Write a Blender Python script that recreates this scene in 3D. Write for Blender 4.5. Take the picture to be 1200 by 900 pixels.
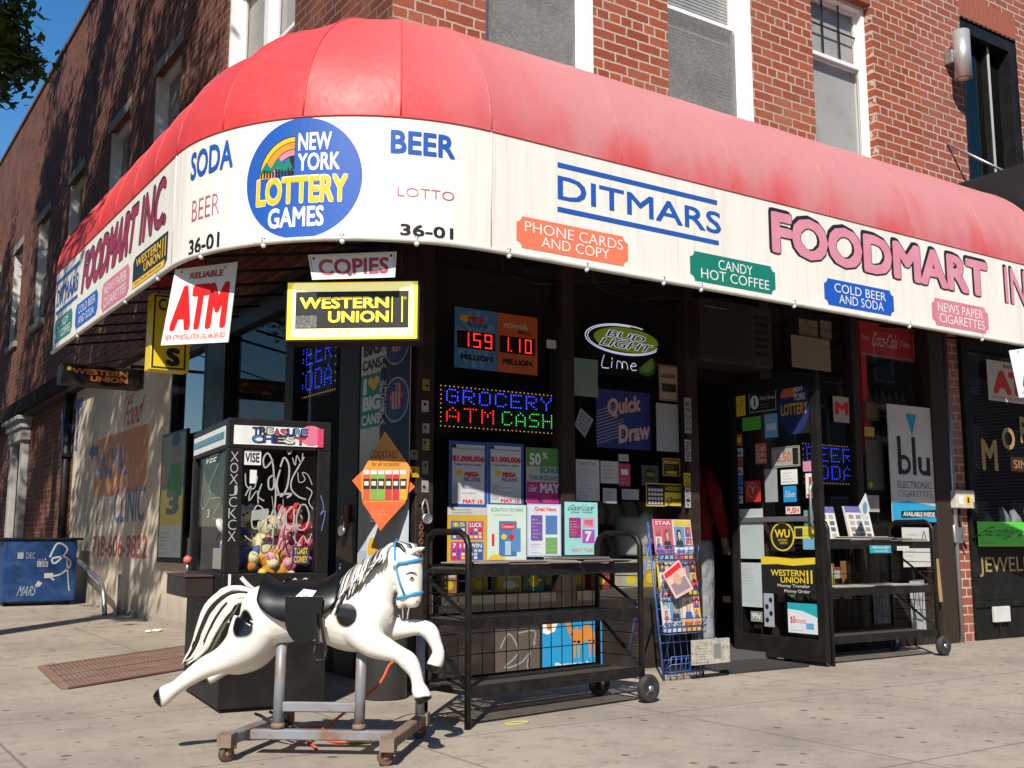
import bpy, bmesh, math, random
from mathutils import Vector, Matrix
random.seed(7)
R = math.radians
for o in list(bpy.data.objects): bpy.data.objects.remove(o)
scene = bpy.context.scene
col = scene.collection

# ------------------------------------------------------------------ camera, sky, sun
EYE = .9
FPX, PITCH, VPR = 1257., math.atan(186/1257.), math.atan(1900/math.hypot(1257., 186.))
CP, SP = math.cos(PITCH), math.sin(PITCH)
FX, FY = math.cos(VPR), math.sin(VPR)
cam = bpy.data.cameras.new('camera'); camo = bpy.data.objects.new('camera', cam); col.objects.link(camo)
camo.location = (0, 0, EYE); camo.rotation_euler = (R(90)+PITCH, 0, -math.atan2(FX, FY))
cam.sensor_width = 36; cam.lens = 36*FPX/1200; cam.clip_start = .05; cam.clip_end = 2000
scene.camera = camo
SUN = Vector((-.9, -1, 1.2)).normalized()
world = bpy.data.worlds.new('World'); scene.world = world; world.use_nodes = True
wn = world.node_tree
sky = wn.nodes.new('ShaderNodeTexSky'); sky.sky_type = 'NISHITA'; sky.sun_disc = False
sky.sun_elevation = math.asin(SUN.z); sky.sun_rotation = math.atan2(SUN.x, SUN.y)
sky.air_density = 1.0; sky.dust_density = .3; sky.ozone_density = 2.0
bg = wn.nodes['Background']; bg.inputs[1].default_value = .12
hs_ = wn.nodes.new('ShaderNodeHueSaturation'); hs_.inputs['Saturation'].default_value = 1.35
wn.links.new(sky.outputs[0], hs_.inputs['Color']); wn.links.new(hs_.outputs[0], bg.inputs[0])
sl = bpy.data.lights.new('sun', 'SUN'); sl.energy = 5.0; sl.angle = R(.5); sl.color = (1, .95, .86)
slo = bpy.data.objects.new('sun', sl); col.objects.link(slo)
slo.rotation_euler = SUN.to_track_quat('Z', 'Y').to_euler(); slo.location = (-9, -10, 14)
scene.view_settings.view_transform = 'Standard'; scene.view_settings.look = 'None'
scene.view_settings.exposure = .3; scene.view_settings.gamma = 1
scene.view_settings.use_curve_mapping = False
scene.render.engine = 'CYCLES'
scene.cycles.max_bounces = 8; scene.cycles.transparent_max_bounces = 16
scene.cycles.use_denoising = True

# ------------------------------------------------------------------ measuring helpers (photo pixel -> point at a known depth)
def ray(px, py):
    l = px-600; v = 450-py
    f = FPX*CP-v*SP
    return Vector((FX*f+FY*l, FY*f-FX*l, FPX*SP+v*CP))
def hity(px, py, Y):
    d = ray(px, py); return Vector((0, 0, EYE))+d*(Y/d.y)
def hitx(px, py, X):
    d = ray(px, py); return Vector((0, 0, EYE))+d*(X/d.x)
def hitz(px, py, Z=0.):
    d = ray(px, py); return Vector((0, 0, EYE))+d*((Z-EYE)/d.z)
def gz(y): return max(0., .019*(y-7.5))            # the pavement climbs gently up the side street

# ------------------------------------------------------------------ materials
MATS = {}
def nodes(name):
    m = bpy.data.materials.new(name); m.use_nodes = True
    nt = m.node_tree; b = nt.nodes['Principled BSDF']
    return m, nt, b
def N(nt, t, **k):
    n = nt.nodes.new(t)
    for a, v in k.items(): setattr(n, a, v)
    return n
def mth(nt, op, a, b=None, c=None):
    n = N(nt, 'ShaderNodeMath', operation=op)
    for i, x in enumerate((a, b, c)):
        if x is None: continue
        if isinstance(x, (int, float)): n.inputs[i].default_value = x
        else: nt.links.new(x, n.inputs[i])
    return n.outputs[0]
def mixc(nt, f, a, b, mode='MIX'):
    n = N(nt, 'ShaderNodeMix', data_type='RGBA', blend_type=mode)
    for i, x in ((0, f), (6, a), (7, b)):
        if isinstance(x, (int, float)): n.inputs[i].default_value = x
        elif isinstance(x, tuple): n.inputs[i].default_value = (*x[:3], 1)
        else: nt.links.new(x, n.inputs[i])
    return n.outputs[2]
def ramp(nt, f, lo, hi):
    n = N(nt, 'ShaderNodeMapRange'); n.interpolation_type = 'SMOOTHSTEP'
    nt.links.new(f, n.inputs[0]); n.inputs[1].default_value = lo; n.inputs[2].default_value = hi
    return n.outputs[0]
def noise(nt, scale, detail=4, vec=None, rough=.6):
    n = N(nt, 'ShaderNodeTexNoise'); n.inputs['Scale'].default_value = scale
    n.inputs['Detail'].default_value = detail; n.inputs['Roughness'].default_value = rough
    if vec is not None: nt.links.new(vec, n.inputs['Vector'])
    return n.outputs['Fac']
def gpos(nt): return N(nt, 'ShaderNodeNewGeometry').outputs['Position']
def ocoord(nt): return N(nt, 'ShaderNodeTexCoord').outputs['Object']
def smap(nt, vec, s):
    n = N(nt, 'ShaderNodeVectorMath', operation='MULTIPLY'); nt.links.new(vec, n.inputs[0]); n.inputs[1].default_value = s
    return n.outputs[0]
def bump(nt, b, h, strength=.3, dist=.01):
    n = N(nt, 'ShaderNodeBump'); n.inputs['Strength'].default_value = strength; n.inputs['Distance'].default_value = dist
    nt.links.new(h, n.inputs['Height']); nt.links.new(n.outputs[0], b.inputs['Normal'])
def paint(c, rough=.55, metal=0., dirt=.25, dirtc=None, scale=6., spec=.4, key=None):
    """plain coloured surface with uneven grime and roughness"""
    k = (tuple(c), rough, metal, dirt, dirtc, scale, spec)
    if k in MATS: return MATS[k]
    m, nt, b = nodes('paint'); v = gpos(nt)
    n1 = noise(nt, scale, 6, v)
    f = mth(nt, 'MULTIPLY', ramp(nt, n1, .42, .75), dirt)
    d = dirtc or tuple(x*.45+.02 for x in c)
    nt.links.new(mixc(nt, f, tuple(c), d), b.inputs['Base Color'])
    nt.links.new(mth(nt, 'ADD', mth(nt, 'MULTIPLY', n1, .25), rough-.12), b.inputs['Roughness'])
    b.inputs['Metallic'].default_value = metal; b.inputs['Specular IOR Level'].default_value = spec
    MATS[k] = m; return m
def fur(c):
    m, nt, b = nodes('plush'); o = gpos(nt); n = noise(nt, 130, 4, o, .7); n1 = noise(nt, 18, 3, o)
    nt.links.new(mixc(nt, ramp(nt, n, .3, .7), tuple(x*.8 for x in c), tuple(min(.85, x*1.15) for x in c)), b.inputs['Base Color']); b.inputs['Roughness'].default_value = 1; b.inputs['Specular IOR Level'].default_value = .05
    b.inputs['Sheen Weight'].default_value = .3; bump(nt, b, mth(nt, 'ADD', n, n1), .45, .012); return m
def cloth(c, sc=16.):
    m, nt, b = nodes('cloth'); o = gpos(nt); n = noise(nt, sc, 3, smap(nt, o, (1, 1, .45)), .5); n2 = noise(nt, 220, 2, o)
    nt.links.new(mixc(nt, ramp(nt, n, .35, .7), tuple(c), tuple(x*.7 for x in c)), b.inputs['Base Color']); b.inputs['Roughness'].default_value = .95; b.inputs['Specular IOR Level'].default_value = .1
    bump(nt, b, mth(nt, 'MULTIPLY_ADD', n2, .08, n), .9, .035); return m
def glow(c, s):
    k = ('glow', tuple(c), s)
    if k in MATS: return MATS[k]
    m, nt, b = nodes('glow'); b.inputs['Base Color'].default_value = (*c, 1)
    b.inputs['Emission Color'].default_value = (*c, 1); b.inputs['Emission Strength'].default_value = s
    MATS[k] = m; return m
def glass(tint=(.9, .93, .92), gl=.05, rough=.02):
    k = ('glass', tint, gl, rough)
    if k in MATS: return MATS[k]
    m, nt, b = nodes('glass'); nt.nodes.remove(b)
    out = nt.nodes['Material Output']
    t = N(nt, 'ShaderNodeBsdfTransparent'); t.inputs[0].default_value = (*tint, 1)
    g = N(nt, 'ShaderNodeBsdfGlossy'); g.inputs['Roughness'].default_value = rough
    lw = N(nt, 'ShaderNodeLayerWeight'); lw.inputs[0].default_value = .25
    f = mth(nt, 'MULTIPLY_ADD', lw.outputs['Fresnel'], gl*8, gl)
    mx = N(nt, 'ShaderNodeMixShader'); nt.links.new(f, mx.inputs[0]); nt.links.new(t.outputs[0], mx.inputs[1]); nt.links.new(g.outputs[0], mx.inputs[2])
    nt.links.new(mx.outputs[0], out.inputs[0]); MATS[k] = m; return m
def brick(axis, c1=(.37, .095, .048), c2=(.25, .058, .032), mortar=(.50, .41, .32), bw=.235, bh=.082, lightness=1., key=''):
    m, nt, b = nodes('brick'); g = gpos(nt)
    s = N(nt, 'ShaderNodeSeparateXYZ'); nt.links.new(g, s.inputs[0])
    c = N(nt, 'ShaderNodeCombineXYZ'); nt.links.new(s.outputs['X' if axis == 'x' else 'Y'], c.inputs[0]); nt.links.new(s.outputs['Z'], c.inputs[1])
    br = N(nt, 'ShaderNodeTexBrick'); wob = N(nt, 'ShaderNodeTexNoise'); wob.inputs['Scale'].default_value = 14; wob.inputs['Detail'].default_value = 3; nt.links.new(g, wob.inputs['Vector'])
    wa = N(nt, 'ShaderNodeVectorMath', operation='MULTIPLY_ADD'); nt.links.new(wob.outputs['Color'], wa.inputs[0]); wa.inputs[1].default_value = (.014, .012, 0); nt.links.new(c.outputs[0], wa.inputs[2]); nt.links.new(wa.outputs[0], br.inputs['Vector'])
    br.inputs['Scale'].default_value = 1; br.inputs['Brick Width'].default_value = bw; br.inputs['Row Height'].default_value = bh
    br.inputs['Mortar Size'].default_value = .0085; br.inputs['Mortar Smooth'].default_value = .15; br.inputs['Bias'].default_value = 0
    br.squash = .5; br.squash_frequency = 6
    br.inputs['Color1'].default_value = (*c1, 1); br.inputs['Color2'].default_value = (*c2, 1); br.inputs['Mortar'].default_value = (*mortar, 1)
    n = noise(nt, 2.2, 6, g); n2 = noise(nt, 38, 4, g)
    o = mixc(nt, mth(nt, 'MULTIPLY', ramp(nt, n, .35, .75), .45), br.outputs['Color'], (.30, .13, .08))
    o = mixc(nt, mth(nt, 'MULTIPLY', ramp(nt, n2, .45, .8), .5), o, (.16, .06, .04)); n7 = noise(nt, .55, 4, g); o = mixc(nt, mth(nt, 'MULTIPLY', ramp(nt, n7, .52, .7), .22), o, tuple(x*.9 for x in mortar))
    nt.links.new(o, b.inputs['Base Color']); b.inputs['Roughness'].default_value = .9; b.inputs['Specular IOR Level'].default_value = .2
    h = mth(nt, 'SUBTRACT', mth(nt, 'MULTIPLY', n2, .35), br.outputs['Fac'])
    bump(nt, b, h, .9, .012)
    return m

WHITE = (.78, .76, .70); PAPER = (.74, .74, .70); BLACK = (.012, .012, .013); INK = (.02, .02, .025)
RED = (.62, .03, .03); BLUE = (.025, .12, .44); YEL = (.85, .62, .02); GRN = (.02, .25, .16)
def P(c, **k): return paint(c, **k)
M_black = paint((.010, .009, .009), .5, 0, .5, (.03, .025, .02), 6, .25)
M_blackmetal = paint((.010, .010, .010), .42, .1, .5, (.045, .035, .028), 14, .3)
M_brown = paint((.030, .020, .015), .5, .1, .5, (.06, .045, .035), 6, .25)
M_steel = paint((.26, .28, .31), .5, .35, .7, (.20, .10, .05), 9)
M_galv = paint((.42, .43, .44), .4, .8, .3)
M_rubber = paint((.025, .025, .025), .8, 0, .5, (.10, .09, .08), 20)
M_trim = paint((.78, .76, .71), .5, 0, .3, (.5, .47, .42), 3)
M_rust = paint((.27, .12, .05), .75, .2, .6, (.12, .06, .03), 22)

# ------------------------------------------------------------------ mesh builder
class MB:
    def __init__(s): s.v = []; s.f = []; s.mi = []; s.sm = []; s.ms = []; s.M = None
    def idx(s, m):
        if m not in s.ms: s.ms.append(m)
        return s.ms.index(m)
    def add(s, vs, fs, m, smooth=False):
        o = len(s.v); i = s.idx(m)
        for p in vs:
            p = Vector(p); s.v.append(s.M @ p if s.M is not None else p)
        for f in fs: s.f.append([o+k for k in f]); s.mi.append(i); s.sm.append(smooth)
    def box(s, x0, y0, z0, x1, y1, z1, m):
        x0, x1 = min(x0, x1), max(x0, x1); y0, y1 = min(y0, y1), max(y0, y1); z0, z1 = min(z0, z1), max(z0, z1)
        s.add([(x, y, z) for z in (z0, z1) for y in (y0, y1) for x in (x0, x1)],
              [(0, 2, 3, 1), (4, 5, 7, 6), (0, 1, 5, 4), (2, 6, 7, 3), (0, 4, 6, 2), (1, 3, 7, 5)], m)
    def bar(s, a, b, w, h, m, up=(0, 0, 1)):
        a = Vector(a); b = Vector(b); d = (b-a).normalized(); r = d.cross(Vector(up))
        if r.length < 1e-4: r = d.cross(Vector((1, 0, 0)))
        r.normalize(); u = r.cross(d)
        vs = []
        for p in (a, b):
            for i, j in ((-1, -1), (1, -1), (1, 1), (-1, 1)): vs.append(p+r*(w/2*i)+u*(h/2*j))
        s.add(vs, [(0, 1, 2, 3), (7, 6, 5, 4), (0, 4, 5, 1), (1, 5, 6, 2), (2, 6, 7, 3), (3, 7, 4, 0)], m)
    def tube(s, pts, r, m, n=10, cap=True, smooth=True, ell=None):
        pts = [Vector(p) for p in pts]; k = len(pts)
        rs = r if isinstance(r, (list, tuple)) else [r]*k
        vs = []; prev = None
        for i, p in enumerate(pts):
            d = (pts[min(i+1, k-1)]-pts[max(i-1, 0)]).normalized()
            if prev is None:
                a = Vector((0, 1, 0)) if abs(d.y) < .9 else Vector((1, 0, 0)); u = (a-d*a.dot(d)).normalized()
            else:
                u = prev-d*prev.dot(d); u.normalize()
            prev = u; w = d.cross(u)
            ry, rw = (rs[i], rs[i]) if not isinstance(rs[i], (tuple, list)) else rs[i]
            for j in range(n):
                t = 2*math.pi*j/n; vs.append(p+u*(ry*math.cos(t))+w*(rw*math.sin(t)))
        fs = [(i*n+j, i*n+(j+1) % n, (i+1)*n+(j+1) % n, (i+1)*n+j) for i in range(k-1) for j in range(n)]
        if cap: fs += [tuple(range(n-1, -1, -1)), tuple((k-1)*n+j for j in range(n))]
        s.add(vs, fs, m, smooth)
    def lathe(s, prof, c, ax, m, n=24, smooth=True):
        """prof: (distance along axis, radius)"""
        c = Vector(c); ax = Vector(ax).normalized(); u = ax.orthogonal().normalized(); w = ax.cross(u)
        vs = [c+ax*d+(u*math.cos(2*math.pi*j/n)+w*math.sin(2*math.pi*j/n))*r for d, r in prof for j in range(n)]
        k = len(prof)
        fs = [(i*n+j, i*n+(j+1) % n, (i+1)*n+(j+1) % n, (i+1)*n+j) for i in range(k-1) for j in range(n)]
        fs += [tuple(range(n-1, -1, -1)), tuple((k-1)*n+j for j in range(n))]
        s.add(vs, fs, m, smooth)
    def ball(s, c, r, m, n=16, k=10, rot=None):
        c = Vector(c); r = r if isinstance(r, (tuple, list)) else (r, r, r)
        vs = []
        for i in range(k+1):
            a = math.pi*i/k
            for j in range(n):
                t = 2*math.pi*j/n; q = Vector((r[0]*math.sin(a)*math.cos(t), r[1]*math.sin(a)*math.sin(t), r[2]*math.cos(a)))
                vs.append(c+(rot @ q if rot is not None else q))
        s.add(vs, [(i*n+j, (i+1)*n+j, (i+1)*n+(j+1) % n, i*n+(j+1) % n) for i in range(k) for j in range(n)], m, True)
    def quad(s, a, b, c, d, m): s.add([a, b, c, d], [(0, 1, 2, 3)], m)
    def mesh(s, name, inv=None):
        me = bpy.data.meshes.new(name)
        me.from_pydata([tuple(inv @ p) if inv is not None else tuple(p) for p in s.v], [], s.f)
        for m in s.ms: me.materials.append(m)
        me.polygons.foreach_set('material_index', s.mi); me.polygons.foreach_set('use_smooth', s.sm)
        me.validate(); me.update(); return me
    def build(s, name, parent=None, bevel=0, label=None):
        if parent is not None: inv = wm(parent).inverted()
        else:
            xs = [p.x for p in s.v]; ys = [p.y for p in s.v]; zs = [p.z for p in s.v]
            loc = Vector(((min(xs)+max(xs))/2, (min(ys)+max(ys))/2, min(zs))); inv = Matrix.Translation(-loc)
        o = bpy.data.objects.new(name, s.mesh(name, inv)); col.objects.link(o)
        if parent is not None: o.parent = parent
        else: o.location = loc
        if bevel:
            b = o.modifiers.new('bevel', 'BEVEL'); b.width = bevel; b.segments = 2; b.limit_method = 'ANGLE'; b.angle_limit = R(40)
        if label: o['label'] = label
        return o
def wm(o):
    m = Matrix.LocRotScale(o.location, o.rotation_euler, o.scale)
    return wm(o.parent) @ m if o.parent else m
def tag(o, label, cat, group=None):
    o['label'] = label; o['category'] = cat
    if group: o['group'] = group
    return o
def thing(name, label, cat, loc=(0, 0, 0), rz=0., group=None):
    o = bpy.data.objects.new(name, None); col.objects.link(o); o.empty_display_size = .1
    o.location = loc; o.rotation_euler = (0, 0, rz)
    return tag(o, label, cat, group)
def struct(o, kind='structure'): o['kind'] = kind; return o

# ------------------------------------------------------------------ surfaces one can letter
class Plane:
    def __init__(s, O, U, Nn, V=None):
        s.O = Vector(O); s.U = Vector(U).normalized(); s.N = Vector(Nn).normalized()
        s.V = Vector(V).normalized() if V else s.N.cross(s.U)
    def pt(s, u, v, n=0.): return s.O+s.U*u+s.V*v+s.N*n
    def hit(s, px, py):
        d = ray(px, py); e = Vector((0, 0, EYE)); t = (s.O-e).dot(s.N)/d.dot(s.N); q = e+d*t-s.O
        return q.dot(s.U), q.dot(s.V)
def facing(p, yaw=0., N=None):
    """upright plane through p turned yaw degrees from facing the pavement corner"""
    a = math.atan2(-FY, -FX)+R(yaw); n = Vector((math.cos(a), math.sin(a), 0))
    return Plane(p, Vector((-n.y, n.x, 0)), n, (0, 0, 1))
def front(Y): return Plane((0, Y, 0), (1, 0, 0), (0, -1, 0), (0, 0, 1))
def side(X): return Plane((X, 0, 0), (0, -1, 0), (-1, 0, 0), (0, 0, 1))

TCACHE = {}
def glyphs(t, bold, res=3):
    k = (t, bold, res)
    if k not in TCACHE:
        cu = bpy.data.curves.new('t', 'FONT'); cu.body = t; cu.resolution_u = res; cu.offset = bold
        ob = bpy.data.objects.new('t', cu); me = ob.to_mesh()
        vs = [(v.co.x, v.co.y) for v in me.vertices]; fs = [tuple(p.vertices) for p in me.polygons]
        ob.to_mesh_clear(); bpy.data.objects.remove(ob); bpy.data.curves.remove(cu)
        xs = [a for a, b in vs]; ys = [b for a, b in vs]
        TCACHE[k] = (vs, fs, min(xs), max(xs), min(ys), max(ys))
    return TCACHE[k]
class Art:
    """draws flat shapes on a surface, each layer a hair proud of the one below"""
    def __init__(s, mb, sf, box=None, step=.0012, n0=0.):
        s.mb = mb; s.sf = sf; s.step = step; s.n0 = n0; s.box = box      # box = u0,v0,u1,v1 -> coordinates run 0..1
    def uv(s, a, b):
        if s.box: u0, v0, u1, v1 = s.box; return u0+(u1-u0)*a, v0+(v1-v0)*b
        return a, b
    def p(s, a, b, L): u, v = s.uv(a, b); return s.sf.pt(u, v, s.n0+L*s.step)
    def poly(s, pts, m, L=1): s.mb.add([s.p(a, b, L) for a, b in pts], [tuple(range(len(pts)))], m)
    def rect(s, a0, b0, a1, b1, m, L=1): s.poly([(a0, b0), (a1, b0), (a1, b1), (a0, b1)], m, L)
    def disc(s, a, b, ra, rb, m, L=1, n=28, t0=0, t1=360, rings=3):
        vs = [s.p(a, b, L)]; fs = []
        for k in range(1, rings+1):
            for j in range(n+1):
                t = R(t0+(t1-t0)*j/n); vs.append(s.p(a+ra*k/rings*math.cos(t), b+rb*k/rings*math.sin(t), L))
        for j in range(n): fs.append((0, 1+j, 2+j))
        for k in range(rings-1):
            for j in range(n): o = 1+k*(n+1)+j; q = o+n+1; fs.append((o, q, q+1, o+1))
        s.mb.add(vs, fs, m)
    def ring(s, a, b, ra, rb, w, m, L=1, n=32, t0=0, t1=360):
        q = s.uv(1, 1); z = s.uv(0, 0); su, sv = abs(q[0]-z[0]), abs(q[1]-z[1])
        vs = []
        for j in range(n+1):
            t = R(t0+(t1-t0)*j/n)
            vs += [s.p(a+ra*math.cos(t), b+rb*math.sin(t), L), s.p(a+(ra-w/su)*math.cos(t), b+(rb-w/sv)*math.sin(t), L)]
        s.mb.add(vs, [(2*j, 2*j+2, 2*j+3, 2*j+1) for j in range(n)], m)
    def frame(s, a0, b0, a1, b1, w, m, L=1):
        q = s.uv(1, 1); z = s.uv(0, 0); wu, wv = w/abs(q[0]-z[0]), w/abs(q[1]-z[1])
        s.rect(a0, b0, a1, b0+wv, m, L); s.rect(a0, b1-wv, a1, b1, m, L)
        s.rect(a0, b0+wv, a0+wu, b1-wv, m, L); s.rect(a1-wu, b0+wv, a1, b1-wv, m, L)
    def text(s, t, a0, b0, a1, b1, m, L=2, bold=0., shear=0., res=3, slant=0.):
        bd = max(bold, 0.); vs, fs, x0, x1, y0, y1 = glyphs(t, min(bold, 0.), res)
        x0 -= bd; x1 += bd; y0 -= bd; y1 += bd; k = .8
        offs = [(0, 0)] if bd == 0 else [(bd, 0), (-bd, 0), (0, bd), (0, -bd), (bd*k, bd*k), (-bd*k, bd*k), (bd*k, -bd*k), (-bd*k, -bd*k)]
        if 0 < bd < .013: offs = offs[4:]
        for i, (ox, oy) in enumerate(offs):             # heavier weights: the letter laid over itself, each copy a hair higher
            out = []
            for x, y in vs:
                fx_, fy_ = (x+ox-x0)/(x1-x0), (y+oy-y0)/(y1-y0)
                out.append(s.p(a0+(a1-a0)*(fx_+shear*(fy_-.5)), b0+(b1-b0)*fy_+slant*fx_, L+i*.06))
            s.mb.add(out, fs, m)
    def stroke(s, pts, w, m, L=2, close=False):
        """a paint-pen line through pts (smoothed)"""
        q = [Vector(s.uv(a, b)) for a, b in pts]
        sm = []
        for i in range(len(q)-1):
            p0, p1, p2, p3 = q[max(i-1, 0)], q[i], q[i+1], q[min(i+2, len(q)-1)]
            for k in range(5):
                t = k/5; sm.append(.5*((2*p1)+(p2-p0)*t+(2*p0-5*p1+4*p2-p3)*t*t+(3*p1-p0-3*p2+p3)*t**3))
        sm.append(q[-1]); vs = []
        for i, c in enumerate(sm):
            d = sm[min(i+1, len(sm)-1)]-sm[max(i-1, 0)]
            nrm = Vector((-d.y, d.x)).normalized()*(w/2) if d.length > 1e-6 else Vector((0, w/2))
            for e in (c+nrm, c-nrm): vs.append(s.sf.pt(e.x, e.y, s.n0+L*s.step))
        s.mb.add(vs, [(2*i, 2*i+1, 2*i+3, 2*i+2) for i in range(len(sm)-1)], m)
    def lines(s, a0, b0, a1, b1, n, m, L=2, fill=.45, ragged=.25):
        """rows of small print"""
        h = (b1-b0)/n; q = s.uv(1, 1); z = s.uv(0, 0); W_ = abs(q[0]-z[0])*(a1-a0); H_ = abs(q[1]-z[1])*h*fill
        for i in range(n):
            y = b1-h*(i+.85); t = PRINT[(i*7+int(abs(a0*31+b0*57+n)*10)) % len(PRINT)]
            k = max(3, min(len(t), int(W_*(1-ragged*random.random())/max(1e-6, H_*.62)))); t = t[:k].strip()
            gl_ = glyphs(t, 0., 1); asp = (gl_[3]-gl_[2])/(gl_[5]-gl_[4]); w = min(1., asp*H_/W_) if W_ > 0 else 1.
            s.text(t, a0, y, a0+(a1-a0)*w, y+h*fill, m, L, 0., 0., 1)
PRINT = ['please see store for full details and rules', 'must be 18 years or older to play', 'open daily from 7 am to 11 pm', 'prizes and odds available at the counter', 'no returns on opened items thank you', 'ask the cashier about weekly specials', 'cold drinks snacks coffee and papers', 'we accept all major cards here', 'drawing every wednesday and saturday', 'limited time offer while supplies last', 'money orders bill payment phone cards', 'public notice to all our customers']
def sheet(name, sf, tl, br, board, label, cat, draw=None, group=None, th=.004, n0=.004, parent=None, quad=None, step=.0009, build=True):
    """a flat sheet (poster, sticker, sign): board of thickness th with artwork on its face. tl/br photo pixels"""
    u0, v1 = sf.hit(*tl); u1, v0 = sf.hit(*br)
    return sheet_uv(name, sf, (u0, v0, u1, v1), board, label, cat, draw, group, th, n0, parent, step)
def sheet_uv(name, sf, box, board, label, cat, draw=None, group=None, th=.004, n0=.004, parent=None, step=.0009):
    u0, v0, u1, v1 = box
    mb = MB(); vs = [sf.pt(u, v, n) for n in (n0, n0+th) for u, v in ((u0, v0), (u1, v0), (u1, v1), (u0, v1))]
    mb.add(vs, [(3, 2, 1, 0), (4, 5, 6, 7), (0, 1, 5, 4), (1, 2, 6, 5), (2, 3, 7, 6), (3, 0, 4, 7)], board)
    if draw: draw(Art(mb, sf, (u0, v0, u1, v1), step, n0+th))
    o = mb.build(name, parent)
    if parent is None: tag(o, label, cat, group)
    elif label: o['label'] = label
    return o
# ================================================================== THE SETTING
def concrete():
    m, nt, b = nodes('concrete'); g = gpos(nt)
    s = N(nt, 'ShaderNodeSeparateXYZ'); nt.links.new(g, s.inputs[0])
    n1 = noise(nt, .9, 8, g); n2 = noise(nt, 7, 8, g, .7); n3 = noise(nt, 120, 3, g)
    c = mixc(nt, ramp(nt, n1, .35, .7), (.40, .335, .265), (.29, .24, .19))
    c = mixc(nt, mth(nt, 'MULTIPLY', ramp(nt, n2, .46, .72), .65), c, (.20, .17, .142))
    c = mixc(nt, mth(nt, 'MULTIPLY', ramp(nt, n3, .45, .75), .4), c, (.20, .175, .15))
    # trodden-in gum: scattered dark flecks
    w = noise(nt, 3.1, 2, g); vo = N(nt, 'ShaderNodeTexVoronoi'); nt.links.new(g, vo.inputs['Vector']); vo.voronoi_dimensions = '2D'; vo.inputs['Scale'].default_value = 7.5
    vo.inputs['Randomness'].default_value = 1
    sep = N(nt, 'ShaderNodeSeparateColor'); nt.links.new(vo.outputs['Color'], sep.inputs[0])
    rad = mth(nt, 'MULTIPLY_ADD', mth(nt, 'POWER', sep.outputs[0], 3.), .17, .035)
    gum = mth(nt, 'MULTIPLY', mth(nt, 'LESS_THAN', mth(nt, 'ADD', vo.outputs['Distance'], mth(nt, 'MULTIPLY', n3, .05)), rad), mth(nt, 'GREATER_THAN', mth(nt, 'ADD', sep.outputs[1], mth(nt, 'MULTIPLY', w, .8)), .95))
    c = mixc(nt, mth(nt, 'MULTIPLY', gum, .72), c, (.065, .055, .048))
    # smaller spatter and dark drip stains
    vs_ = N(nt, 'ShaderNodeTexVoronoi'); vs_.voronoi_dimensions = '2D'; nt.links.new(g, vs_.inputs['Vector']); vs_.inputs['Scale'].default_value = 21
    c = mixc(nt, mth(nt, 'MULTIPLY', mth(nt, 'MULTIPLY', mth(nt, 'LESS_THAN', vs_.outputs['Distance'], .10), ramp(nt, w, .5, .62)), .55), c, (.09, .078, .066))
    n5 = noise(nt, 1.9, 7, g, .75); c = mixc(nt, mth(nt, 'MULTIPLY', ramp(nt, n5, .60, .68), .40), c, (.17, .15, .13))
    # tooled joints between the slabs
    jx = mth(nt, 'LESS_THAN', mth(nt, 'FRACT', mth(nt, 'MULTIPLY_ADD', s.outputs['X'], 1/1.55, .44)), .009)
    jy = mth(nt, 'LESS_THAN', mth(nt, 'FRACT', mth(nt, 'MULTIPLY_ADD', s.outputs['Y'], 1/1.55, .12)), .009)
    j = mth(nt, 'MAXIMUM', jx, jy)
    c = mixc(nt, mth(nt, 'MULTIPLY', j, .6), c, (.10, .085, .07))
    # hairline cracks
    vc = N(nt, 'ShaderNodeTexVoronoi'); vc.feature = 'DISTANCE_TO_EDGE'; vc.inputs['Scale'].default_value = .35
    nv = N(nt, 'ShaderNodeTexNoise'); nv.inputs['Scale'].default_value = 3; nt.links.new(g, nv.inputs['Vector'])
    ad = N(nt, 'ShaderNodeVectorMath', operation='MULTIPLY_ADD'); nt.links.new(nv.outputs['Color'], ad.inputs[0]); ad.inputs[1].default_value = (.35, .35, .35); nt.links.new(g, ad.inputs[2])
    nt.links.new(ad.outputs[0], vc.inputs['Vector'])
    cr = mth(nt, 'LESS_THAN', vc.outputs['Distance'], .0022)
    c = mixc(nt, mth(nt, 'MULTIPLY', cr, .0), c, (.09, .08, .07))
    nt.links.new(c, b.inputs['Base Color']); b.inputs['Roughness'].default_value = .88; b.inputs['Specular IOR Level'].default_value = .25
    h = mth(nt, 'SUBTRACT', mth(nt, 'MULTIPLY_ADD', n3, .4, mth(nt, 'MULTIPLY', n2, .3)), mth(nt, 'MULTIPLY', j, 1.5))
    bump(nt, b, h, .35, .006)
    return m
def asphalt():
    m, nt, b = nodes('asphalt'); g = gpos(nt); n = noise(nt, 60, 4, g); n2 = noise(nt, .8, 5, g)
    c = mixc(nt, n, (.035, .035, .036), (.075, .072, .07)); c = mixc(nt, ramp(nt, n2, .4, .8), c, (.09, .085, .08))
    nt.links.new(c, b.inputs['Base Color']); b.inputs['Roughness'].default_value = .9; bump(nt, b, n, .5, .008); return m
mb = MB(); m = asphalt()
ys = [-250, -1.3, 7.5, 60, 250]
for y0, y1 in zip(ys, ys[1:]):
    mb.quad((-300, y0, gz(y0)-.14), (300, y0, gz(y0)-.14), (300, y1, gz(y1)-.14), (-300, y1, gz(y1)-.14), m)
struct(mb.build('road'))
mb = MB(); m = concrete(); mk = paint((.36, .34, .31), .85, 0, .5)
X0, Y0 = -1.7, -1.1
ys = [Y0, 7.5, 60]
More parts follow.
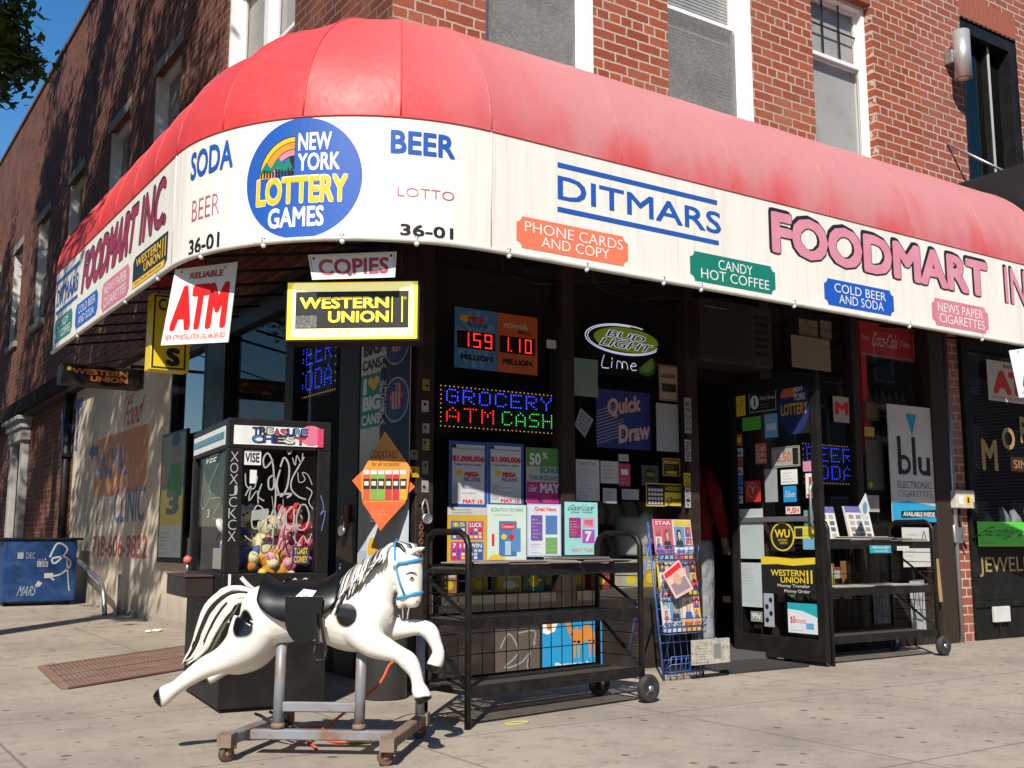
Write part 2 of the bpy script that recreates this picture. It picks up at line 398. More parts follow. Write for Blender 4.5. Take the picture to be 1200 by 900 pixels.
for y0, y1 in zip(ys, ys[1:]):
    x1 = 60 if y0 < 0 else 10.
    mb.quad((X0, y0, gz(y0)), (60 if y1 < 8 else 3.3, y0, gz(y0)), (60 if y1 < 8 else 3.3, y1, gz(y1)), (X0, y1, gz(y1)), m)
struct(mb.build('pavement'))
mb = MB()
mb.box(X0-.16, Y0, -.2, X0-.004, 7.5, .006, mk); mb.box(X0-.16, Y0-.16, -.2, 60, Y0-.004, .006, mk)
mb.add([(X0-.16, 7.504, -.2), (X0-.004, 7.504, -.2), (X0-.004, 7.504, .006), (X0-.16, 7.504, .006), (X0-.16, 60, .8), (X0-.004, 60, .8), (X0-.004, 60, 1.003), (X0-.16, 60, 1.003)],
       [(0, 1, 2, 3), (4, 7, 6, 5), (0, 4, 5, 1), (1, 5, 6, 2), (2, 6, 7, 3), (3, 7, 4, 0)], mk)
struct(mb.build('kerb', bevel=.012))

# ================================================================== THE CORNER BUILDING
XU, XL, YF = 3.11, 3.24, 6.1                       # upper side wall, shop side wall, street front
bld = thing('brick_building', 'red brick corner building with white framed windows above the red awning', 'building', (XU, YF, 0))
BR_F = brick('x'); BR_S = brick('y', (.145, .042, .026), (.09, .028, .02), (.17, .135, .11))  # side brick: browner, and darkened further with the wall's shade in its colour
BR_N = brick('x', (.35, .10, .065), (.27, .075, .05), (.52, .43, .36))
M_dark = paint((.018, .015, .013), .8)
def wall(mb, ax, pl, a0, a1, z0, z1, ops, dep, m, mr):
    """wall with openings (a0,a1,z0,z1) and their reveals; ax 'x' faces -y, ax 'y' faces -x"""
    def pt(a, z, d): return (a, pl+d, z) if ax == 'x' else (pl+d, a, z)
    A = sorted({a0, a1, *[o[0] for o in ops], *[o[1] for o in ops]}); Z = sorted({z0, z1, *[o[2] for o in ops], *[o[3] for o in ops]})
    for p, q in zip(A, A[1:]):
        for r, s in zip(Z, Z[1:]):
            c, d = (p+q)/2, (r+s)/2
            if any(o[0] < c < o[1] and o[2] < d < o[3] for o in ops): continue
            mb.quad(pt(p, r, 0), pt(q, r, 0), pt(q, s, 0), pt(p, s, 0), m)
    for o in ops:
        k = mr
        for (a, z), (b, w) in (((o[0], o[2]), (o[1], o[2])), ((o[1], o[2]), (o[1], o[3])), ((o[1], o[3]), (o[0], o[3])), ((o[0], o[3]), (o[0], o[2]))):
            mb.quad(pt(a, z, 0), pt(b, w, 0), pt(b, w, dep), pt(a, z, dep), k)
zr2 = hity(820, 22, YF+.12).z; zr3 = hity(985, 72, YF+.1).z
FW = [(3.85, 4.80, 4.30, 6.0), (5.60, 6.53, 4.30, 6.0), (7.35, 8.21, 4.42, 6.0)]
SW = [(7.85, 9.55, 4.35, 6.25), (11.05, 12.12, 4.45, 6.25), (13.2, 14.2, 4.45, 6.25), (15.7, 16.7, 4.45, 6.25), (18.1, 19.1, 4.45, 6.25), (20.5, 21.5, 4.45, 6.25), (23, 24, 4.45, 6.25)]
SD = [(19.5, 20.5, .3, 2.6)]
BX = 8.92
mb = MB()
wall(mb, 'x', YF, XU, BX, 3.0, 8.8, FW, .2, BR_F, BR_F)
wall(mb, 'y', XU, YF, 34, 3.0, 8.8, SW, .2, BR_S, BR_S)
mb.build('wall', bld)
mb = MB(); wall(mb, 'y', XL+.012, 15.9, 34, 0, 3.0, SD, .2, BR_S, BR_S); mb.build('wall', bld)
mb = MB()
mb.quad((XU, YF, 3.0), (XL+.3, YF, 3.0), (XL+.3, 34, 3.0), (XU, 34, 3.0), M_dark)            # soffit step
mb.quad((XU, YF, 8.78), (BX, YF, 8.78), (BX, 34, 8.78), (XU, 34, 8.78), M_dark)
mb.quad((XU, 34, 0), (BX, 34, 0), (BX, 34, 8.8), (XU, 34, 8.8), BR_F)
mb.build('roof', bld)
mb = MB(); mc = paint((.16, .10, .08), .7, 0, .4)
mb.box(XU-.03, YF-.03, 8.8, BX, YF+.2, 8.88, mc); mb.box(XU-.03, YF+.2, 8.8, XU+.2, 34, 8.88, mc)
mb.build('coping', bld, bevel=.01)
# the dirty cream render on the side wall
def render_mat():
    m, nt, b = nodes('render'); g = gpos(nt); s = N(nt, 'ShaderNodeSeparateXYZ'); nt.links.new(g, s.inputs[0])
    n = noise(nt, 1.6, 8, g, .65); n2 = noise(nt, 30, 4, g)
    c = mixc(nt, ramp(nt, n, .4, .75), (.62, .53, .41), (.50, .42, .32))
    lo = mth(nt, 'SUBTRACT', mth(nt, 'MULTIPLY_ADD', n, .5, .1), s.outputs['Z'])
    c = mixc(nt, mth(nt, 'MULTIPLY', ramp(nt, lo, -.1, .25), .6), c, (.30, .26, .22))
    nt.links.new(c, b.inputs['Base Color']); b.inputs['Roughness'].default_value = .9; bump(nt, b, n2, .25, .006); return m
M_render = render_mat()
SWIN = (10.12, 11.25, .95, 2.85)
mb = MB(); wall(mb, 'y', XL, 10.08, 15.9, -.1, 3.0, [SWIN], .12, M_render, M_render)
mb.quad((XL, 15.9, -.1), (XL+.05, 15.9, -.1), (XL+.05, 15.9, 3), (XL, 15.9, 3), M_render)
ar = Art(mb, side(XL), None, .0012, 0.)
def wpx(tl, br):
    s = side(XL); a, d = s.hit(*tl); c, b = s.hit(*br); return a, b, c, d
mBlu = paint((.05, .11, .30), .7, 0, .8, (.45, .40, .33), 20); mOra = paint((.52, .23, .10), .8, 0, .7, (.50, .40, .30), 9); mRd = paint((.42, .05, .05), .7, 0, .6, (.5, .4, .3), 24)
ar.rect(*wpx((113, 516), (171, 575)), mOra, 1)
ar.text('ANIMAL', *wpx((114, 530), (149, 556)), mBlu, 2, .012); ar.text('CLINIC', *wpx((135, 573), (168, 611)), mBlu, 2, .012)
ar.text('718-606-9832', *wpx((109, 628), (172, 655)), mRd, 2, .012)
ar.text('Pet', *wpx((148, 459), (157, 472)), mRd, 2, .0, .3); ar.text('Food', *wpx((148, 471), (166, 494)), mRd, 2, .01, .3)
ar.text('VET', *wpx((72, 478), (94, 528)), mBlu, 2, .02)
u0, v0, u1, v1 = wpx((104, 525), (115, 533)); ar.rect(u0+.25*(u1-u0), v0, u1, v1, mBlu, 2); ar.poly([(u0, (v0+v1)/2), (u0+.5*(u1-u0), v0-.05), (u0+.5*(u1-u0), v1+.05)], mBlu, 3)
mPaw = paint((.40, .38, .34), .8, 0, .8, (.2, .2, .2), 14)
u0, v0, u1, v1 = wpx((114, 580), (133, 615)); ar.text('Dr.', u0, v0, u1, v1, mPaw, 2, .02)
mb.build('render_coat', bld)
mb = MB(); mb.box(XL-.012, 10.4, -.1, XL-.0025, 15.9, .14, paint((.36, .31, .26), .9, 0, .6)); mb.build('plinth', bld)

# ---- upper windows
M_blind = paint((.50, .49, .48), .8, 0, .6, (.30, .30, .30), 3)
M_screen = None
def mesh_screen():
    m, nt, b = nodes('insect_screen'); g = gpos(nt); n = noise(nt, 30, 5, smap(nt, g, (1, 1, 2.2)), .75); n2 = noise(nt, 2.2, 3, g)
    nt.links.new(mixc(nt, ramp(nt, n, .42, .68), (.20, .20, .19), (.33, .325, .305)), b.inputs['Base Color']); b.inputs['Roughness'].default_value = .8
    nt.links.new(mth(nt, 'MULTIPLY_ADD', ramp(nt, n2, .4, .65), .30, .38), b.inputs['Alpha']); return m
def screen_mat():
    m, nt, b = nodes('window_screen'); g = gpos(nt); s = N(nt, 'ShaderNodeSeparateXYZ'); nt.links.new(g, s.inputs[0])
    a = mth(nt, 'FRACT', mth(nt, 'MULTIPLY', s.outputs['Z'], 28)); n = noise(nt, 45, 3, g); n2 = noise(nt, 2.4, 3, g)
    c = mixc(nt, a, (.20, .195, .18), (.11, .11, .105)); c = mixc(nt, ramp(nt, n, .45, .7), c, (.27, .265, .245)); c = mixc(nt, ramp(nt, n2, .5, .7), c, (.06, .063, .07))
    nt.links.new(c, b.inputs['Base Color']); b.inputs['Roughness'].default_value = .6; return m
M_screen = mesh_screen()
GL_up = glass((.92, .92, .91), .008, .03)
M_white = paint((.80, .80, .79), .45, 0, .15, (.55, .52, .48), 5)
M_silver = paint((.64, .63, .61), .4, .2, .4, (.4, .38, .36), 4)
def sash_window(ax, pl, o, rail, mf, screen, panning=True, bars=0, mull=0):
    a0, a1, z0, z1 = o
    def bx(mb, p, q, r, s, d0, d1, m):
        if ax == 'x': mb.box(p, pl+d0, r, q, pl+d1, s, m)
        else: mb.box(pl+d0, p, r, pl+d1, q, s, m)
    f = MB(); w = .045
    bx(f, a0+.003, a0+w, z0+.003, z1-.003, .08, .2, mf); bx(f, a1-w, a1-.003, z0+.003, z1-.003, .02 if panning else .08, .2, mf)
    bx(f, a0+w, a1-w, z1-w, z1-.003, .08, .2, mf); bx(f, a0+w, a1-w, z0+.003, z0+w, .06, .2, mf)
    for k in range(mull):
        c = a0+(a1-a0)*(k+1)/(mull+1); bx(f, c-.05, c+.05, z0+w, z1-w, .07, .2, mf)
    win = f.build('window', bld)
    edges = [a0+w]+[a0+(a1-a0)*(k+1)/(mull+1) for k in range(mull)]+[a1-w]
    for i, (p, q) in enumerate(zip(edges, edges[1:])):
        if i > 0: p += .05
        if i < len(edges)-2: q -= .05
        s = MB(); t = .035
        for lo, hi, d in ((z0+w, rail+.02, .105), (rail-.02, z1-w, .14)):
            bx(s, p+.002, p+t, lo, hi, d, d+.03, mf); bx(s, q-t, q-.002, lo, hi, d, d+.03, mf)
            bx(s, p+t, q-t, lo, lo+t, d, d+.03, mf); bx(s, p+t, q-t, hi-t, hi, d, d+.03, mf)
        if bars:
            for k in range(1, bars+1): bx(s, p+t+(q-p-2*t)*k/(bars+1)-.008, p+t+(q-p-2*t)*k/(bars+1)+.008, rail, z1-w, .13, .139, M_brown)
            bx(s, p+t, q-t, (rail+z1)/2-.008, (rail+z1)/2+.008, .13, .1385, M_brown)
        s.build('sash', win)
        g = MB(); bx(g, p+t, q-t, rail+.02, z1-w, .15, .156, GL_up); bx(g, p+t, q-t, z0+w, rail-.02, .116, .122, GL_up); g.build('pane', win)
        if screen:      # insect screen over the lower half
            b = MB(); bx(b, p+.004, q-.004, z0+w+.004, rail-.03, .092, .096, M_screen); bx(b, p+.004, p+.03, z0+w+.004, rail-.03, .088, .0915, mf); bx(b, q-.03, q-.004, z0+w+.004, rail-.03, .088, .0915, mf); b.build('insect_screen', win)
        b = MB()
        if screen:
            z = z0+w+.01
            while z < z1-w-.02: bx(b, p+.004, q-.004, z, z+.022, .176, .182, M_blind); z += .030
            bx(b, p, q, z0+w, z1-w, .19, .197, M_dark)
        else: bx(b, p, q, z0+w, z1-w, .19, .197, M_blind)
        b.build('blind', win)
sash_window('x', YF, FW[0], 5.3, M_white, True); sash_window('x', YF, FW[1], zr2, M_white, True); sash_window('x', YF, FW[2], zr3, M_white, False, False, 2)
sash_window('y', XU, SW[0], 5.25, M_white, False, True, 0, 1)
for o in SW[1:]: sash_window('y', XU, o, 5.3, M_silver, True)
# white metal reveals beside the first two front windows
for o in FW[:2]: mb = MB(); mb.box(o[1]-.026, YF-.012, o[2]+.004, o[1]+.02, YF+.19, o[3]+.02, M_white); mb.build('window_reveal', bld)
for o in SW[1:]: mb = MB(); mb.box(XU-.006, o[0]-.04, o[3]+.003, XU+.19, o[1]+.04, o[3]+.14, paint((.26, .235, .20), .75, 0, .5, (.16, .14, .12), 5)); mb.build('lintel', bld)
for o in SW: mb = MB(); mb.box(XU-.05, o[0]-.06, o[2]-.10, XU+.1, o[1]+.06, o[2]-.003, paint((.26, .235, .20), .75, 0, .5, (.16, .14, .12), 5)); mb.build('sill', bld)

M_sc = paint((.022, .014, .011), .9, 0, .3, None, 6, .1)
M_lin = paint((.26, .235, .20), .75, 0, .5, (.16, .14, .12), 5)
# ---- far doorway with stone hood, drainpipe, dark string course
mb = MB(); st = paint((.36, .35, .33), .8, 0, .6, (.2, .19, .17), 7); dz = gz(19)
for y in (19.4, 20.4): mb.box(XL-.10, y, dz-.1, XL+.01, y+.24, 2.6, st)
mb.box(XL-.14, 19.34, 2.6, XL+.01, 20.7, 2.8, st); mb.box(XL-.18, 19.3, 2.8, XL+.01, 20.74, 2.93, st); mb.box(XL-.24, 19.24, 2.93, XL+.01, 20.8, 3.0, st)
d = mb.build('door_surround', bld, .012)
mb = MB(); mb.box(XL+.14, 19.52, dz, XL+.18, 20.48, 2.58, paint((.16, .16, .165), .5)); mb.build('door', bld)
mb = MB(); mb.tube([(XL-.06, 16.1, gz(16)), (XL-.06, 16.1, 3.02)], .055, M_black, 10)
for z in (.8, 2.1): mb.box(XL-.13 if z < 3 else XU-.13, 16.02, z, XL+.01 if z < 3 else XU+.01, 16.18, z+.05, M_black)
mb.build('drainpipe', bld)
mb = MB(); mb.box(XU-.07, 15.9, 3.05, XU-.002, 34, 3.24, M_sc); mb.box(XU-.04, 15.9, 3.24, XU-.002, 34, 3.30, M_sc); mb.build('string_course', bld)

# ---- shop front: kick boards, posts, glass
GL = glass((.95, .96, .95), .010, .02)
XW = XL+.04; YW = 6.13; ZH = 3.0
mb = MB(); mk1 = paint((.022, .016, .013), .7, 0, .6, (.06, .045, .035), 5, .2)
mb.box(XL+.004, 6.3, -.05, XL+.10, 10.08, .55, mk1); mb.box(3.46, YF-.01, -.05, 5.66, YF+.09, .5, mk1); mb.box(6.62, YF-.01, -.05, 8.74, YF+.09, .42, mk1)
mb.build('kick_board', bld, bevel=.006)
def post(x0, y0, x1, y1, m=M_brown, z1=ZH, name='post'):
    q = MB(); q.box(x0, y0, -.02, x1, y1, z1, m); return q.build(name, bld, bevel=.008)
post(XL-.0, 5.93, 3.37, 6.12); post(XL+.01, 6.12, 3.46, 6.3)
post(4.48, YF-.03, 4.60, YF+.1); POSTD = post(5.66, YF-.06, 5.77, YF+.12); post(6.44, YF+.17, 6.56, YF+.30, M_black); post(6.5, YF-.03, 6.62, YF+.14)
xm = hity(1003, 500, YF).x; post(xm-.04, YF-.02, xm+.05, YF+.1); post(8.72, YF-.06, BX+.02, YF+.15, paint((.038, .024, .018), .6, 0, .5, None, 6, .25))
post(XL-.02, 6.72, XL+.12, 7.05); post(XL-.02, 7.92, XL+.1, 8.1, M_black); post(XL-.03, 9.54, XL+.14, 10.08, M_black)
mb = MB(); mb.box(3.46, YF-.025, 2.78, 5.66, YF+.1, ZH, M_black); mb.box(5.77, YF-.02, 2.96, 8.72, YF+.1, ZH, M_black); mb.box(XL-.015, 6.3, 2.8, XL+.1, 10.08, ZH, M_black)
mb.box(5.77, YF+.16, 2.2, 6.44, YF+.28, 2.28, M_black)
mb.build('header', bld)
def pane(a, b, z0, z1, ax):
    q = MB()
    if ax == 'x': q.box(a, YW, z0, b, YW+.008, z1, GL)
    else: q.box(XW, a, z0, XW+.008, b, z1, GL)
    q.build('shop_window', bld)
pane(3.46, 4.48, .5, 2.78, 'x'); pane(4.60, 5.66, .5, 2.78, 'x'); pane(6.62, xm-.04, .42, 2.96, 'x'); pane(xm+.05, 8.72, .42, 2.96, 'x')
pane(6.3, 6.72, .55, 2.8, 'y'); pane(7.05, 7.92, .55, 2.8, 'y'); pane(8.1, 9.54, .55, 2.8, 'y')
mb = MB()
mb.box(XL-.02, SWIN[0]+.002, SWIN[2]+.002, XL+.1, SWIN[0]+.05, SWIN[3]-.002, M_black); mb.box(XL-.02, SWIN[1]-.05, SWIN[2]+.002, XL+.1, SWIN[1]-.002, SWIN[3]-.002, M_black)
mb.box(XL-.02, SWIN[0]+.05, SWIN[2]+.002, XL+.1, SWIN[1]-.05, SWIN[2]+.05, M_black); mb.box(XL-.02, SWIN[0]+.05, SWIN[3]-.05, XL+.1, SWIN[1]-.05, SWIN[3]-.002, M_black)
mb.build('window_frame', bld)
mb = MB(); mb.box(XL+.05, SWIN[0]+.05, SWIN[2]+.05, XL+.056, SWIN[1]-.05, SWIN[3]-.05, glass((.5, .55, .6), .16, .06)); mb.build('shop_window', bld)
# interior shell (dark shop)
mi = paint((.05, .042, .036), .8, 0, .4); mb = MB()
mb.quad((XL+.2, 12, .06), (BX, 12, .06), (BX, 12, 3), (XL+.2, 12, 3), mi); mb.quad((XL+.05, YF+.05, 2.99), (BX, YF+.05, 2.99), (BX, 12, 2.99), (XL+.05, 12, 2.99), mi)
mb.quad((BX, YF, 0), (BX, 12, 0), (BX, 12, 3), (BX, YF, 3), mi); mb.build('interior_wall', bld)
mb = MB(); mb.quad((XL+.1, YF+.1, .05), (BX, YF+.1, .05), (BX, 12, .05), (XL+.1, 12, .05), paint((.06, .055, .05), .5)); mb.box(5.77, YF-.1, -.02, 6.5, YF+.3, .06, paint((.20, .19, .18), .4, .5)); mb.build('shop_floor', bld)
# ================================================================== THE AWNING
VZ0, VZ1, AR = 2.55, 3.26, 1.4
CX, CY = 3.2, 6.4; XA, YA = CX-AR, CY-AR; YE, XE = 9.95, 9.07
LS = YE-CY; LA = AR*math.pi/2
class Valance:
    """the lettered skirt: straight along the side street, round the corner, straight along the front"""
    def at(s, u):
        if u < LS: return Vector((XA, YE-u, 0)), Vector((-1, 0, 0))
        if u < LS+LA:
            t = math.pi+(u-LS)/AR; n = Vector((math.cos(t), math.sin(t), 0)); return Vector((CX, CY, 0))+n*AR, n
        return Vector((CX+u-LS-LA, YA, 0)), Vector((0, -1, 0))
    def pt(s, u, v, n=0.): p, d = s.at(u); q = p+d*n; return Vector((q.x, q.y, v))
    def hit(s, px, py):
        d = ray(px, py); e = Vector((0, 0, EYE))
        q = e+d*(XA/d.x)
        if q.y > CY: return YE-q.y, q.z
        q = e+d*(YA/d.y)
        if q.x > CX: return LS+LA+q.x-CX, q.z
        a = d.x**2+d.y**2; b = -2*(d.x*CX+d.y*CY); c = CX**2+CY**2-AR**2
        t = (-b-math.sqrt(max(0, b*b-4*a*c)))/(2*a); q = e+d*t
        return LS+AR*(math.atan2(q.y-CY, q.x-CX) % (2*math.pi)-math.pi), q.z
VAL = Valance(); LT = LS+LA+XE-CX
awn = thing('shop_awning', 'big red and white lettered awning wrapping round the corner of the brick building', 'awning', (XU, YF, 2.5))
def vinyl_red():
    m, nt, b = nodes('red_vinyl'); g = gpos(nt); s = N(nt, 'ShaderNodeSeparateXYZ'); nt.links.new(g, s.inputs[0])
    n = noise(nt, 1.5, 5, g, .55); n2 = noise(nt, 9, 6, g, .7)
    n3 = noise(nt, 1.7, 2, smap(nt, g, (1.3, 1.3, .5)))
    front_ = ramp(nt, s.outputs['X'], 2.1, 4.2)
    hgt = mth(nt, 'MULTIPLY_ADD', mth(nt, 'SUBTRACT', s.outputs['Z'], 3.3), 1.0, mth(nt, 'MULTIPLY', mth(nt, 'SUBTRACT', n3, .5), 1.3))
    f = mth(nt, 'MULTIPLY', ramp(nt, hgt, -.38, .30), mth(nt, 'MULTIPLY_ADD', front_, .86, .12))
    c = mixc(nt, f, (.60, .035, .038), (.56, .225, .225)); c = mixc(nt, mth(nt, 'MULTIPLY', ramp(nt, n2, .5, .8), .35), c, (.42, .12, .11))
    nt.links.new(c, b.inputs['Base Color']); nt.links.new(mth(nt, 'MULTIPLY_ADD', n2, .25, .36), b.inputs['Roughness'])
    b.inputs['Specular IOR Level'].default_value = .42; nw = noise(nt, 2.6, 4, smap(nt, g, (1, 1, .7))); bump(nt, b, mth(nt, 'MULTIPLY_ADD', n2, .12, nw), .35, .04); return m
def vinyl_white():
    m, nt, b = nodes('white_vinyl'); g = gpos(nt)
    n = noise(nt, 7, 6, smap(nt, g, (1, 1, .06)), .7); n2 = noise(nt, 1.1, 4, g); n8 = noise(nt, 26, 5, smap(nt, g, (1, 1, .03)), .7)
    c = mixc(nt, mth(nt, 'MULTIPLY', mth(nt, 'MAXIMUM', ramp(nt, n, .45, .85), mth(nt, 'MULTIPLY', ramp(nt, n8, .50, .75), .9)), .6), (.80, .765, .70), (.50, .44, .37)); c = mixc(nt, mth(nt, 'MULTIPLY', ramp(nt, n2, .5, .75), .35), c, (.66, .61, .53))
    nt.links.new(c, b.inputs['Base Color']); b.inputs['Roughness'].default_value = .5; b.inputs['Specular IOR Level'].default_value = .25; return m
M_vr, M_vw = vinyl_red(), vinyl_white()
def inner(u):
    p, d = VAL.at(u)
    if u <= LS: return Vector((XU, min(p.y, YE), 0))
    if u >= LS+LA: return Vector((p.x, YF, 0))
    k = (u-LS)/LA; return Vector((XU, CY, 0)).lerp(Vector((XU, YF, 0)), min(1, 2*k)) if k < .5 else Vector((XU, YF, 0)).lerp(Vector((CX, YF, 0)), 2*k-1)
ribs = [LS*i/7 for i in range(8)]+[LS+LA*i/4 for i in range(1, 5)]+[LS+LA+(XE-CX)*i/6 for i in range(1, 7)]
mb = MB(); NU, NV = 10, 16
def canopy_pt(u, k, sag):
    p, d = VAL.at(u); q = inner(u); th = math.pi/2*k; s = 1-math.cos(th)
    r = p.lerp(q, s); z = VZ1+1.0*math.sin(th); dd = -d
    return Vector((r.x, r.y, z))+Vector((dd.x*math.cos(th), dd.y*math.cos(th), -math.sin(th)))*sag
for ri, (a, b) in enumerate(zip(ribs, ribs[1:])):
    depth = .035 if b <= LS+LA+.01 else .002
    arc = LS-.01 < a < LS+LA-.01
    vs = []
    for i in range(NU+1):
        t = i/NU; u = a+(b-a)*t
        for j in range(NV+1):
            k = j/NV; sag = depth*4*t*(1-t)*math.sin(math.pi*min(1, k*1.15+.02))**.7 if k < .86 else depth*4*t*(1-t)*max(0, math.sin(math.pi*min(1, k*1.15+.02)))
            if arc:      # straight between the ribs round the corner
                pa, pb = canopy_pt(a, k, 0), canopy_pt(b, k, 0); c_ = pa.lerp(pb, t); q = c_.lerp(canopy_pt(u, k, 0), max(0, 1-k*2.5))+(canopy_pt(u, k, sag*.2)-canopy_pt(u, k, 0))
            else: q = canopy_pt(u, k, sag)
            vs.append(q)
    fs = [(i*(NV+1)+j, (i+1)*(NV+1)+j, (i+1)*(NV+1)+j+1, i*(NV+1)+j+1) for i in range(NU) for j in range(NV)]
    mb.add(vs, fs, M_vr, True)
for a in ribs: q = MB(); q.tube([canopy_pt(a, j/NV, -.001) for j in range(NV+1)], .0055 if a <= LS+LA+.01 else .0022, M_vr, 6); q.build('seam', awn)
for a, dx in ((0., 0), (LT, 0)):                   # closed ends
    pts = [canopy_pt(a, j/NV, 0) for j in range(NV+1)]+[Vector((*inner(a).xy, VZ1))]
    mb.add(pts, [tuple(range(len(pts)))], M_vr)
mb.build('canopy', awn)
# valance
mb = MB(); us = [LS*i/6 for i in range(7)]+[LS+LA*i/40 for i in range(1, 41)]+[LS+LA+(XE-CX)*i/8 for i in range(1, 9)]
vs = []
for u in us: vs += [VAL.pt(u, VZ0, 0), VAL.pt(u, VZ1, 0), VAL.pt(u, VZ0, -.012), VAL.pt(u, VZ1, -.012)]
fs = []
for i in range(len(us)-1):
    o = 4*i; q = o+4; fs += [(o, q, q+1, o+1), (o+3, q+3, q+2, o+2), (o, o+2, q+2, q), (o+1, q+1, q+3, o+3)]
mb.add([v for v in vs], [f for k, f in enumerate(fs) if k % 4 in (2, 3)], M_vw)
mb.add(vs, [f for k, f in enumerate(fs) if k % 4 == 0], M_vw, True); mb.add(vs, [f for k, f in enumerate(fs) if k % 4 == 1], M_vw, True)
for a in (LS, LS+LA):
    mb.tube([VAL.pt(a, VZ0, .001), VAL.pt(a, VZ1, .001)], .004, paint((.62, .58, .52), .5), 6)
mb.tube([VAL.pt(u, VZ0, .002) for u in us], .016, paint((.62, .58, .52), .45, 0, .5), 8)
mb.tube([VAL.pt(u, VZ1, .002) for u in us], .006, M_vr, 6)
ar = Art(mb, VAL, None, .001, .001)
def vb(tl, br):
    a, d = VAL.hit(*tl); c, b = VAL.hit(*br); return a, b, c, d
mb_ = paint((.02, .10, .42), .4, 0, .25); mr_ = paint((.45, .10, .14), .5, 0, .5, (.7, .6, .6)); mk_ = paint(INK, .4); mw_ = paint((.80, .79, .76), .4, 0, .1); my_ = paint((.85, .50, .02), .4, 0, .1)
mg_ = paint((.01, .20, .14), .4, 0, .25); mo_ = paint((.80, .20, .11), .45, 0, .2); mp_ = paint((.62, .19, .26), .5, 0, .3, (.70, .45, .45)); mpk = paint((.66, .24, .32), .5, 0, .3, (.72, .45, .48)); mmar = paint((.34, .035, .08), .45, 0, .3)
# corner
ar.text('SODA', *vb((225, 180), (273, 196)), mb_, 2, .026); ar.text('BEER', *vb((226, 236), (257, 250)), mr_, 2, -.012); ar.text('36-01', *vb((222, 282), (257, 290)), mk_, 2, .022)
ar.text('BEER', *vb((458, 152), (533, 187)), mb_, 2, .028); ar.text('LOTTO', *vb((466, 219), (532, 236)), mr_, 2, -.014); ar.text('36-01', *vb((469, 262), (531, 281)), mk_, 2, .024)
u0, v0, u1, v1 = vb((292, 148), (423, 279)); cu, cv = (u0+u1)/2, (v0+v1)/2+.005; ru, rv = (u1-u0)/2, (v1-v0)/2
ar.disc(cu, cv, ru, rv, mb_, 1, 48, rings=8)
L = lambda a, b, c, d: (u0+(u1-u0)*a, v0+(v1-v0)*b, u0+(u1-u0)*c, v0+(v1-v0)*d)
ar.text('NEW', *L(.47, .73, .75, .88), mw_, 3, .028); ar.text('YORK', *L(.47, .56, .82, .71), mw_, 3, .028)
ar.text('LOTTERY', *L(.10, .29, .89, .53), mw_, 3, .055); ar.text('LOTTERY', *L(.105, .30, .885, .52), my_, 5, .032); ar.text('GAMES', *L(.22, .10, .70, .27), mw_, 3, .03)
a0, b0, a1, b1 = L(.12, .52, .44, .86)
def arcp(r0, r1, m, lay, k=12):       # quarter rainbow opening to the right
    pts = [(a1-(a1-a0)*r1*math.cos(R(90*i/k)), b0+(b1-b0)*r1*math.sin(R(90*i/k))) for i in range(k+1)]+[(a1-(a1-a0)*r0*math.cos(R(90*i/k)), b0+(b1-b0)*r0*math.sin(R(90*i/k))) for i in range(k, -1, -1)]
    ar.poly(pts, m, lay)
arcp(0, 1, mk_, 3); arcp(.86, .97, my_, 4); arcp(.68, .84, paint((.75, .28, .03), .4), 4); arcp(.52, .66, mp_, 4)
for x, w, h in ((.22, .3, .42), (.55, .4, .52), (.84, .3, .46)):
    ar.poly([(a0+(a1-a0)*(x-w*.7), b0+(b1-b0)*.14), (a0+(a1-a0)*min(1, x+w*.75), b0+(b1-b0)*.14), (a0+(a1-a0)*min(.99, x), b0+(b1-b0)*h)], mg_, 5)
for i in range(11):
    x = .06+.085*i; ar.rect(a0+(a1-a0)*x, b0+(b1-b0)*.03, a0+(a1-a0)*(x+.05), b0+(b1-b0)*(.16+.07*((i*7) % 4)/3), mk_, 6)
# front
def plate(tl, br, m, lines_, lay=1):
    u0, v0, u1, v1 = vb(tl, br); c = min(.05, (v1-v0)*.2); pts = []
    for (x, y, t0) in ((u1, v1, 180), (u0, v1, 270), (u0, v0, 0), (u1, v0, 90)):
        q = [(x+c*math.cos(R(t0+90-90*i/4 if False else t0+90*(1-i/4))), y+c*math.sin(R(t0+90*(1-i/4)))) for i in range(5)]
        pts += q
    ar.poly(pts, m, lay)
    n = len(lines_); h = (v1-v0)
    for i, (t, f0, f1) in enumerate(lines_):
        b = v1-h*(.12+.80*(i+1)/n)+h*.05; d = v1-h*(.10+.80*i/n); ar.text(t, u0+(u1-u0)*f0, b, u0+(u1-u0)*f1, d-h*.03, mw_, lay+2, -.004)
def bar_(tl, br, h, m, lay=2):
    u0, v1 = VAL.hit(*tl); u1, _ = VAL.hit(*br); ar.rect(u0, v1-h, u1, v1, m, lay)
bar_((653, 190), (840, 236), .03, mb_); bar_((653, 242), (842, 284), .03, mb_)
ar.text('DITMARS', *vb((653, 205), (845, 275)), mb_, 2, .012)
plate((605, 252), (736, 313), mo_, [('PHONE CARDS', .07, .95), ('AND COPY', .21, .82)])
plate((808, 293), (909, 346), mg_, [('CANDY', .32, .72), ('HOT COFFEE', .12, .92)])
plate((965, 325), (1048, 371), paint((.015, .10, .48), .4, 0, .2), [('COLD BEER', .14, .88), ('AND SODA', .2, .84)])
plate((1091, 348), (1159, 392), mp_, [('NEWS PAPER', .1, .9), ('CIGARETTES', .12, .92)])
u0, v0, u1, v1 = vb((902, 245), (1159, 351))
ar.text('FOODMART', u0-.02, v0-.002, u1-.012, v1+.02, mk_, 2, .06); ar.text('FOODMART', u0-.004, v0-.004, u1+.004, v1+.004, mk_, 3, .062); ar.text('FOODMART', u0+.004, v0+.006, u1-.004, v1-.006, mpk, 4.4, .045)
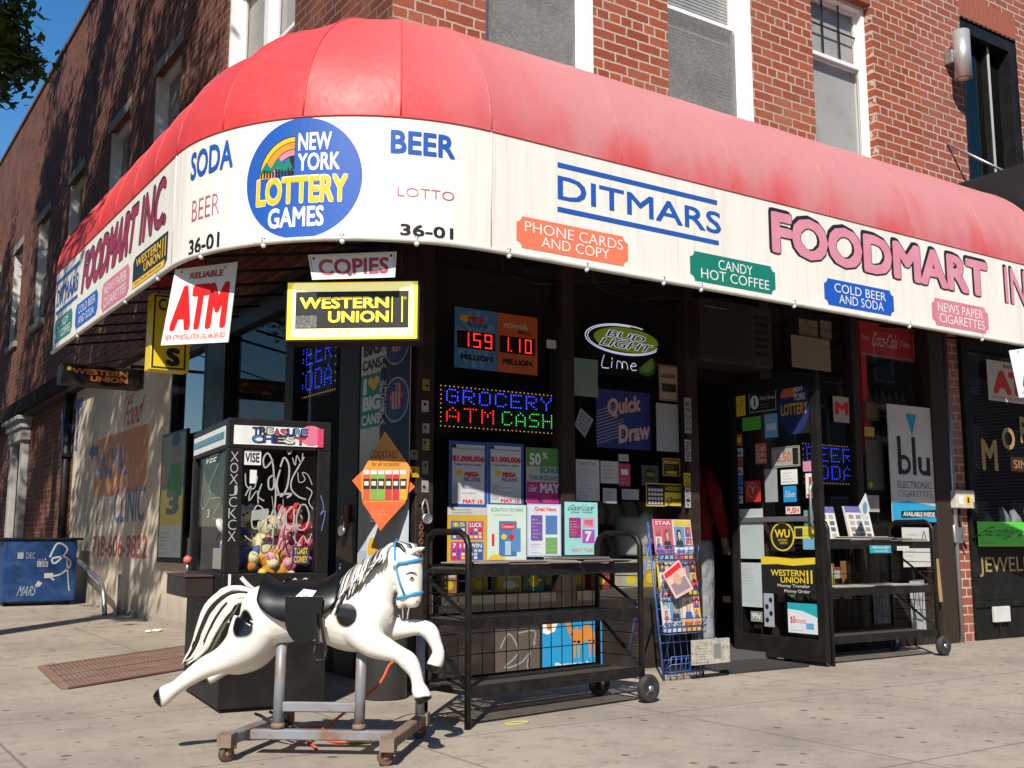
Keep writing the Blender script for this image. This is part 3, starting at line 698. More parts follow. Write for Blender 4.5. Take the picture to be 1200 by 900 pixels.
h = v1-v0; ua, _ = VAL.hit(1177, 330); ub = LT-.12
ar.text('INC.', ua-.02, v0-.005, ub-.012, v1+.02, mk_, 2, .03); ar.text('INC.', ua, v0, ub, v1, mpk, 3, .015)
# side street
bar_((67, 331), (94, 309), .03, mb_); bar_((66, 366), (91, 347), .03, mb_)
def sb(x0, x1, xt0, v0, v1): a, _ = VAL.hit(x0, xt0); b, _ = VAL.hit(x1, xt0); return a, v0, b, v1
def svb(p0, p1, p2, p3):
    """four photo corners tl,tr,br,bl on the side stretch -> box from their means"""
    q = [VAL.hit(*p) for p in (p0, p1, p2, p3)]; return (q[0][0]+q[3][0])/2, (q[2][1]+q[3][1])/2, (q[1][0]+q[2][0])/2, (q[0][1]+q[1][1])/2
ar.text('DITMARS', *svb((67, 342), (92, 318), (92, 338), (67, 362)), mb_, 2, .015)
w = svb((99, 290), (197, 203), (198, 262), (98, 341)); u0, v0, u1, v1 = w; v1 -= .04; um = u0+(u1-u0)*.685
ar.text('FOODMART', u0-.02, v0, um, v1+.02, mk_, 2, .07, .06); ar.text('FOODMART', u0, v0, um, v1, mmar, 3, .05, .06)
ar.text('INC.', um+.10, v0, u1-.02, v1+.02, mk_, 2, .03, .1); ar.text('INC.', um+.12, v0, u1, v1, mmar, 3, .015, .1)
def plate4(q, m, lines_):
    u0, v0, u1, v1 = q; c = .045
    ar.poly([(u0+c, v0), (u1-c, v0), (u1, v0+c), (u1, v1-c), (u1-c, v1), (u0+c, v1), (u0, v1-c), (u0, v0+c)], m, 1); h = v1-v0
    for i, (t, a, b) in enumerate(lines_): ar.text(t, u0+(u1-u0)*a, v1-h*(.45+.43*i), u0+(u1-u0)*b, v1-h*(.13+.43*i), mw_, 2, 0.)
plate4(svb((64, 375), (85, 363), (84, 389), (63, 404)), mg_, [('CANDY', .2, .8), ('HOT COFFEE', .06, .94)])
plate4(svb((89, 357), (115, 340), (114, 368), (88, 386)), paint((.015, .10, .48), .4, 0, .2), [('COLD BEER', .14, .9), ('AND SODA', .16, .86)])
plate4(svb((120, 331), (152, 311), (151, 345), (119, 366)), mp_, [('NEWS PAPER', .1, .9), ('CIGARETTES', .1, .9)])
q = svb((157, 301), (197, 273), (196, 312), (155, 337)); u0, v0, u1, v1 = q; h = v1-v0
ar.poly([(u0+.05, v1), (u1, v1), (u1, v0+.15*h), (u1-.05, v0), (u0, v0), (u0, v1-.15*h)], mk_, 1); ar.rect(u0, v0, u1-.05, v0+.2*h, my_, 2)
ar.text('WESTERN', u0+.1*(u1-u0), v0+.62*h, u0+.82*(u1-u0), v0+.9*h, my_, 2, .02); ar.text('UNION', u0+.34*(u1-u0), v0+.3*h, u0+.82*(u1-u0), v0+.58*h, my_, 2, .02)
for k in (.86, .93): ar.rect(u0+k*(u1-u0), v0+.3*h, u0+(k+.025)*(u1-u0), v0+.9*h, my_, 2)
ar.text('Money Transfer  Money Order', u0+.08*(u1-u0), v0+.06*h, u0+.85*(u1-u0), v0+.15*h, mk_, 3)
mb.build('valance', awn)
# frame and little bulbs
mb = MB()
for a in ribs:
    p = VAL.pt(a, VZ0+.06, -.03); q = inner(a); mb.tube([p, (q.x, q.y, VZ0+.3)], .012, M_brown, 6); mb.tube([p, VAL.pt(a, VZ1, -.03)], .012, M_brown, 6)
mb.tube([VAL.pt(u, VZ0+.06, -.03) for u in us], .016, M_brown, 6); mb.tube([VAL.pt(u, VZ1-.01, -.03) for u in us], .014, M_brown, 6)
mb.build('awning_frame', awn)
for x0, x1, z0, z1, sg in ((3.5, 4.6, 2.72, 2.66, .16), (4.2, 5.6, 2.7, 2.6, .12), (6.3, 7.6, 2.66, 2.62, .10)):
    q = MB(); q.tube([(x0+(x1-x0)*i/14, 5.35+.25*math.sin(i*.5), z0+(z1-z0)*i/14-sg*4*(i/14)*(1-i/14)+.012*math.sin(i*2.1)) for i in range(15)], .003, M_dark, 5); q.build('wire', awn)
for q in ((92, 392), (148, 357), (186, 334), (236, 311), (309, 297), (401, 290), (488, 291), (596, 303), (687, 318), (777, 333), (821, 341), (930, 359), (1065, 383), (1150, 397)):
    u, v = VAL.hit(*q); b = MB(); p = VAL.pt(u, VZ0-.018, .004); b.ball(p, .015, paint((.78, .77, .74), .15, 0, .05), 12, 8); b.lathe([(0, .013), (.03, .013)], p+Vector((0, 0, .012)), (0, 0, 1), M_galv, 10); b.build('light_bulb', awn)
# ================================================================== THE NEIGHBOUR, ITS AWNING AND SHOP
nb = thing('brick_building', 'paler red brick building next door with tall black framed window over a jewelry shop', 'building', (BX, YF, 0))
NX = 24.
zn = 3.0; NW = (9.66, 10.68, 3.9, 6.3)
pier = (BX+.03, 9.24)
mb = MB(); wall(mb, 'x', YF+.004, BX, NX, zn, 8.8, [NW, (12.4, 13.4, 3.9, 6.3), (15.2, 16.2, 3.9, 6.3), (18, 19, 3.9, 6.3)], .26, BR_N, M_black)
mb.box(pier[0], YF-.012, -.02, pier[1], YF+.2, zn, BR_N); mb.quad((NX, YF, 0), (NX, 20, 0), (NX, 20, 8.8), (NX, YF, 8.8), BR_N)
mb.quad((BX+.01, YF, 8.77), (NX, YF, 8.77), (NX, 20, 8.77), (BX+.01, 20, 8.77), M_dark); mb.build('wall', nb)
mb = MB()                                           # soldier course over the window
for i in range(12): a = NW[0]+(NW[1]-NW[0])*i/12; mb.box(a+.006, YF-.006, NW[3]+.01, a+(NW[1]-NW[0])/12-.006, YF+.03, NW[3]+.26, paint((.34, .095, .06), .9, 0, .4, (.2, .06, .04), 30))
mb.build('soldier_course', nb)
for o in [NW, (12.4, 13.4, 3.9, 6.3), (15.2, 16.2, 3.9, 6.3), (18, 19, 3.9, 6.3)]:
    f = MB(); a, b, c, d = o
    f.box(a+.002, YF+.02, c, a+.07, YF+.25, d-.002, M_black); f.box(b-.12, YF+.02, c, b-.002, YF+.25, d-.002, M_black); f.box(a+.07, YF+.02, d-.14, b-.12, YF+.25, d-.002, M_black)
    f.box((a+b)/2+.08, YF+.1, c, (a+b)/2+.14, YF+.2, d-.14, M_black); f.box((a+b)/2+.10, YF+.085, c, (a+b)/2+.12, YF+.099, d-.14, M_silver)
    w = f.build('window', nb); g = MB(); g.box(a+.07, YF+.16, c, b-.12, YF+.166, d-.14, glass((.3, .36, .3), .05, .02)); g.build('pane', w)
    f = MB(); f.box(a+.07, YF+.24, c, b-.12, YF+.25, d-.14, paint((.03, .04, .03), .6)); f.build('blind', w)  # dark green tint paints a tree reflection into pane and blind
mj = paint((.010, .010, .010), .6, 0, .5, (.03, .03, .026), 9, .15)
mb = MB(); mb.box(9.25, YF-.03, -.02, 12.6, YF+.12, .30, mj); mb.box(9.25, YF-.05, .30, 12.6, YF+.12, .36, mj); mb.box(9.25, YF-.04, .36, 12.6, YF+.12, .94, mj)
mb.box(9.25, YF-.06, .94, 12.6, YF+.12, .97, mj); mb.box(9.25, YF-.05, .97, 9.36, YF+.12, 2.78, mj); mb.box(9.25, YF-.05, 2.78, 12.6, YF+.12, 3.0, mj); mb.box(12.5, YF-.05, .97, 12.6, YF+.12, 2.78, mj)
sj = front(YF-.04); ar = Art(mb, sj, None, .0012, .0)
gold = paint((.48, .33, .13), .4, .3, .3)
def fb(sf, tl, br): a, d = sf.hit(*tl); c, b = sf.hit(*br); return a, b, c, d
u0, v0, u1, v1 = fb(sj, (1147, 653), (1200, 676)); ar.text('JEWELRY', u0, v0+.01, u0+1.02, v1+.0, gold, 1, .008)
mb.build('shop_front', nb, bevel=.004)
mb = MB(); mb.box(9.36, YF+.03, .97, 12.5, YF+.038, 2.78, GL)
ar = Art(mb, front(YF+.03), None, .0012, .001); sjw = front(YF+.03)
for t, tl, br, s in (('M', (1149, 514), (1170, 552), .3), ('O', (1173, 500), (1190, 528), .2), ('R', (1194, 488), (1206, 520), .1), ('E', (1215, 486), (1230, 518), 0)):
    a, b, c, d = fb(sjw, tl, br); ar.text(t, a, min(b, d), c, max(b, d), gold, 1, .03)
a, b, c, d = fb(sjw, (1183, 535), (1235, 553)); ar.rect(a, b-.02, c, d, paint((.05, .01, .01), .4), 1); ar.text('SINCE', a+.06, b+.01, a+.5, d-.03, gold, 2)
mb.build('shop_window', nb)
mb = MB(); mb.quad((9.3, 8.2, 0), (12.6, 8.2, 0), (12.6, 8.2, 3), (9.3, 8.2, 3), mi); mb.quad((9.3, YF+.1, 3), (12.6, YF+.1, 3), (12.6, 8.2, 3), (9.3, 8.2, 3), mi); mb.quad((9.28, YF+.1, 0), (9.28, 8.2, 0), (9.28, 8.2, 3), (9.28, YF+.1, 3), mi)
mb.box(9.3, YF+.13, .86, 12.5, YF+.9, .93, paint((.02, .02, .02), .5)); mb.build('display_shelf', nb)
mb = MB(); mb.box(12.6, YF-.02, 0, NX, YF+.1, zn, M_brown); mb.build('shop_front', nb)
# its black awning and stay rod
mb = MB(); x0, x1 = 9.13, 13.5
mb.add([(x0, YF-.004, 4.34), (x0, YF-1.3, 4.34), (x0, YF-1.3, 3.5), (x0, YF-.004, 3.5), (x1, YF-.004, 4.34), (x1, YF-1.3, 4.34), (x1, YF-1.3, 3.5), (x1, YF-.004, 3.5)],
       [(0, 1, 2, 3), (7, 6, 5, 4), (0, 4, 5, 1), (1, 5, 6, 2), (2, 6, 7, 3)], paint((.010, .010, .011), .75, 0, .3))
ba = thing('shop_awning', 'plain black box awning over the jewelry shop, right of the red one', 'awning', (x0, YF, 3.5)); mb.build('canopy', ba, bevel=.01)
mb = MB(); mb.tube([hity(1110, 168, YF), (9.75, YF-.55, 4.36)], .014, M_galv, 8); mb.build('stay_rod', ba)
# sconce
p = hity(1110, 70, YF); L_ = thing('wall_light', 'brushed metal cylinder wall light beside the black framed upper window', 'wall light', p)
mb = MB(); c = Vector((p.x+.03, YF-.15, p.z)); mb.lathe([(-.25, .072), (-.25, .082), (.25, .082), (.25, .072)], c, (0, 0, 1), paint((.50, .49, .47), .35, .5, .2), 24); mb.build('shade', L_)
mb = MB(); mb.box(p.x-.05, YF-.09, p.z-.07, p.x+.07, YF-.001, p.z+.07, M_galv); mb.build('bracket', L_, .006)
mb = MB(); mb.ball(c+Vector((0, 0, -.235)), (.06, .06, .03), paint((.75, .65, .45), .3), 14, 8); mb.build('lamp', L_)
# alarm box and conduit on the brick pier
al = thing('alarm_box', 'cream electric alarm box with yellow sticker on the narrow brick pier', 'alarm box', (9.1, YF, 1.2))
mb = MB(); a = fb(front(YF-.1), (1118, 574), (1141, 596)); mb.box(a[0], YF-.12, a[1], a[2], YF-.013, a[3], paint((.62, .58, .48), .5, 0, .5)); mb.build('body', al, .008)
Ar = MB(); A_ = Art(Ar, front(YF-.12), a, .0012, .001); A_.disc(.62, .45, .16, .28, my_, 1); A_.text('1', .57, .3, .67, .6, mk_, 2); A_.rect(.1, .2, .35, .7, paint(PAPER), 1); Ar.build('sticker', al)
mb = MB(); mb.tube([(9.0, YF-.04, 0), (9.0, YF-.04, 2.9)], .025, M_galv, 10); mb.tube([(9.06, YF-.05, 1.3), (9.06, YF-.06, .95), (9.12, YF-.06, .85)], .012, M_black, 8); mb.build('conduit', al)
mb = MB(); a = fb(front(YF-.06), (1121, 618), (1130, 636)); mb.box(a[0], YF-.07, a[1], a[2], YF-.013, a[3], M_galv); mb.tube([(a[0]-.03, YF-.05, a[3]+.02), (a[0]-.03, YF-.06, a[1])], .025, M_galv, 10); mb.build('switch_box', al, .004)

# green banner, white plate and necklace busts of the jeweller
def d_(A): 
    A.text('Exciting Collection', .03, .28, .98, .80, paint((.01, .08, .02), .5), 1, .0, .25); A.rect(0, .03, 1, .08, paint((.45, .5, .1), .5), 1); A.lines(.03, .1, .35, .22, 1, mk_, 1)
u0, v0, u1, v1 = fb(front(YF-.06), (1144, 611), (1200, 644)); sheet_uv('banner', front(YF-.062), (u0, v0+.03, u0+1.5, v1), paint((.10, .62, .06), .5, 0, .15), 'bright green banner across the jewelry shop window', 'banner', d_)
mb = MB(); a = fb(front(YF-.05), (1163, 711), (1182, 728)); mb.box(a[0], YF-.075, a[1], a[2], YF-.041, a[3], paint((.6, .6, .58), .5)); mb.tube([((a[0]+a[2])/2-.03, YF-.06, a[1]), ((a[0]+a[2])/2-.03, YF-.055, a[1]-.1)], .008, M_black, 6)
tag(mb.build('letter_box', bevel=.006), 'small white metal box low on the black jewelry shop front', 'box')
for i, (px, sc) in enumerate(((1156, .8), (1174, 1.05), (1188, .95), (1205, 1.))):
    q = hity(px, 605, YF+.3); b = MB(); h = .27*sc
    b.lathe([(0, .07*sc), (.015, .07*sc), (.02, .03), (.05, .03)], (q.x, q.y, .93), (0, 0, 1), paint((.30, .30, .29), .6), 14)
    b.tube([(q.x, q.y, .97), (q.x, q.y-.03, .97+h*.35), (q.x, q.y-.02, .97+h*.7), (q.x, q.y+.02, .97+h)], [(.03, .11*sc), (.045, .12*sc), (.04, .07*sc), (.03, .035*sc)], paint((.24, .25, .25), .6), 16)
    tag(b.build('jewelry_bust'), ['short grey necklace bust at left end of the jewelry window', 'tall grey necklace bust second from left in the jewelry window', 'grey necklace bust third from left in the jewelry window', 'grey necklace bust at the cut off right edge of the window'][i], 'display bust', 'necklace busts in the jewelry window')

# ================================================================== STREET TREES
def leafm():
    m, nt, b = nodes('leaf'); g = gpos(nt); n = noise(nt, 1.4, 3, g); n2 = noise(nt, 30, 1, g)
    c = mixc(nt, ramp(nt, n, .35, .65), (.05, .11, .018), (.10, .19, .035)); c = mixc(nt, mth(nt, 'MULTIPLY', n2, .5), c, (.07, .13, .02))
    nt.links.new(c, b.inputs['Base Color']); b.inputs['Roughness'].default_value = .55; b.inputs['Specular IOR Level'].default_value = .3
    tr = N(nt, 'ShaderNodeBsdfTranslucent'); nt.links.new(c, tr.inputs[0]); mx = N(nt, 'ShaderNodeMixShader'); mx.inputs[0].default_value = .4; nt.links.new(b.outputs[0], mx.inputs[1]); nt.links.new(tr.outputs[0], mx.inputs[2]); nt.links.new(mx.outputs[0], nt.nodes['Material Output'].inputs[0]); return m
M_leaf = leafm(); M_bark = paint((.09, .07, .055), .9, 0, .7, (.03, .025, .02), 14)
def tree(x, y, cz, rx, ry, rz, n, label, seed):
    rnd = random.Random(seed); t = thing('street_tree', label, 'tree', (x, y, 0), 0, 'trees along the side street kerb'); base = gz(y)-.02
    mb = MB(); top = cz+rz*.35
    trunk = [(x, y, base), (x+.03, y-.02, 1.6), (x-.05, y+.05, 3.4), (x+.05, y, cz-rz*.45), (x, y+.1, cz), (x+.05, y, top)]
    mb.tube(trunk, [.24, .18, .16, .13, .08, .03], M_bark, 10); tips = []
    for i in range(16):
        a = rnd.uniform(0, 2*math.pi); k = rnd.uniform(.1, 1); s = Vector(trunk[3]).lerp(Vector(trunk[5]), k*.9)
        d = Vector((math.cos(a)*rx*rnd.uniform(.55, .9), math.sin(a)*ry*rnd.uniform(.55, .9), rz*rnd.uniform(-.25, .5)))
        e = Vector((x, y, cz+(k-.5)*rz)) + d; m1 = s.lerp(e, .5)+Vector((0, 0, .25)); mb.tube([s, m1, e], [.06, .04, .012], M_bark, 6); tips += [e, m1]
    if seed == 2: e = hity(-10, 45, 12.8); mb.tube([trunk[3], Vector(trunk[3]).lerp(e, .5)+Vector((0, 0, .3)), e], [.07, .045, .012], M_bark, 6); mb.tube([e, hity(28, 70, 12.9)], [.015, .005], M_bark, 5)
    mb.build('trunk', t)
    cr = MB(); cl = []
    for i in range(36):
        while True:
            q = Vector((rnd.uniform(-1, 1), rnd.uniform(-1, 1), rnd.uniform(-1, 1)))
            if .25 < q.length < 1: break
        cl.append(Vector((x+q.x*rx, y+q.y*ry, cz+q.z*rz)))
    extra = []
    if seed == 2:
        extra = [hity(a, b, 12.4+.15*i) for i, (a, b) in enumerate(((-40, 10), (-10, 25), (8, 10), (14, 40), (0, 60), (22, 62), (26, 75), (-15, 80), (6, 92), (-25, 45), (4, 30), (14, 75), (-8, 110)))]
    cl += tips; vs = []; fs = []
    for i in range(n):
        c = rnd.choice(cl); r = .27
        if extra and i % 13 == 0: c = rnd.choice(extra); r = .15
        p = c+Vector((rnd.gauss(0, r), rnd.gauss(0, r), rnd.gauss(0, r*.6)))
        a = Vector((rnd.gauss(0, 1), rnd.gauss(0, 1), rnd.gauss(0, .5))).normalized(); nn = Vector((rnd.gauss(0, .6), rnd.gauss(0, .6), 1)).normalized(); w = a.cross(nn).normalized()
        l = rnd.uniform(.05, .10); k = len(vs); vs += [p-a*l, p+w*l*.42, p+a*l, p-w*l*.42]; fs.append((k, k+1, k+2, k+3))
    cr.add(vs, fs, M_leaf); cr.build('crown', t)
tree(-1.15, 7.9, 9.6, 1.8, 2.7, 4.2, 13500, 'leafy street tree at the kerb nearest the corner, mostly above the picture', 1)
tree(-.75, 12.8, 9.1, 2.3, 2.9, 4.2, 22000, 'leafy street tree whose branch tips show against the sky at top left', 2)
tree(-1.2, 18.8, 7.6, 2.0, 2.6, 3.0, 15000, 'leafy street tree farthest along the side street kerb', 3)

# ================================================================== ACROSS THE TWO STREETS (unseen blocks, added to cut sky light and be mirrored in the glass)
def sky_blocker(x0, y0, x1, y1, h, face, c, label):
    b = thing('added_apartment_block', label, 'building', ((x0+x1)/2, (y0+y1)/2, -.14)); mw = paint(c, .9, 0, .5, None, 1.5); q = MB(); q.box(x0, y0, -.2, x1, y1, h, mw); q.box(x0-.2, y0-.2, h, x1+.2, y1+.2, h+.4, paint((.2, .18, .16), .8)); q.build('wall', b)
    a0, a1 = (x0, x1) if face == 'y' else (y0, y1); n = int((a1-a0)/3)
    for s in range(int(h/3.3)):
        for i in range(n):
            a = a0+(a1-a0)*(i+.5)/n; z = .9+3.3*s; f = MB(); g = MB()
            if face == 'y': f.box(a-.6, y1, z-.06, a+.6, y1+.04, z+1.76, M_trim); g.box(a-.52, y1+.041, z, a+.52, y1+.048, z+1.7, paint((.03, .035, .04), .1))
            else: f.box(x1, a-.6, z-.06, x1+.04, a+.6, z+1.76, M_trim); g.box(x1+.041, a-.52, z, x1+.048, a+.52, z+1.7, paint((.03, .035, .04), .1))
            w = f.build('window', b); g.build('pane', w)
sky_blocker(-13, -27, 90, -15.5, 14, 'y', (.20, .10, .07), 'added unseen brown brick building across the main street, cuts sky light, mirrored in windows')
sky_blocker(-26, 1, -13, 46, 18, 'x', (.26, .19, .13), 'added unseen tan brick building across the side street, cuts sky light, mirrored in windows')

# ================================================================== SHOP DOOR AND AIR CONDITIONER
DX = 6.40
door = MB(); y0, y1, z0, z1 = 5.40, 6.32, .03, 2.19; w = .075
door.box(DX-.022, y0, z0, DX+.022, y0+w, z1, M_black); door.box(DX-.022, y1-w, z0, DX+.022, y1, z1, M_black); door.box(DX-.022, y0+w, z0, DX+.022, y1-w, z0+.16, M_black)
door.box(DX-.022, y0+w, z1-.1, DX+.022, y1-w, z1, M_black); door.box(DX-.024, y0+w, 1.06, DX+.024, y1-w, 1.10, M_galv)
DOOR = door.build('door', bld, .004)
g = MB(); g.box(DX-.004, y0+w, z0+.16, DX+.004, y1-w, 1.06, GL); g.box(DX-.004, y0+w, 1.10, DX+.004, y1-w, z1-.1, GL); g.build('pane', DOOR)
g = MB(); g.tube([(DX-.05, y0+.05, 1.0), (DX-.075, y0+.05, 1.05), (DX-.075, y0+.05, 1.30), (DX-.05, y0+.05, 1.35)], .011, M_galv, 8); g.build('handle', DOOR)
sd = Plane((DX-.005, 0, 0), (0, -1, 0), (-1, 0, 0), (0, 0, 1))
def stk(tl, br, board, draw=None, name='sticker', label=None, n0=.0015): return sheet(name, sd, tl, br, board, label, None, draw, th=.0012, n0=n0, parent=DOOR, step=.0008)
yl = paint((.72, .52, .03), .45, 0, .15); kk = paint((.015, .015, .015), .45, 0, .2); pw = paint((.66, .65, .62), .6, 0, .15)
stk((892, 652), (958, 698), kk, lambda A: (A.poly([(0, .78), (0, 1), (.25, .99), (.6, .95), (1, .99), (1, .82), (.6, .76), (.3, .80)], yl, 1), A.text('WESTERN', .18, .48, .80, .65, yl, 1, .02), A.text('UNION', .36, .30, .80, .46, yl, 1, .02), A.rect(.83, .3, .86, .65, yl, 1), A.rect(.9, .3, .93, .65, yl, 1), A.text('Money Transfer', .30, .16, .88, .27, pw, 1), A.text('Money Order', .42, .02, .88, .13, pw, 1)), label='black and yellow money transfer sticker')
def wu(A): A.disc(.5, .5, .5, .5, yl, 1); A.disc(.5, .5, .44, .45, kk, 2); A.text('WU', .18, .46, .82, .75, yl, 3, .03); A.text('WESTERN', .3, .34, .7, .42, yl, 3); A.text('UNION', .38, .24, .7, .32, yl, 3)
stk((903, 612), (932, 646), kk, wu, label='round yellow ringed sticker')
stk((923, 706), (960, 744), paint((.62, .66, .70), .4, 0, .1), lambda A: (A.poly([(0, 1), (1, 1), (1, .55), (.5, .75), (0, .8)], paint((.02, .35, .42), .4), 1), A.text('$5', .08, .3, .25, .55, paint(RED), 1, .02), A.text('minutes', .25, .33, .6, .5, paint(RED), 1), A.rect(.6, .15, .85, .35, paint((.1, .35, .6)), 1), A.lines(.08, .06, .9, .14, 1, mk_, 1)))
stk((862, 597), (896, 655), paint((.42, .47, .46), .6, 0, .2), lambda A: A.lines(.1, .5, .9, .95, 9, paint((.3, .34, .33)), 1), 'paper_notice')
stk((865, 659), (894, 712), paint((.44, .49, .49), .6, 0, .2), lambda A: A.lines(.1, .1, .9, .9, 12, paint((.3, .34, .35)), 1), 'paper_notice')
def lott(A): A.disc(.5, .5, .5, .5, paint((.02, .03, .11), .4), 1); A.disc(.36, .7, .26, .2, paint((.5, .12, .05), .4), 2, 16, 0, 180); A.text('NEW', .52, .78, .82, .92, paint((.5, .5, .5)), 2, .02); A.text('YORK', .52, .62, .90, .75, paint((.5, .5, .5)), 2, .02); A.text('LOTTERY', .1, .36, .95, .58, paint((.5, .32, .04)), 3, .03)
stk((911, 449), (950, 507), kk, lott, label='round blue lottery sticker')
stk((858, 459), (874, 487), yl, lambda A: (A.ring(.5, .62, .3, .22, .004, kk, 1), A.lines(.15, .1, .85, .38, 3, kk, 1)))
stk((877, 460), (911, 481), kk, lambda A: (A.frame(.03, .05, .97, .95, .004, pw, 1), A.disc(.22, .5, .15, .32, pw, 1), A.text('1', .2, .3, .25, .7, kk, 2), A.text('Notary Service', .42, .5, .92, .75, pw, 1), A.lines(.42, .2, .9, .42, 2, pw, 1)))
stk((870, 490), (892, 503), paint((.10, .42, .05), .5)); stk((896, 486), (912, 512), paint((.16, .38, .62), .5), lambda A: (A.rect(.1, .3, .9, .6, paint((.5, .65, .75)), 1), A.lines(.1, .65, .9, .9, 3, pw, 1)))
stk((858, 510), (870, 522), paint((.6, .12, .02)), lambda A: A.rect(.1, .3, .9, .7, yl, 1)); stk((885, 520), (899, 543), paint((.50, .10, .08)), lambda A: (A.text('Cold', .1, .62, .9, .9, pw, 1), A.text('Soda', .1, .34, .9, .58, pw, 1), A.text('Here', .1, .06, .9, .3, pw, 1)))
stk((904, 525), (938, 546), paint((.35, .33, .30)), lambda A: (A.frame(.02, .04, .98, .96, .004, kk, 1), A.text('6.50', .18, .25, .7, .75, paint((.45, .12, .05)), 1, .02), A.rect(.75, .1, .95, .9, kk, 1)))
for i, c in enumerate(((.5, .5, .5), (.55, .1, .02), (.45, .45, .5), (.08, .2, .5), (.2, .3, .5), (.5, .5, .5))): stk((860, 526+11*i), (871, 535+11*i), paint(c), lambda A: A.rect(.2, .3, .8, .6, paint((.05, .08, .25)), 1))
stk((873, 564), (892, 588), paint((.55, .03, .03)), lambda A: (A.ring(.5, .55, .34, .34, .003, pw, 1), A.text('Y', .35, .4, .65, .75, pw, 1)))
stk((915, 551), (935, 567), paint(PAPER), lambda A: A.lines(.1, .1, .9, .9, 4, mk_, 1)); stk((918, 570), (934, 588), paint((.02, .25, .55)), lambda A: A.text('Tribune', .1, .3, .9, .7, pw, 1, 0, .2))
stk((896, 550), (912, 588), paint((.30, .31, .32)), None); stk((921, 594), (938, 602), paint(PAPER), lambda A: A.text('PUSH', .08, .1, .92, .9, paint(RED), 1, .03))
stk((931, 617), (956, 631), paint((.62, .55, .05)), lambda A: (A.rect(.05, .15, .4, .85, mk_, 1), A.lines(.45, .2, .95, .8, 3, mk_, 1))); stk((944, 555), (956, 583), paint(PAPER), lambda A: (A.rect(.35, .2, .65, .85, paint(RED), 1), A.rect(.1, .05, .9, .15, paint(RED), 1)))
stk((942, 598), (957, 616), paint((.12, .30, .25))); stk((880, 716), (894, 729), paint((.22, .26, .20)), lambda A: A.text('99¢', .1, .15, .9, .85, pw, 1, .02)); stk((895, 695), (908, 735), paint((.32, .35, .40)), lambda A: [A.disc(.3+.4*(i % 2), .2+.2*i, .18, .08, kk, 1, 10) for i in range(4)])
stk((941, 541), (952, 552), paint((.62, .25, .35))); stk((941, 631), (957, 644), paint((.15, .35, .5)))
# air conditioner over the door
ac = thing('air_conditioner', 'dark brown window air conditioner above the open shop door', 'air conditioner', (6.1, YF, 2.3))
sa = front(YF-.16); a = fb(sa, (820, 347), (906, 428)); mac = paint((.035, .022, .017), .6, 0, .4)
mb = MB(); mb.box(a[0], YF-.16, 2.29, a[2], YF+.5, a[3], mac); mb.build('casing', ac, .012)
mb = MB()
for i in range(14): z = 2.34+i*.032; mb.box(a[0]+.05, YF-.166, z, a[2]-.25, YF-.16, z+.018, paint((.025, .016, .013), .6))
for i in range(6): z = 2.38+i*.06; mb.box(a[2]-.2, YF-.165, z, a[2]-.05, YF-.16, z+.03, M_black)
mb.build('grille', ac)
mb = MB(); A_ = Art(mb, sa, None, .001, .001); q = fb(sa, (826, 355), (849, 363)); A_.text('Friedrich', q[0], q[1]-.01, q[2]+.02, q[3], paint((.45, .43, .40), .4), 1); mb.build('name_badge', ac)
# ================================================================== HORSE RIDE
HO = hitz(368, 883); HRZ = math.atan2(-.62, .785)
ride = thing('coin_operated_horse', 'white galloping fairground ride horse with black saddle on a wheeled steel stand', 'ride horse', HO, HRZ)
HM = Matrix.LocRotScale(HO, Matrix.Rotation(HRZ, 3, 'Z'), None)
K = EYE/247.
def hp(px, py, y=0.): return Vector(((px-368)*K*(1.05 if px < 368 else 1.), y, (883-py)*K))       # the ride's own metres: x forward, y to its left (far side), z up
def smooth_pts(pts, n=5):
    o = []; q = [list(p)+([p[3]] if len(p) < 5 else []) for p in pts]
    for i in range(len(q)-1):
        p0, p1, p2, p3 = q[max(i-1, 0)], q[i], q[i+1], q[min(i+2, len(q)-1)]
        for k in range(n): t = k/n; o.append([.5*((2*b)+(c-a)*t+(2*a-5*b+4*c-d)*t*t+(3*b-a-3*c+d)*t**3) for a, b, c, d in zip(p0, p1, p2, p3)])
    return o+[q[-1]]
def chain(mb, pts, m, n=28):
    pts = smooth_pts(pts)
    mb.tube([hp(a, b, c) for a, b, c, *r in pts], [(q[3]*K, q[4]*K) for q in pts], m, n)
spots = []
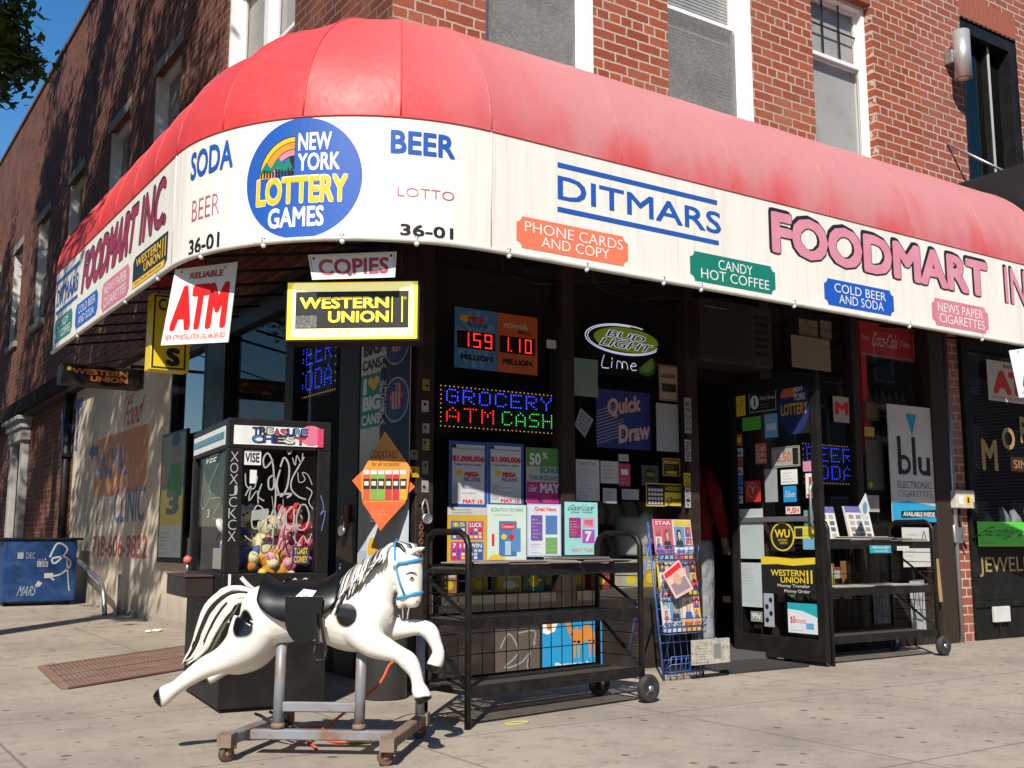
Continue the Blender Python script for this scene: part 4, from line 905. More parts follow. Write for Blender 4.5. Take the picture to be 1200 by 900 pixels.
def horse_mat():
    m, nt, b = nodes('horse_paint'); o = ocoord(nt); n = noise(nt, 3, 6, o); n2 = noise(nt, 25, 5, o)
    c = mixc(nt, mth(nt, 'MULTIPLY', ramp(nt, n, .45, .75), .5), (.80, .775, .70), (.70, .64, .54)); c = mixc(nt, mth(nt, 'MULTIPLY', ramp(nt, n2, .55, .8), .35), c, (.52, .45, .36)); n4 = noise(nt, 60, 5, o, .75); n6 = noise(nt, 5, 2, o); c = mixc(nt, mth(nt, 'MULTIPLY', mth(nt, 'MULTIPLY', ramp(nt, n4, .62, .68), ramp(nt, n6, .48, .6)), .75), c, (.16, .13, .11))
    d0 = N(nt, 'ShaderNodeVectorMath', operation='ADD'); nt.links.new(o, d0.inputs[0])
    nz = N(nt, 'ShaderNodeTexNoise'); nz.inputs['Scale'].default_value = 9; nt.links.new(o, nz.inputs['Vector'])
    sc = N(nt, 'ShaderNodeVectorMath', operation='MULTIPLY_ADD'); nt.links.new(nz.outputs['Color'], sc.inputs[0]); sc.inputs[1].default_value = (.03, .03, .03); sc.inputs[2].default_value = (-.015, -.015, -.015)
    nt.links.new(sc.outputs[0], d0.inputs[1])
    for ctr, rx, rz, rr in spots:
        s1 = N(nt, 'ShaderNodeVectorMath', operation='SUBTRACT'); nt.links.new(d0.outputs[0], s1.inputs[0]); s1.inputs[1].default_value = ctr
        s2 = N(nt, 'ShaderNodeVectorMath', operation='DIVIDE'); nt.links.new(s1.outputs[0], s2.inputs[0]); s2.inputs[1].default_value = (rx, rr, rz)
        le = N(nt, 'ShaderNodeVectorMath', operation='LENGTH'); nt.links.new(s2.outputs[0], le.inputs[0])
        c = mixc(nt, ramp(nt, le.outputs['Value'], 1.12, .82), c, (.005, .005, .006))
    nt.links.new(c, b.inputs['Base Color']); b.inputs['Roughness'].default_value = .22; b.inputs['Specular IOR Level'].default_value = .5; return m
spots += [(hp(292, 731, -.13), .046, .062, .10), (hp(412, 720, -.13), .046, .054, .10), (hp(347, 735, .13), .05, .06, .08)]
spots += [(hp(190, 820, -.085), .044, .060, .09), (hp(229, 804, .085), .036, .04, .07), (hp(504, 819, -.085), .06, .030, .10), (hp(504, 789, .085), .06, .030, .10)]
M_horse = horse_mat()
mb = MB()
# trunk: rump to chest   (px, py, side, half-width, half-height)
chain(mb, [(279, 728, 0, 8, 8), (284, 728, 0, 22, 24), (297, 726, 0, 33, 36), (318, 722, 0, 35, 37), (345, 719, 0, 34, 34), (375, 718, 0, 34, 36), (405, 722, 0, 36, 42), (430, 726, 0, 34, 40), (447, 730, 0, 26, 30), (456, 733, 0, 12, 16)], M_horse)
# neck and head
chain(mb, [(424, 722, 0, 32, 36), (430, 700, 0, 25, 31), (438, 682, 0, 19, 26), (447, 667, 0, 16, 21), (456, 655, 0, 15, 17), (464, 650, 0, 15, 14)], M_horse)
chain(mb, [(458, 646, 0, 11, 8), (464, 651, 0, 15, 16), (472, 661, 0, 17, 21), (476, 674, 0, 16, 20), (479, 688, 0, 14, 16.5), (481, 699, 0, 12.5, 14), (483, 707, 0, 11.5, 11), (484, 713, 0, 7, 6)], M_horse)
chain(mb, [(469, 700, 0, 9, 5), (469, 708, 0, 9, 5.5), (469, 714, 0, 5, 3)], M_horse, 10)          # lower jaw
for s in (-1, 1): mb.tube([hp(466, 652, s*.030), hp(480, 648, s*.038), hp(490, 644, s*.042), hp(497, 641, s*.044)], [.016, .016, .011, .003], M_horse, 10, ell=1)
# legs
near, far = -.085, .085
chain(mb, [(300, 735, -.05, 26, 30), (288, 757, -.07, 23, 25), (268, 772, near, 15, 16), (245, 783, near, 12, 12.5), (226, 796, near, 9.5, 9.5), (213, 806, near, 9, 8.5), (204, 812, near, 10.5, 10.5), (197, 818, near, 10, 11), (192, 822, near, 7, 9)], M_horse)
chain(mb, [(305, 740, .05, 24, 28), (292, 768, .07, 20, 20), (272, 782, far, 15, 14), (256, 786, far, 11, 10), (246, 793, far, 9, 8), (237, 799, far, 9, 8), (232, 802, far, 6, 6)], M_horse)
chain(mb, [(425, 735, -.05, 26, 28), (440, 752, -.075, 19, 18), (458, 760, near, 14, 13), (473, 766, near, 11, 10), (484, 774, near, 11, 11), (492, 787, near, 8.5, 8), (495, 798, near, 7.5, 7.5), (497, 805, near, 9.5, 9.5), (501, 813, near, 10.5, 10), (504, 819, near, 10.5, 9)], M_horse)
chain(mb, [(430, 735, .05, 24, 24), (452, 739, .075, 17, 16), (472, 739, far, 13, 11), (489, 738, far, 11, 9.5), (501, 743, far, 11, 10.5), (508, 756, far, 8.5, 8), (512, 767, far, 8, 7.5), (510, 776, far, 9.5, 9), (506, 784, far, 10.5, 9), (503, 789, far, 10, 8)], M_horse)
ob = bpy.data.objects.new('body', mb.mesh('body')); col.objects.link(ob)
rm = ob.modifiers.new('remesh', 'REMESH'); rm.mode = 'VOXEL'; rm.voxel_size = .0055; sm = ob.modifiers.new('smooth', 'SMOOTH'); sm.iterations = 9; sm.factor = .5
me = bpy.data.meshes.new_from_object(ob.evaluated_get(bpy.context.evaluated_depsgraph_get())); me.name = 'body'
ob.modifiers.clear(); ob.data = me; ob.parent = ride
me.materials.clear(); me.materials.append(M_horse); me.polygons.foreach_set('use_smooth', [True]*len(me.polygons)); me.polygons.foreach_set('material_index', [0]*len(me.polygons))
M_hair = paint((.016, .015, .015), .3, 0, .2); M_hairw = paint((.72, .68, .60), .3, 0, .3); M_hairg = paint((.22, .21, .20), .35, 0, .3)
def hb(mb, name): mb.M = None; o = bpy.data.objects.new(name, mb.mesh(name)); col.objects.link(o); o.parent = ride; return o
rnd = random.Random(4)
mb = MB()                                             # tail: sculpted locks
for i in range(96):
    t = (i*37 % 96)/95; y = rnd.uniform(-.045, .030); m = (M_hairw, M_hair, M_hairw, M_hair, M_hairg, M_hair)[rnd.randrange(6)]
    def L2(u): e = rnd.uniform(-1.5, 1.5); return e
    q = [(296+2*t, 697+8*t, 0), (276-2*t, 690+18*t, 0), (256+10*t, 694+26*t, 0), (240+16*t, 712+24*t, 0), (231+18*t, 736+14*t, 0), (225+17*t, 756+6*t, 0), (219+14*t, 770+3*t, 0), (215+6*t, 779+rnd.uniform(-4, 4), 0)]
    rad = [.008, .010, .0105, .0105, .010, .009, .006, .0015]; pts = [hp(px_+L2(0), py_+L2(0), y*min(1, .3+.2*k)) for k, (px_, py_, _) in enumerate(q)]
    sp_ = smooth_pts([list(p)+[r] for p, r in zip(pts, rad)], 3); mb.tube([p[:3] for p in sp_], [max(.001, p[3]) for p in sp_], m, 7)
hb(mb, 'tail')
mb = MB()                                             # mane falling on the near side, forelock
for i in range(64):
    t = (i+rnd.uniform(-.4, .4))/63; x, z = 408+54*t, 674-36*max(0, t)**.8; m = (M_hairw, M_hair, M_hairw, M_hair, M_hairg, M_hair)[rnd.randrange(6)]; ln = 1-.55*t; w_ = rnd.uniform(-4, 4)
    q = [(x+5, z+2, .014), (x-2, z, -.014), (x-7, z+8*ln, -.050-.010*(1-t)), (x-10+w_*.3, z+20*ln, -.070-.022*(1-t)), (x-11+w_*.7, z+34*ln, -.084-.038*(1-t)), (x-15+w_, z+(46+w_)*ln, -.094-.045*(1-t))]
    rad = [.007, .0095, .0095, .008, .006, .0015]; sp_ = smooth_pts([list(hp(*p))+[r] for p, r in zip(q, rad)], 3); mb.tube([p[:3] for p in sp_], [max(.001, p[3]) for p in sp_], m, 7)
for i in range(6): mb.tube([hp(462+i*1.5, 637, -.02+.008*i), hp(470+3*i, 640, -.035+.012*i), hp(478+2*i, 650, -.045+.014*i), hp(482+i, 658, -.045+.014*i)], [.012, .011, .008, .002], (M_hair, M_hairw, M_hairg)[i % 3], 7)
hb(mb, 'mane')
M_brid = paint((.05, .33, .68), .4, 0, .25); mb = MB()
def strap(pts, w=.010):
    mb.tube([hp(*p) for p in pts], [(.0045, w)]*len(pts), M_brid, 8)
strap([(463, 633, 0), (463, 638, -.040), (464, 650, -.064), (466, 664, -.070), (470, 680, -.066), (476, 697, -.054)], .009)
strap([(463, 633, 0), (463, 638, .040), (464, 650, .064), (470, 680, .066), (476, 697, .054)], .009)
strap([(465, 661, -.068), (478, 659, -.068), (488, 657, -.050), (494, 656, -.020), (494, 656, .02), (488, 657, .050), (465, 661, .068)], .007)
strap([(466, 702, -.030), (476, 699, -.054), (488, 696, -.046), (495, 695, -.016), (495, 695, .016), (488, 696, .046), (476, 699, .054), (466, 702, .030)], .007)
mb.ball(hp(465, 660.5, -.073), (.013, .006, .013), M_hairw, 14, 8)
hb(mb, 'bridle')
for s in (-1, 1):
    mb = MB(); mb.ball(hp(484, 677, s*.056), (.012, .007, .008), paint((.75, .72, .66), .1), 14, 8); mb.ball(hp(485, 677, s*.0615), (.006, .004, .0055), paint((.06, .03, .015), .05), 12, 6)
    mb.tube([hp(478, 673, s*.058), hp(484, 670.5, s*.059), hp(490, 672, s*.050)], .0025, M_hair, 6); hb(mb, 'eye')
mb = MB(); mb.ball(hp(476, 711, -.004), (.006, .03, .017), paint((.30, .06, .05), .5), 12, 8); hb(mb, 'mouth')
for s in (-1, 1): mb = MB(); mb.ball(hp(491, 705, s*.034), (.007, .005, .004), paint((.30, .2, .17), .5), 10, 6); hb(mb, 'nostril')
# saddle
M_lea = paint((.004, .004, .004), .34, 0, .25, (.018, .016, .015), 12, .35)
mb = MB(); P_ = []; nu, nv = 16, 14
for i in range(nu+1):
    t = i/nu; x = 306+94*t; top = 688+2*t-14*max(0, t-.72)/.28*1.4-13*max(0, .28-t)/.28*.2; zc = 694-8*(1-t)**3*0
    hl = (26+16*math.sin(math.pi*min(1, t*1.05)))*(.55+.45*math.sin(math.pi*t)**.5)
    for j in range(nv+1):
        a = -1+2*j/nv; ang = a*R(104); rr = (36+3)*K
        yy = math.sin(ang)*rr*(1.0); zz = (883-721)*K+math.cos(ang)*(37 if t < .5 else 38)*K + (t > .75)*(t-.75)*.22*(1-abs(a))**2 + (t < .2)*(.2-t)*.22*(1-abs(a))**1.5
        sq = .62+.38*math.sin(math.pi*t)**.7
        ang2 = ang*sq; yy = math.sin(ang2)*rr; zz += (math.cos(ang2)-math.cos(ang))*37*K
        P_.append(Vector((hp(x, 0).x, yy, zz)))
fs = [(i*(nv+1)+j, (i+1)*(nv+1)+j, (i+1)*(nv+1)+j+1, i*(nv+1)+j+1) for i in range(nu) for j in range(nv)]
mb.add(P_, fs, M_lea, True)
sdl = hb(mb, 'saddle'); s_ = sdl.modifiers.new('thick', 'SOLIDIFY'); s_.thickness = .014; s_.offset = 1; ss = sdl.modifiers.new('sub', 'SUBSURF'); ss.levels = ss.render_levels = 2
def hs(mb, name): o = bpy.data.objects.new(name, mb.mesh(name)); col.objects.link(o); o.parent = sdl; return o
mb = MB(); mb.tube([hp(331, 694, -.07), hp(330, 686, -.045), hp(331, 681, -.015), hp(331, 681, .015), hp(330, 686, .045), hp(331, 694, .07)], [(.010, .02)]*6, M_lea, 12); mb.ball(hp(331, 684, 0), (.018, .055, .03), M_lea, 16, 10); hs(mb, 'cantle')
mb = MB(); mb.tube([hp(384, 690, 0), hp(391, 679, 0), hp(394, 669, 0), hp(395, 664, 0)], [.032, .018, .012, .014], M_lea, 12); mb.ball(hp(395, 663, 0), (.015, .015, .01), M_lea, 12, 8); hs(mb, 'horn')
for s in (-1, 1):
    mb = MB(); pts = [(345, 700)]+[(364+19*math.copysign(abs(math.cos(R(a_)))**.7, math.cos(R(a_))), 722+30*math.sin(R(a_))**.8) for a_ in range(180, -1, -15)]+[(383, 700)] if False else [(344, 700)]+[(364-20*math.cos(R(a_))*(1 if a_ < 90 else .95), 722+29*math.sin(R(a_))) for a_ in range(0, 181, 15)]+[(384, 700)]; off = lambda y, d: s*(math.sqrt(max(.0004, (37*K)**2-((721-y)*K*.98)**2))+d)
    vs = []
    for d in (.006, .020): vs += [hp(x, y, s*(.150+d)) for x, y in pts]
    n = len(pts); mb.add(vs, [tuple(range(n)), tuple(range(2*n-1, n-1, -1))]+[(i, (i+1) % n, n+(i+1) % n, n+i) for i in range(n)], M_lea); o = hs(mb, 'flap'); b = o.modifiers.new('bevel', 'BEVEL'); b.width = .006; b.segments = 2
    mb = MB(); mb.bar(hp(379, 718, s*.178), hp(382, 752, s*.182), .012, .030, M_lea, (0, 1, 0)); mb.bar(hp(385, 722, s*.176), hp(391, 757, s*.180), .012, .02, M_lea, (0, 1, 0))
    mb.tube([hp(380, 752, s*.182), hp(377, 765, s*.182), hp(382, 771, s*.186), hp(391, 769, s*.186), hp(392, 757, s*.182)], .008, M_black, 8); hs(mb, 'stirrup')
mb = MB(); sp = Plane(hp(0, 0), (1, 0, 0), (0, -1, 0), (0, 0, 1))
vs = [hp(351, 701, -.125), hp(368, 705, -.125), hp(375, 693, -.105), hp(360, 691, -.105)]; vs = [v+Vector((0, -.022, .004)) for v in vs]
mb.add(vs, [(0, 1, 2, 3)], paint(PAPER, .5)); o_, e1, e2 = vs[0], vs[1]-vs[0], vs[3]-vs[0]
for i in range(4):
    for j in range(4):
        if (i*3+j*5) % 4 == 1: continue
        b_ = o_+e1*(.12+.2*i)+e2*(.14+.2*j)+Vector((0, -.0015, .0008)); mb.add([b_, b_+e1*.12, b_+e1*.12+e2*.1, b_+e2*.1], [(0, 1, 2, 3)], mk_)
hs(mb, 'paper_label')
M_steel = paint((.25, .265, .285), .5, .25, .95, (.20, .095, .045), 5)
# stand
M_ruststeel = paint((.22, .17, .13), .7, .1, 1., (.19, .08, .03), 14)
mb = MB(); T = lambda x, y, z: Vector((x, y, z))
zr = .088
def rail(a, b, w=.05, h=.045, m=M_steel): q = MB(); q.bar(a, b, w, h, m); hb(q, 'rail').modifiers.new('bevel', 'BEVEL').width = .005
rail(T(-.32, -.21, zr), T(-.24, .40, zr)); rail(T(.37, -.25, zr), T(.405, .42, zr), m=M_ruststeel); rail(T(-.26, -.06, zr+.001), T(.36, -.06, zr+.001), .048, .042)
rail(T(hp(329, 0).x, -.04, hp(0, 828).z), T(hp(424, 0).x, -.04, hp(0, 828).z), .028, .042)
for x in (329, 424.5):
    q = MB(); q.tube([hp(x, 853, -.05), hp(x, 742, -.02)], .0235, M_steel, 14); q.lathe([(0, .030), (.015, .030), (.022, .025)], hp(x, 852, -.05), (0, 0, 1), M_ruststeel, 14); hb(q, 'post')
q = MB(); q.tube([T(.40, .36, zr+.02), T(.40, .36, .50)], .021, M_steel, 12); hb(q, 'post')
for x, y in ((-.318, -.20), (.371, -.24), (.405, .41), (-.24, .39)):
    q = MB(); q.box(x-.030, y-.04, zr-.026, x+.030, y+.04, zr+.026, M_ruststeel); hb(q, 'corner_plate')
for x, y, a in ((-.31, -.19, 60), (.372, -.225, 20), (.405, .40, 40), (-.24, .38, 0)):
    c = MB(); a = R(a); ax = Vector((math.sin(a), -math.cos(a), 0)); f = Vector((math.cos(a), math.sin(a), 0)); ctr = Vector((x, y, .033))-f*.016
    c.lathe([(-.012, .027), (-.012, .033), (.012, .033), (.012, .027)], ctr, ax, paint((.12, .07, .05), .7, 0, .6), 20); c.lathe([(-.016, .010), (.016, .010)], ctr, ax, M_galv, 12)
    for s in (-1, 1): c.bar(ctr+ax*.018*s, Vector((x, y, zr-.02))+ax*.018*s, .004, .026, M_rust, f)
    c.lathe([(0, .030), (.010, .030)], (x, y, zr-.036), (0, 0, 1), M_rust, 14); hb(c, 'caster')

# power cord, tape and rags on the pavement under the stand
def W(x, y, z): return HM @ Vector((x-.06, y+.12, z))
M_cord = paint((.70, .10, .03), .5, 0, .3); mb = MB()
def crv(pts, n=6):
    q = [Vector(p) for p in pts]; o = []
    for i in range(len(q)-1):
        p0, p1, p2, p3 = q[max(i-1, 0)], q[i], q[i+1], q[min(i+2, len(q)-1)]
        for k in range(n): t = k/n; o.append(.5*((2*p1)+(p2-p0)*t+(2*p0-5*p1+4*p2-p3)*t*t+(3*p1-p0-3*p2+p3)*t**3))
    return o+[q[-1]]
mb.tube(crv([W(.05, -.05, .01), W(-.05, .2, .01), W(.1, .35, .01), W(.25, .25, .01), W(.12, .1, .01), W(-.02, .32, .012), W(.2, .5, .2), W(.25, .6, .30), W(.32, .68, .33)]), .007, M_cord, 8)
mb.tube(crv([W(-.1, .1, .02), W(-.16, .2, .03), W(-.05, .38, .03), W(0, .2, .03), W(-.12, .12, .035)]), .006, M_cord, 8)
tag(mb.build('power_cord'), 'orange power cord coiled on the pavement under the ride horse', 'cord')
mb = MB(); mb.tube(crv([W(-.28, .12, .125), W(-.2, .02, .12), W(-.08, .02, .05), W(-.02, .14, .02), W(-.1, .2, .05), W(-.24, .2, .125)]), .007, M_black, 8)
tag(mb.build('cable'), 'black cable looped over the rear rail of the horse stand', 'cable')
mb = MB(); a = W(.16, .06, .028); mb.tube([a, a+Vector((.05, .0, .004)), a+Vector((.10, -.01, 0)), a+Vector((.16, -.03, -.005))], [.012, .022, .02, .008], paint((.55, .75, .08), .5), 10)
tag(mb.build('tool'), 'lime green handled tool lying behind the horse stand rail', 'tool')

# ================================================================== PRIZE CRANE MACHINE
CA = R(90-7)                                              # its side runs back along the street
c0 = hitz(254.5, 837); fu = Vector((math.cos(CA-math.pi/2), math.sin(CA-math.pi/2), 0)); fv = Vector((math.cos(CA), math.sin(CA), 0))
cr = thing('prize_crane', 'black graffiti covered treasure chest prize machine full of plush toys', 'prize machine', c0, CA-math.pi/2)
CM = Matrix.LocRotScale(c0, Matrix.Rotation(CA-math.pi/2, 3, 'Z'), None)
CWd, CD, CH = .66, 1.02, 1.62
fz = lambda py: (CM.inverted() @ Vector((0, 0, 0))).z  # unused helper kept simple
pf = Plane(c0, fu, -fv, (0, 0, 1)); ps = Plane(c0, -fv, -fu, (0, 0, 1))
def cb(name, *bx, m=M_black, bev=.006, parent=cr):
    q = MB(); q.M = CM
    for b in bx: q.box(*b, m)
    return q.build(name, parent, bev)
zl = pf.hit(300, 672)[1]; zt = pf.hit(300, 526)[1]; zh = pf.hit(300, 498)[1]; xl = pf.hit(283, 600)[0]; xr2 = pf.hit(371, 600)[0]; CWd = pf.hit(386, 600)[0]; CH = zh+.035
yf = .035
BASE = cb('base', (0, 0, .02, CWd, CD, zl)); cb('base_foot', (.02, .02, 0, CWd-.02, CD-.02, .02))
cb('corner_post', (0, 0, zl, xl, .06, zt)); cb('corner_post', (xr2, 0, zl, CWd, .06, zt)); cb('corner_post', (0, CD-.06, zl, .05, CD, zt)); cb('corner_post', (CWd-.05, CD-.06, zl, CWd, CD, zt))
cb('top', (0, 0, zt, CWd, CD, CH)); cb('back_panel', (.05, CD-.03, zl, CWd-.05, CD-.02, zt), m=paint((.08, .07, .065), .5)); cb('back_panel', (CWd-.02, .06, zl, CWd-.01, CD-.06, zt), m=paint((.10, .09, .08), .5))
GLc = glass((.95, .95, .94), .012, .03)
g = MB(); g.M = CM; g.box(xl, .02, zl, xr2, .026, zt, GLc); gp = g.build('front_pane', cr)
g = MB(); g.M = CM; g.box(.02, .06, zl, .026, CD-.06, zt, GLc); gs = g.build('side_pane', cr)
mwh = paint((.72, .71, .67), .5, 0, .35); mpen = paint((.36, .355, .34), .45, 0, .1); mpen2 = paint((.36, .35, .33), .5, 0, .4)
# header boards
cc = [(.02, .06, .28), (.55, .04, .08), (.10, .35, .45), (.03, .03, .05), (.50, .10, .15), (.04, .2, .5), (.62, .6, .56), (.05, .08, .3)]
def header(A, main):
    if main:
        A.disc(.86, .6, .14, .55, paint((.65, .16, .25), .5), 1, 20); A.rect(.93, 0, 1, 1, paint((.60, .05, .12), .5), 2)
        for w, b0, b1, a0, a1 in (('TREASURE', .55, .92, .20, .82), ('CHEST', .12, .52, .20, .80)):
            n = len(w)
            for i, ch in enumerate(w):
                x0 = a0+(a1-a0)*i/n; x1 = a0+(a1-a0)*(i+.92)/n; bo = .03*math.sin(i*1.3)
                A.text(ch, x0-.008, b0-.03+bo, x1+.008, b1+.03+bo, mk_, 3, .035); A.text(ch, x0+.006, b0+.02+bo, x1-.006, b1-.02+bo, paint(cc[(i*3+len(w)) % 8], .4), 4, .02)
    else:
        A.rect(0, .32, 1, .72, paint((.06, .28, .38), .5), 1); A.text('TREASURE', .05, .36, .55, .68, mk_, 2, .04); A.text('CHEST', .6, .36, .95, .68, mk_, 2, .04)
        A.text('TREASURE', .06, .39, .54, .65, paint((.35, .55, .62)), 3, .0); A.text('CHEST', .61, .39, .94, .65, paint((.35, .55, .62)), 3)
a = pf.hit(274.5, 498); b = pf.hit(378.5, 524.5); sheet_uv('header_board', pf, (a[0], b[1], b[0], a[1]), mwh, 'white header board lettered in many colours', None, lambda A: header(A, True), th=.005, n0=.001, parent=cr)
sheet_uv('header_board', ps, (-CD+.06, b[1], -.06, a[1]), mwh, 'narrow side header board with blue lettering', None, lambda A: header(A, False), th=.005, n0=.001, parent=cr)
# joystick shelf on the street side
q = MB(); q.M = CM; q.box(-.16, .22, .60, -.001, .80, .71, paint((.022, .015, .012), .5, 0, .5)); q.box(-.165, .21, .71, -.001, .81, .722, paint((.07, .03, .022), .6, 0, .6)); SH = q.build('control_shelf', cr, .006)
q = MB(); q.M = CM; q.tube([(-.08, .6, .722), (-.08, .6, .78)], .008, M_galv, 8); q.ball((-.08, .6, .80), .026, paint((.55, .12, .10), .3), 14, 10); q.build('joystick', SH)
q = MB(); q.M = CM; q.box(-.008, .36, .12, -.001, .70, .52, paint((.005, .005, .005), .5)); q.build('prize_door', cr, .002)
# paint-pen scrawls
mb = MB(); A = Art(mb, pf, (xl, zl, xr2, zt), .001, -.018)
def S(pts, w=.012, m=mpen, L=2): A.stroke(pts, w*.75, m, L)
S([(.40, .92), (.30, .85), (.27, .92), (.33, .97), (.40, .88), (.42, .70), (.36, .68), (.35, .76), (.42, .78), (.45, .64), (.44, .50)])
S([(.50, .84), (.46, .72), (.52, .62), (.60, .70), (.62, .86), (.55, .94), (.50, .86)], .013); S([(.82, .95), (.74, .86), (.66, .76), (.66, .68), (.76, .62), (.86, .60)], .011)
S([(.45, .63), (.55, .64), (.66, .64), (.60, .61)], .014); S([(.36, .50), (.30, .36), (.37, .34), (.40, .46), (.44, .52), (.46, .42), (.43, .36), (.42, .28)])
S([(.54, .54), (.48, .44), (.52, .36), (.58, .42), (.57, .52), (.50, .46)]); S([(.68, .54), (.60, .48), (.62, .36), (.70, .40), (.70, .52)]); S([(.80, .56), (.74, .46), (.76, .36), (.86, .36), (.91, .46), (.86, .55), (.78, .55)], .011)
S([(.14, .42), (.20, .54), (.30, .50), (.26, .38), (.17, .36), (.14, .42)], .010, mpen2); S([(.04, .80), (.06, .70), (.16, .68), (.20, .78)], .009, mpen2); S([(.74, .82), (.76, .74), (.84, .76), (.80, .82), (.88, .80), (.94, .72)], .006, mpen); S([(.60, .99), (.58, 1.02), (.63, 1.03), (.64, .99), (.60, .97)], .016)
S([(.40, .62), (.44, .42), (.43, .20)], .004); S([(.55, .60), (.56, .44)], .004)
S([(.05, .62), (.12, .70), (.10, .58), (.20, .66), (.22, .56)], .009, mpen2); S([(.66, .94), (.70, .88), (.72, .96), (.78, .90), (.80, .98)], .008, mpen2); S([(.70, .30), (.76, .24), (.84, .30), (.90, .24), (.95, .32)], .009, mpen); S([(.06, .30), (.16, .26), (.24, .32), (.30, .24)], .008, mpen2); S([(.86, .70), (.94, .66), (.90, .58), (.96, .52)], .008, mpen2); S([(.26, .72), (.22, .62), (.30, .58)], .009, mpen); S([(.52, .30), (.50, .16), (.51, .08)], .004, mpen); S([(.72, .40), (.73, .22)], .004, mpen)
A.rect(.02, .87, .24, .99, pw, 1); A.text('VISE', .03, .89, .22, .97, mk_, 2, .03); A.rect(.10, .72, .19, .83, pw, 1); A.poly([(.14, .50), (.36, .52), (.36, .44), (.14, .42)], paint((.30, .29, .27), .6), 1)
mb.build('graffiti', gp)
mb = MB(); A = Art(mb, ps, (-CD+.06, zl, -.06, zt), .001, -.018); S([(.30, .86), (.20, .60), (.32, .54), (.52, .66), (.44, .72), (.72, .90)], .008, mpen2); S([(.55, .62), (.85, .60), (.60, .46), (.90, .44)], .008, mpen2); A.text('3', .42, .46, .5, .53, pw, 1); A.text('VEE', .30, .93, .68, .99, pw, 1, .02, .2); A.rect(.66, .03, .98, .2, paint((.30, .29, .27)), 1)
mb.build('graffiti', gs)
mb = MB(); A = Art(mb, pf, None, .001, .001)
x = xl*.45; zz = zt-.02
for i, ch in enumerate('XOXJCKCX'): A.text(ch, x-.022, zz-.055, x+.022, zz, mpen, 1, -.01); zz -= .062
mb.build('graffiti', BASE); mb = MB(); A = Art(mb, pf, None, .001, .001)
A.stroke([(xr2+.02, zt-.25), (xr2+.04, zt-.32), (xr2+.02, zt-.36), (xr2+.05, zt-.34), (xr2+.03, zt-.45)], .005, paint((.1, .16, .4)), 1)
mb.build('graffiti', BASE); mb = MB(); A = Art(mb, pf, None, .001, .001)
A.stroke([(xl+.01, zl-.02), (xl+.06, zl-.07), (xl+.15, zl-.14)], .022, pw, 1); mb.build('graffiti', BASE); mb = MB(); A = Art(mb, pf, None, .001, .001)
A.stroke([(xl+.28, zl-.06), (xl+.31, zl-.03), (xl+.33, zl-.06), (xl+.37, zl-.03), (xl+.41, zl-.07)], .006, pw, 1)
mb.build('graffiti', BASE); mb = MB(); A = Art(mb, pf, None, .001, .001); A.rect(.03, zl-.26, .045, zl-.002, pw, 1); mb.build('tape', BASE)
# plush toys heaped inside
def plush(x, y, z, s, c, c2, label, ry=0., hat=None):
    mb = MB(); m = fur(c); m2 = fur(c2); rot = Matrix.Rotation(ry, 3, 'Y')
    Q = lambda a, b, d: rot @ (Vector((a, b, d))*s)
    mb.M = CM @ Matrix.Translation((x, y, z))
    mb.ball(Q(0, 0, .10), (.085*s, .075*s, .10*s), m); mb.ball(Q(0, -.01, .235), (.075*s, .07*s, .068*s), m)
    for k in (-1, 1):
        mb.ball(Q(.06*k, 0, .295), (.028*s, .018*s, .028*s), m2, 10, 8); mb.ball(Q(.10*k, -.03, .13), (.032*s, .035*s, .065*s), m, 12, 8, Matrix.Rotation(R(35)*k, 3, 'Y')); mb.ball(Q(.06*k, -.07, .03), (.04*s, .06*s, .04*s), m2, 12, 8)
        mb.ball(Q(.026*k, -.075, .25), .009*s, mk_, 8, 6)
    mb.ball(Q(0, -.072, .222), (.03*s, .025*s, .022*s), m2, 10, 8); mb.ball(Q(0, -.095, .23), .010*s, mk_, 8, 6)
    if hat: mb.ball(Q(0, 0, .30), (.05*s, .05*s, .03*s), paint(hat), 12, 8)
    tag(mb.build('plush_toy'), label, 'plush toy', 'plush toys heaped in the prize machine')
W_ = xr2-xl
for x, y, z, s, c, c2, lb, ry in ((.10, .13, 0, .8, (.10, .13, .32), (.55, .22, .04), 'orange headed plush toy in a navy jacket at lower left', 0), (.04, .22, .16, .85, (.70, .69, .66), (.7, .68, .65), 'white plush toy at the left edge above the navy one', .2),
        (.36, .15, .04, .95, (.78, .66, .36), (.80, .70, .42), 'cream yellow plush bear at left centre of the heap', .25), (.58, .14, .05, .8, (.75, .28, .36), (.78, .36, .42), 'pink plush toy in the middle of the heap', .35),
        (.84, .20, .17, .8, (.62, .02, .03), (.62, .05, .05), 'red plush toy on top of the heap at right', -.1), (.90, .16, .02, .8, (.62, .06, .22), (.65, .1, .28), 'hot pink plush toy at lower right', -.3),
        (.55, .26, .17, .7, (.55, .02, .06), (.5, .02, .05), 'dark red plush toy at the back of the heap', 0), (.97, .26, .14, .8, (.72, .70, .68), (.75, .7, .7), 'white plush toy behind the red one at the right edge', -.2),
        (.42, .10, -.06, .6, (.75, .30, .03), (.78, .62, .1), 'orange plush toy at the bottom of the heap', .5), (.70, .10, -.08, .6, (.75, .33, .04), (.70, .66, .6), 'second orange plush toy, low right of centre', -.5)):
    plush(xl+W_*x, y+.06, zl+.01+z*.72, s*1.02, c, c2, lb, ry)
sheet('price_card', Plane(c0+fv*.055, fu, -fv, (0, 0, 1)), (342.5, 640), (362, 661), paint((.03, .06, .2), .4), 'small yellow on blue card reading toast coney among the plush toys', 'card', lambda A: (A.text('TOAST', .1, .54, .9, .92, my_, 1, .04), A.text('CONEY', .1, .08, .9, .46, my_, 1, .04)), n0=0)

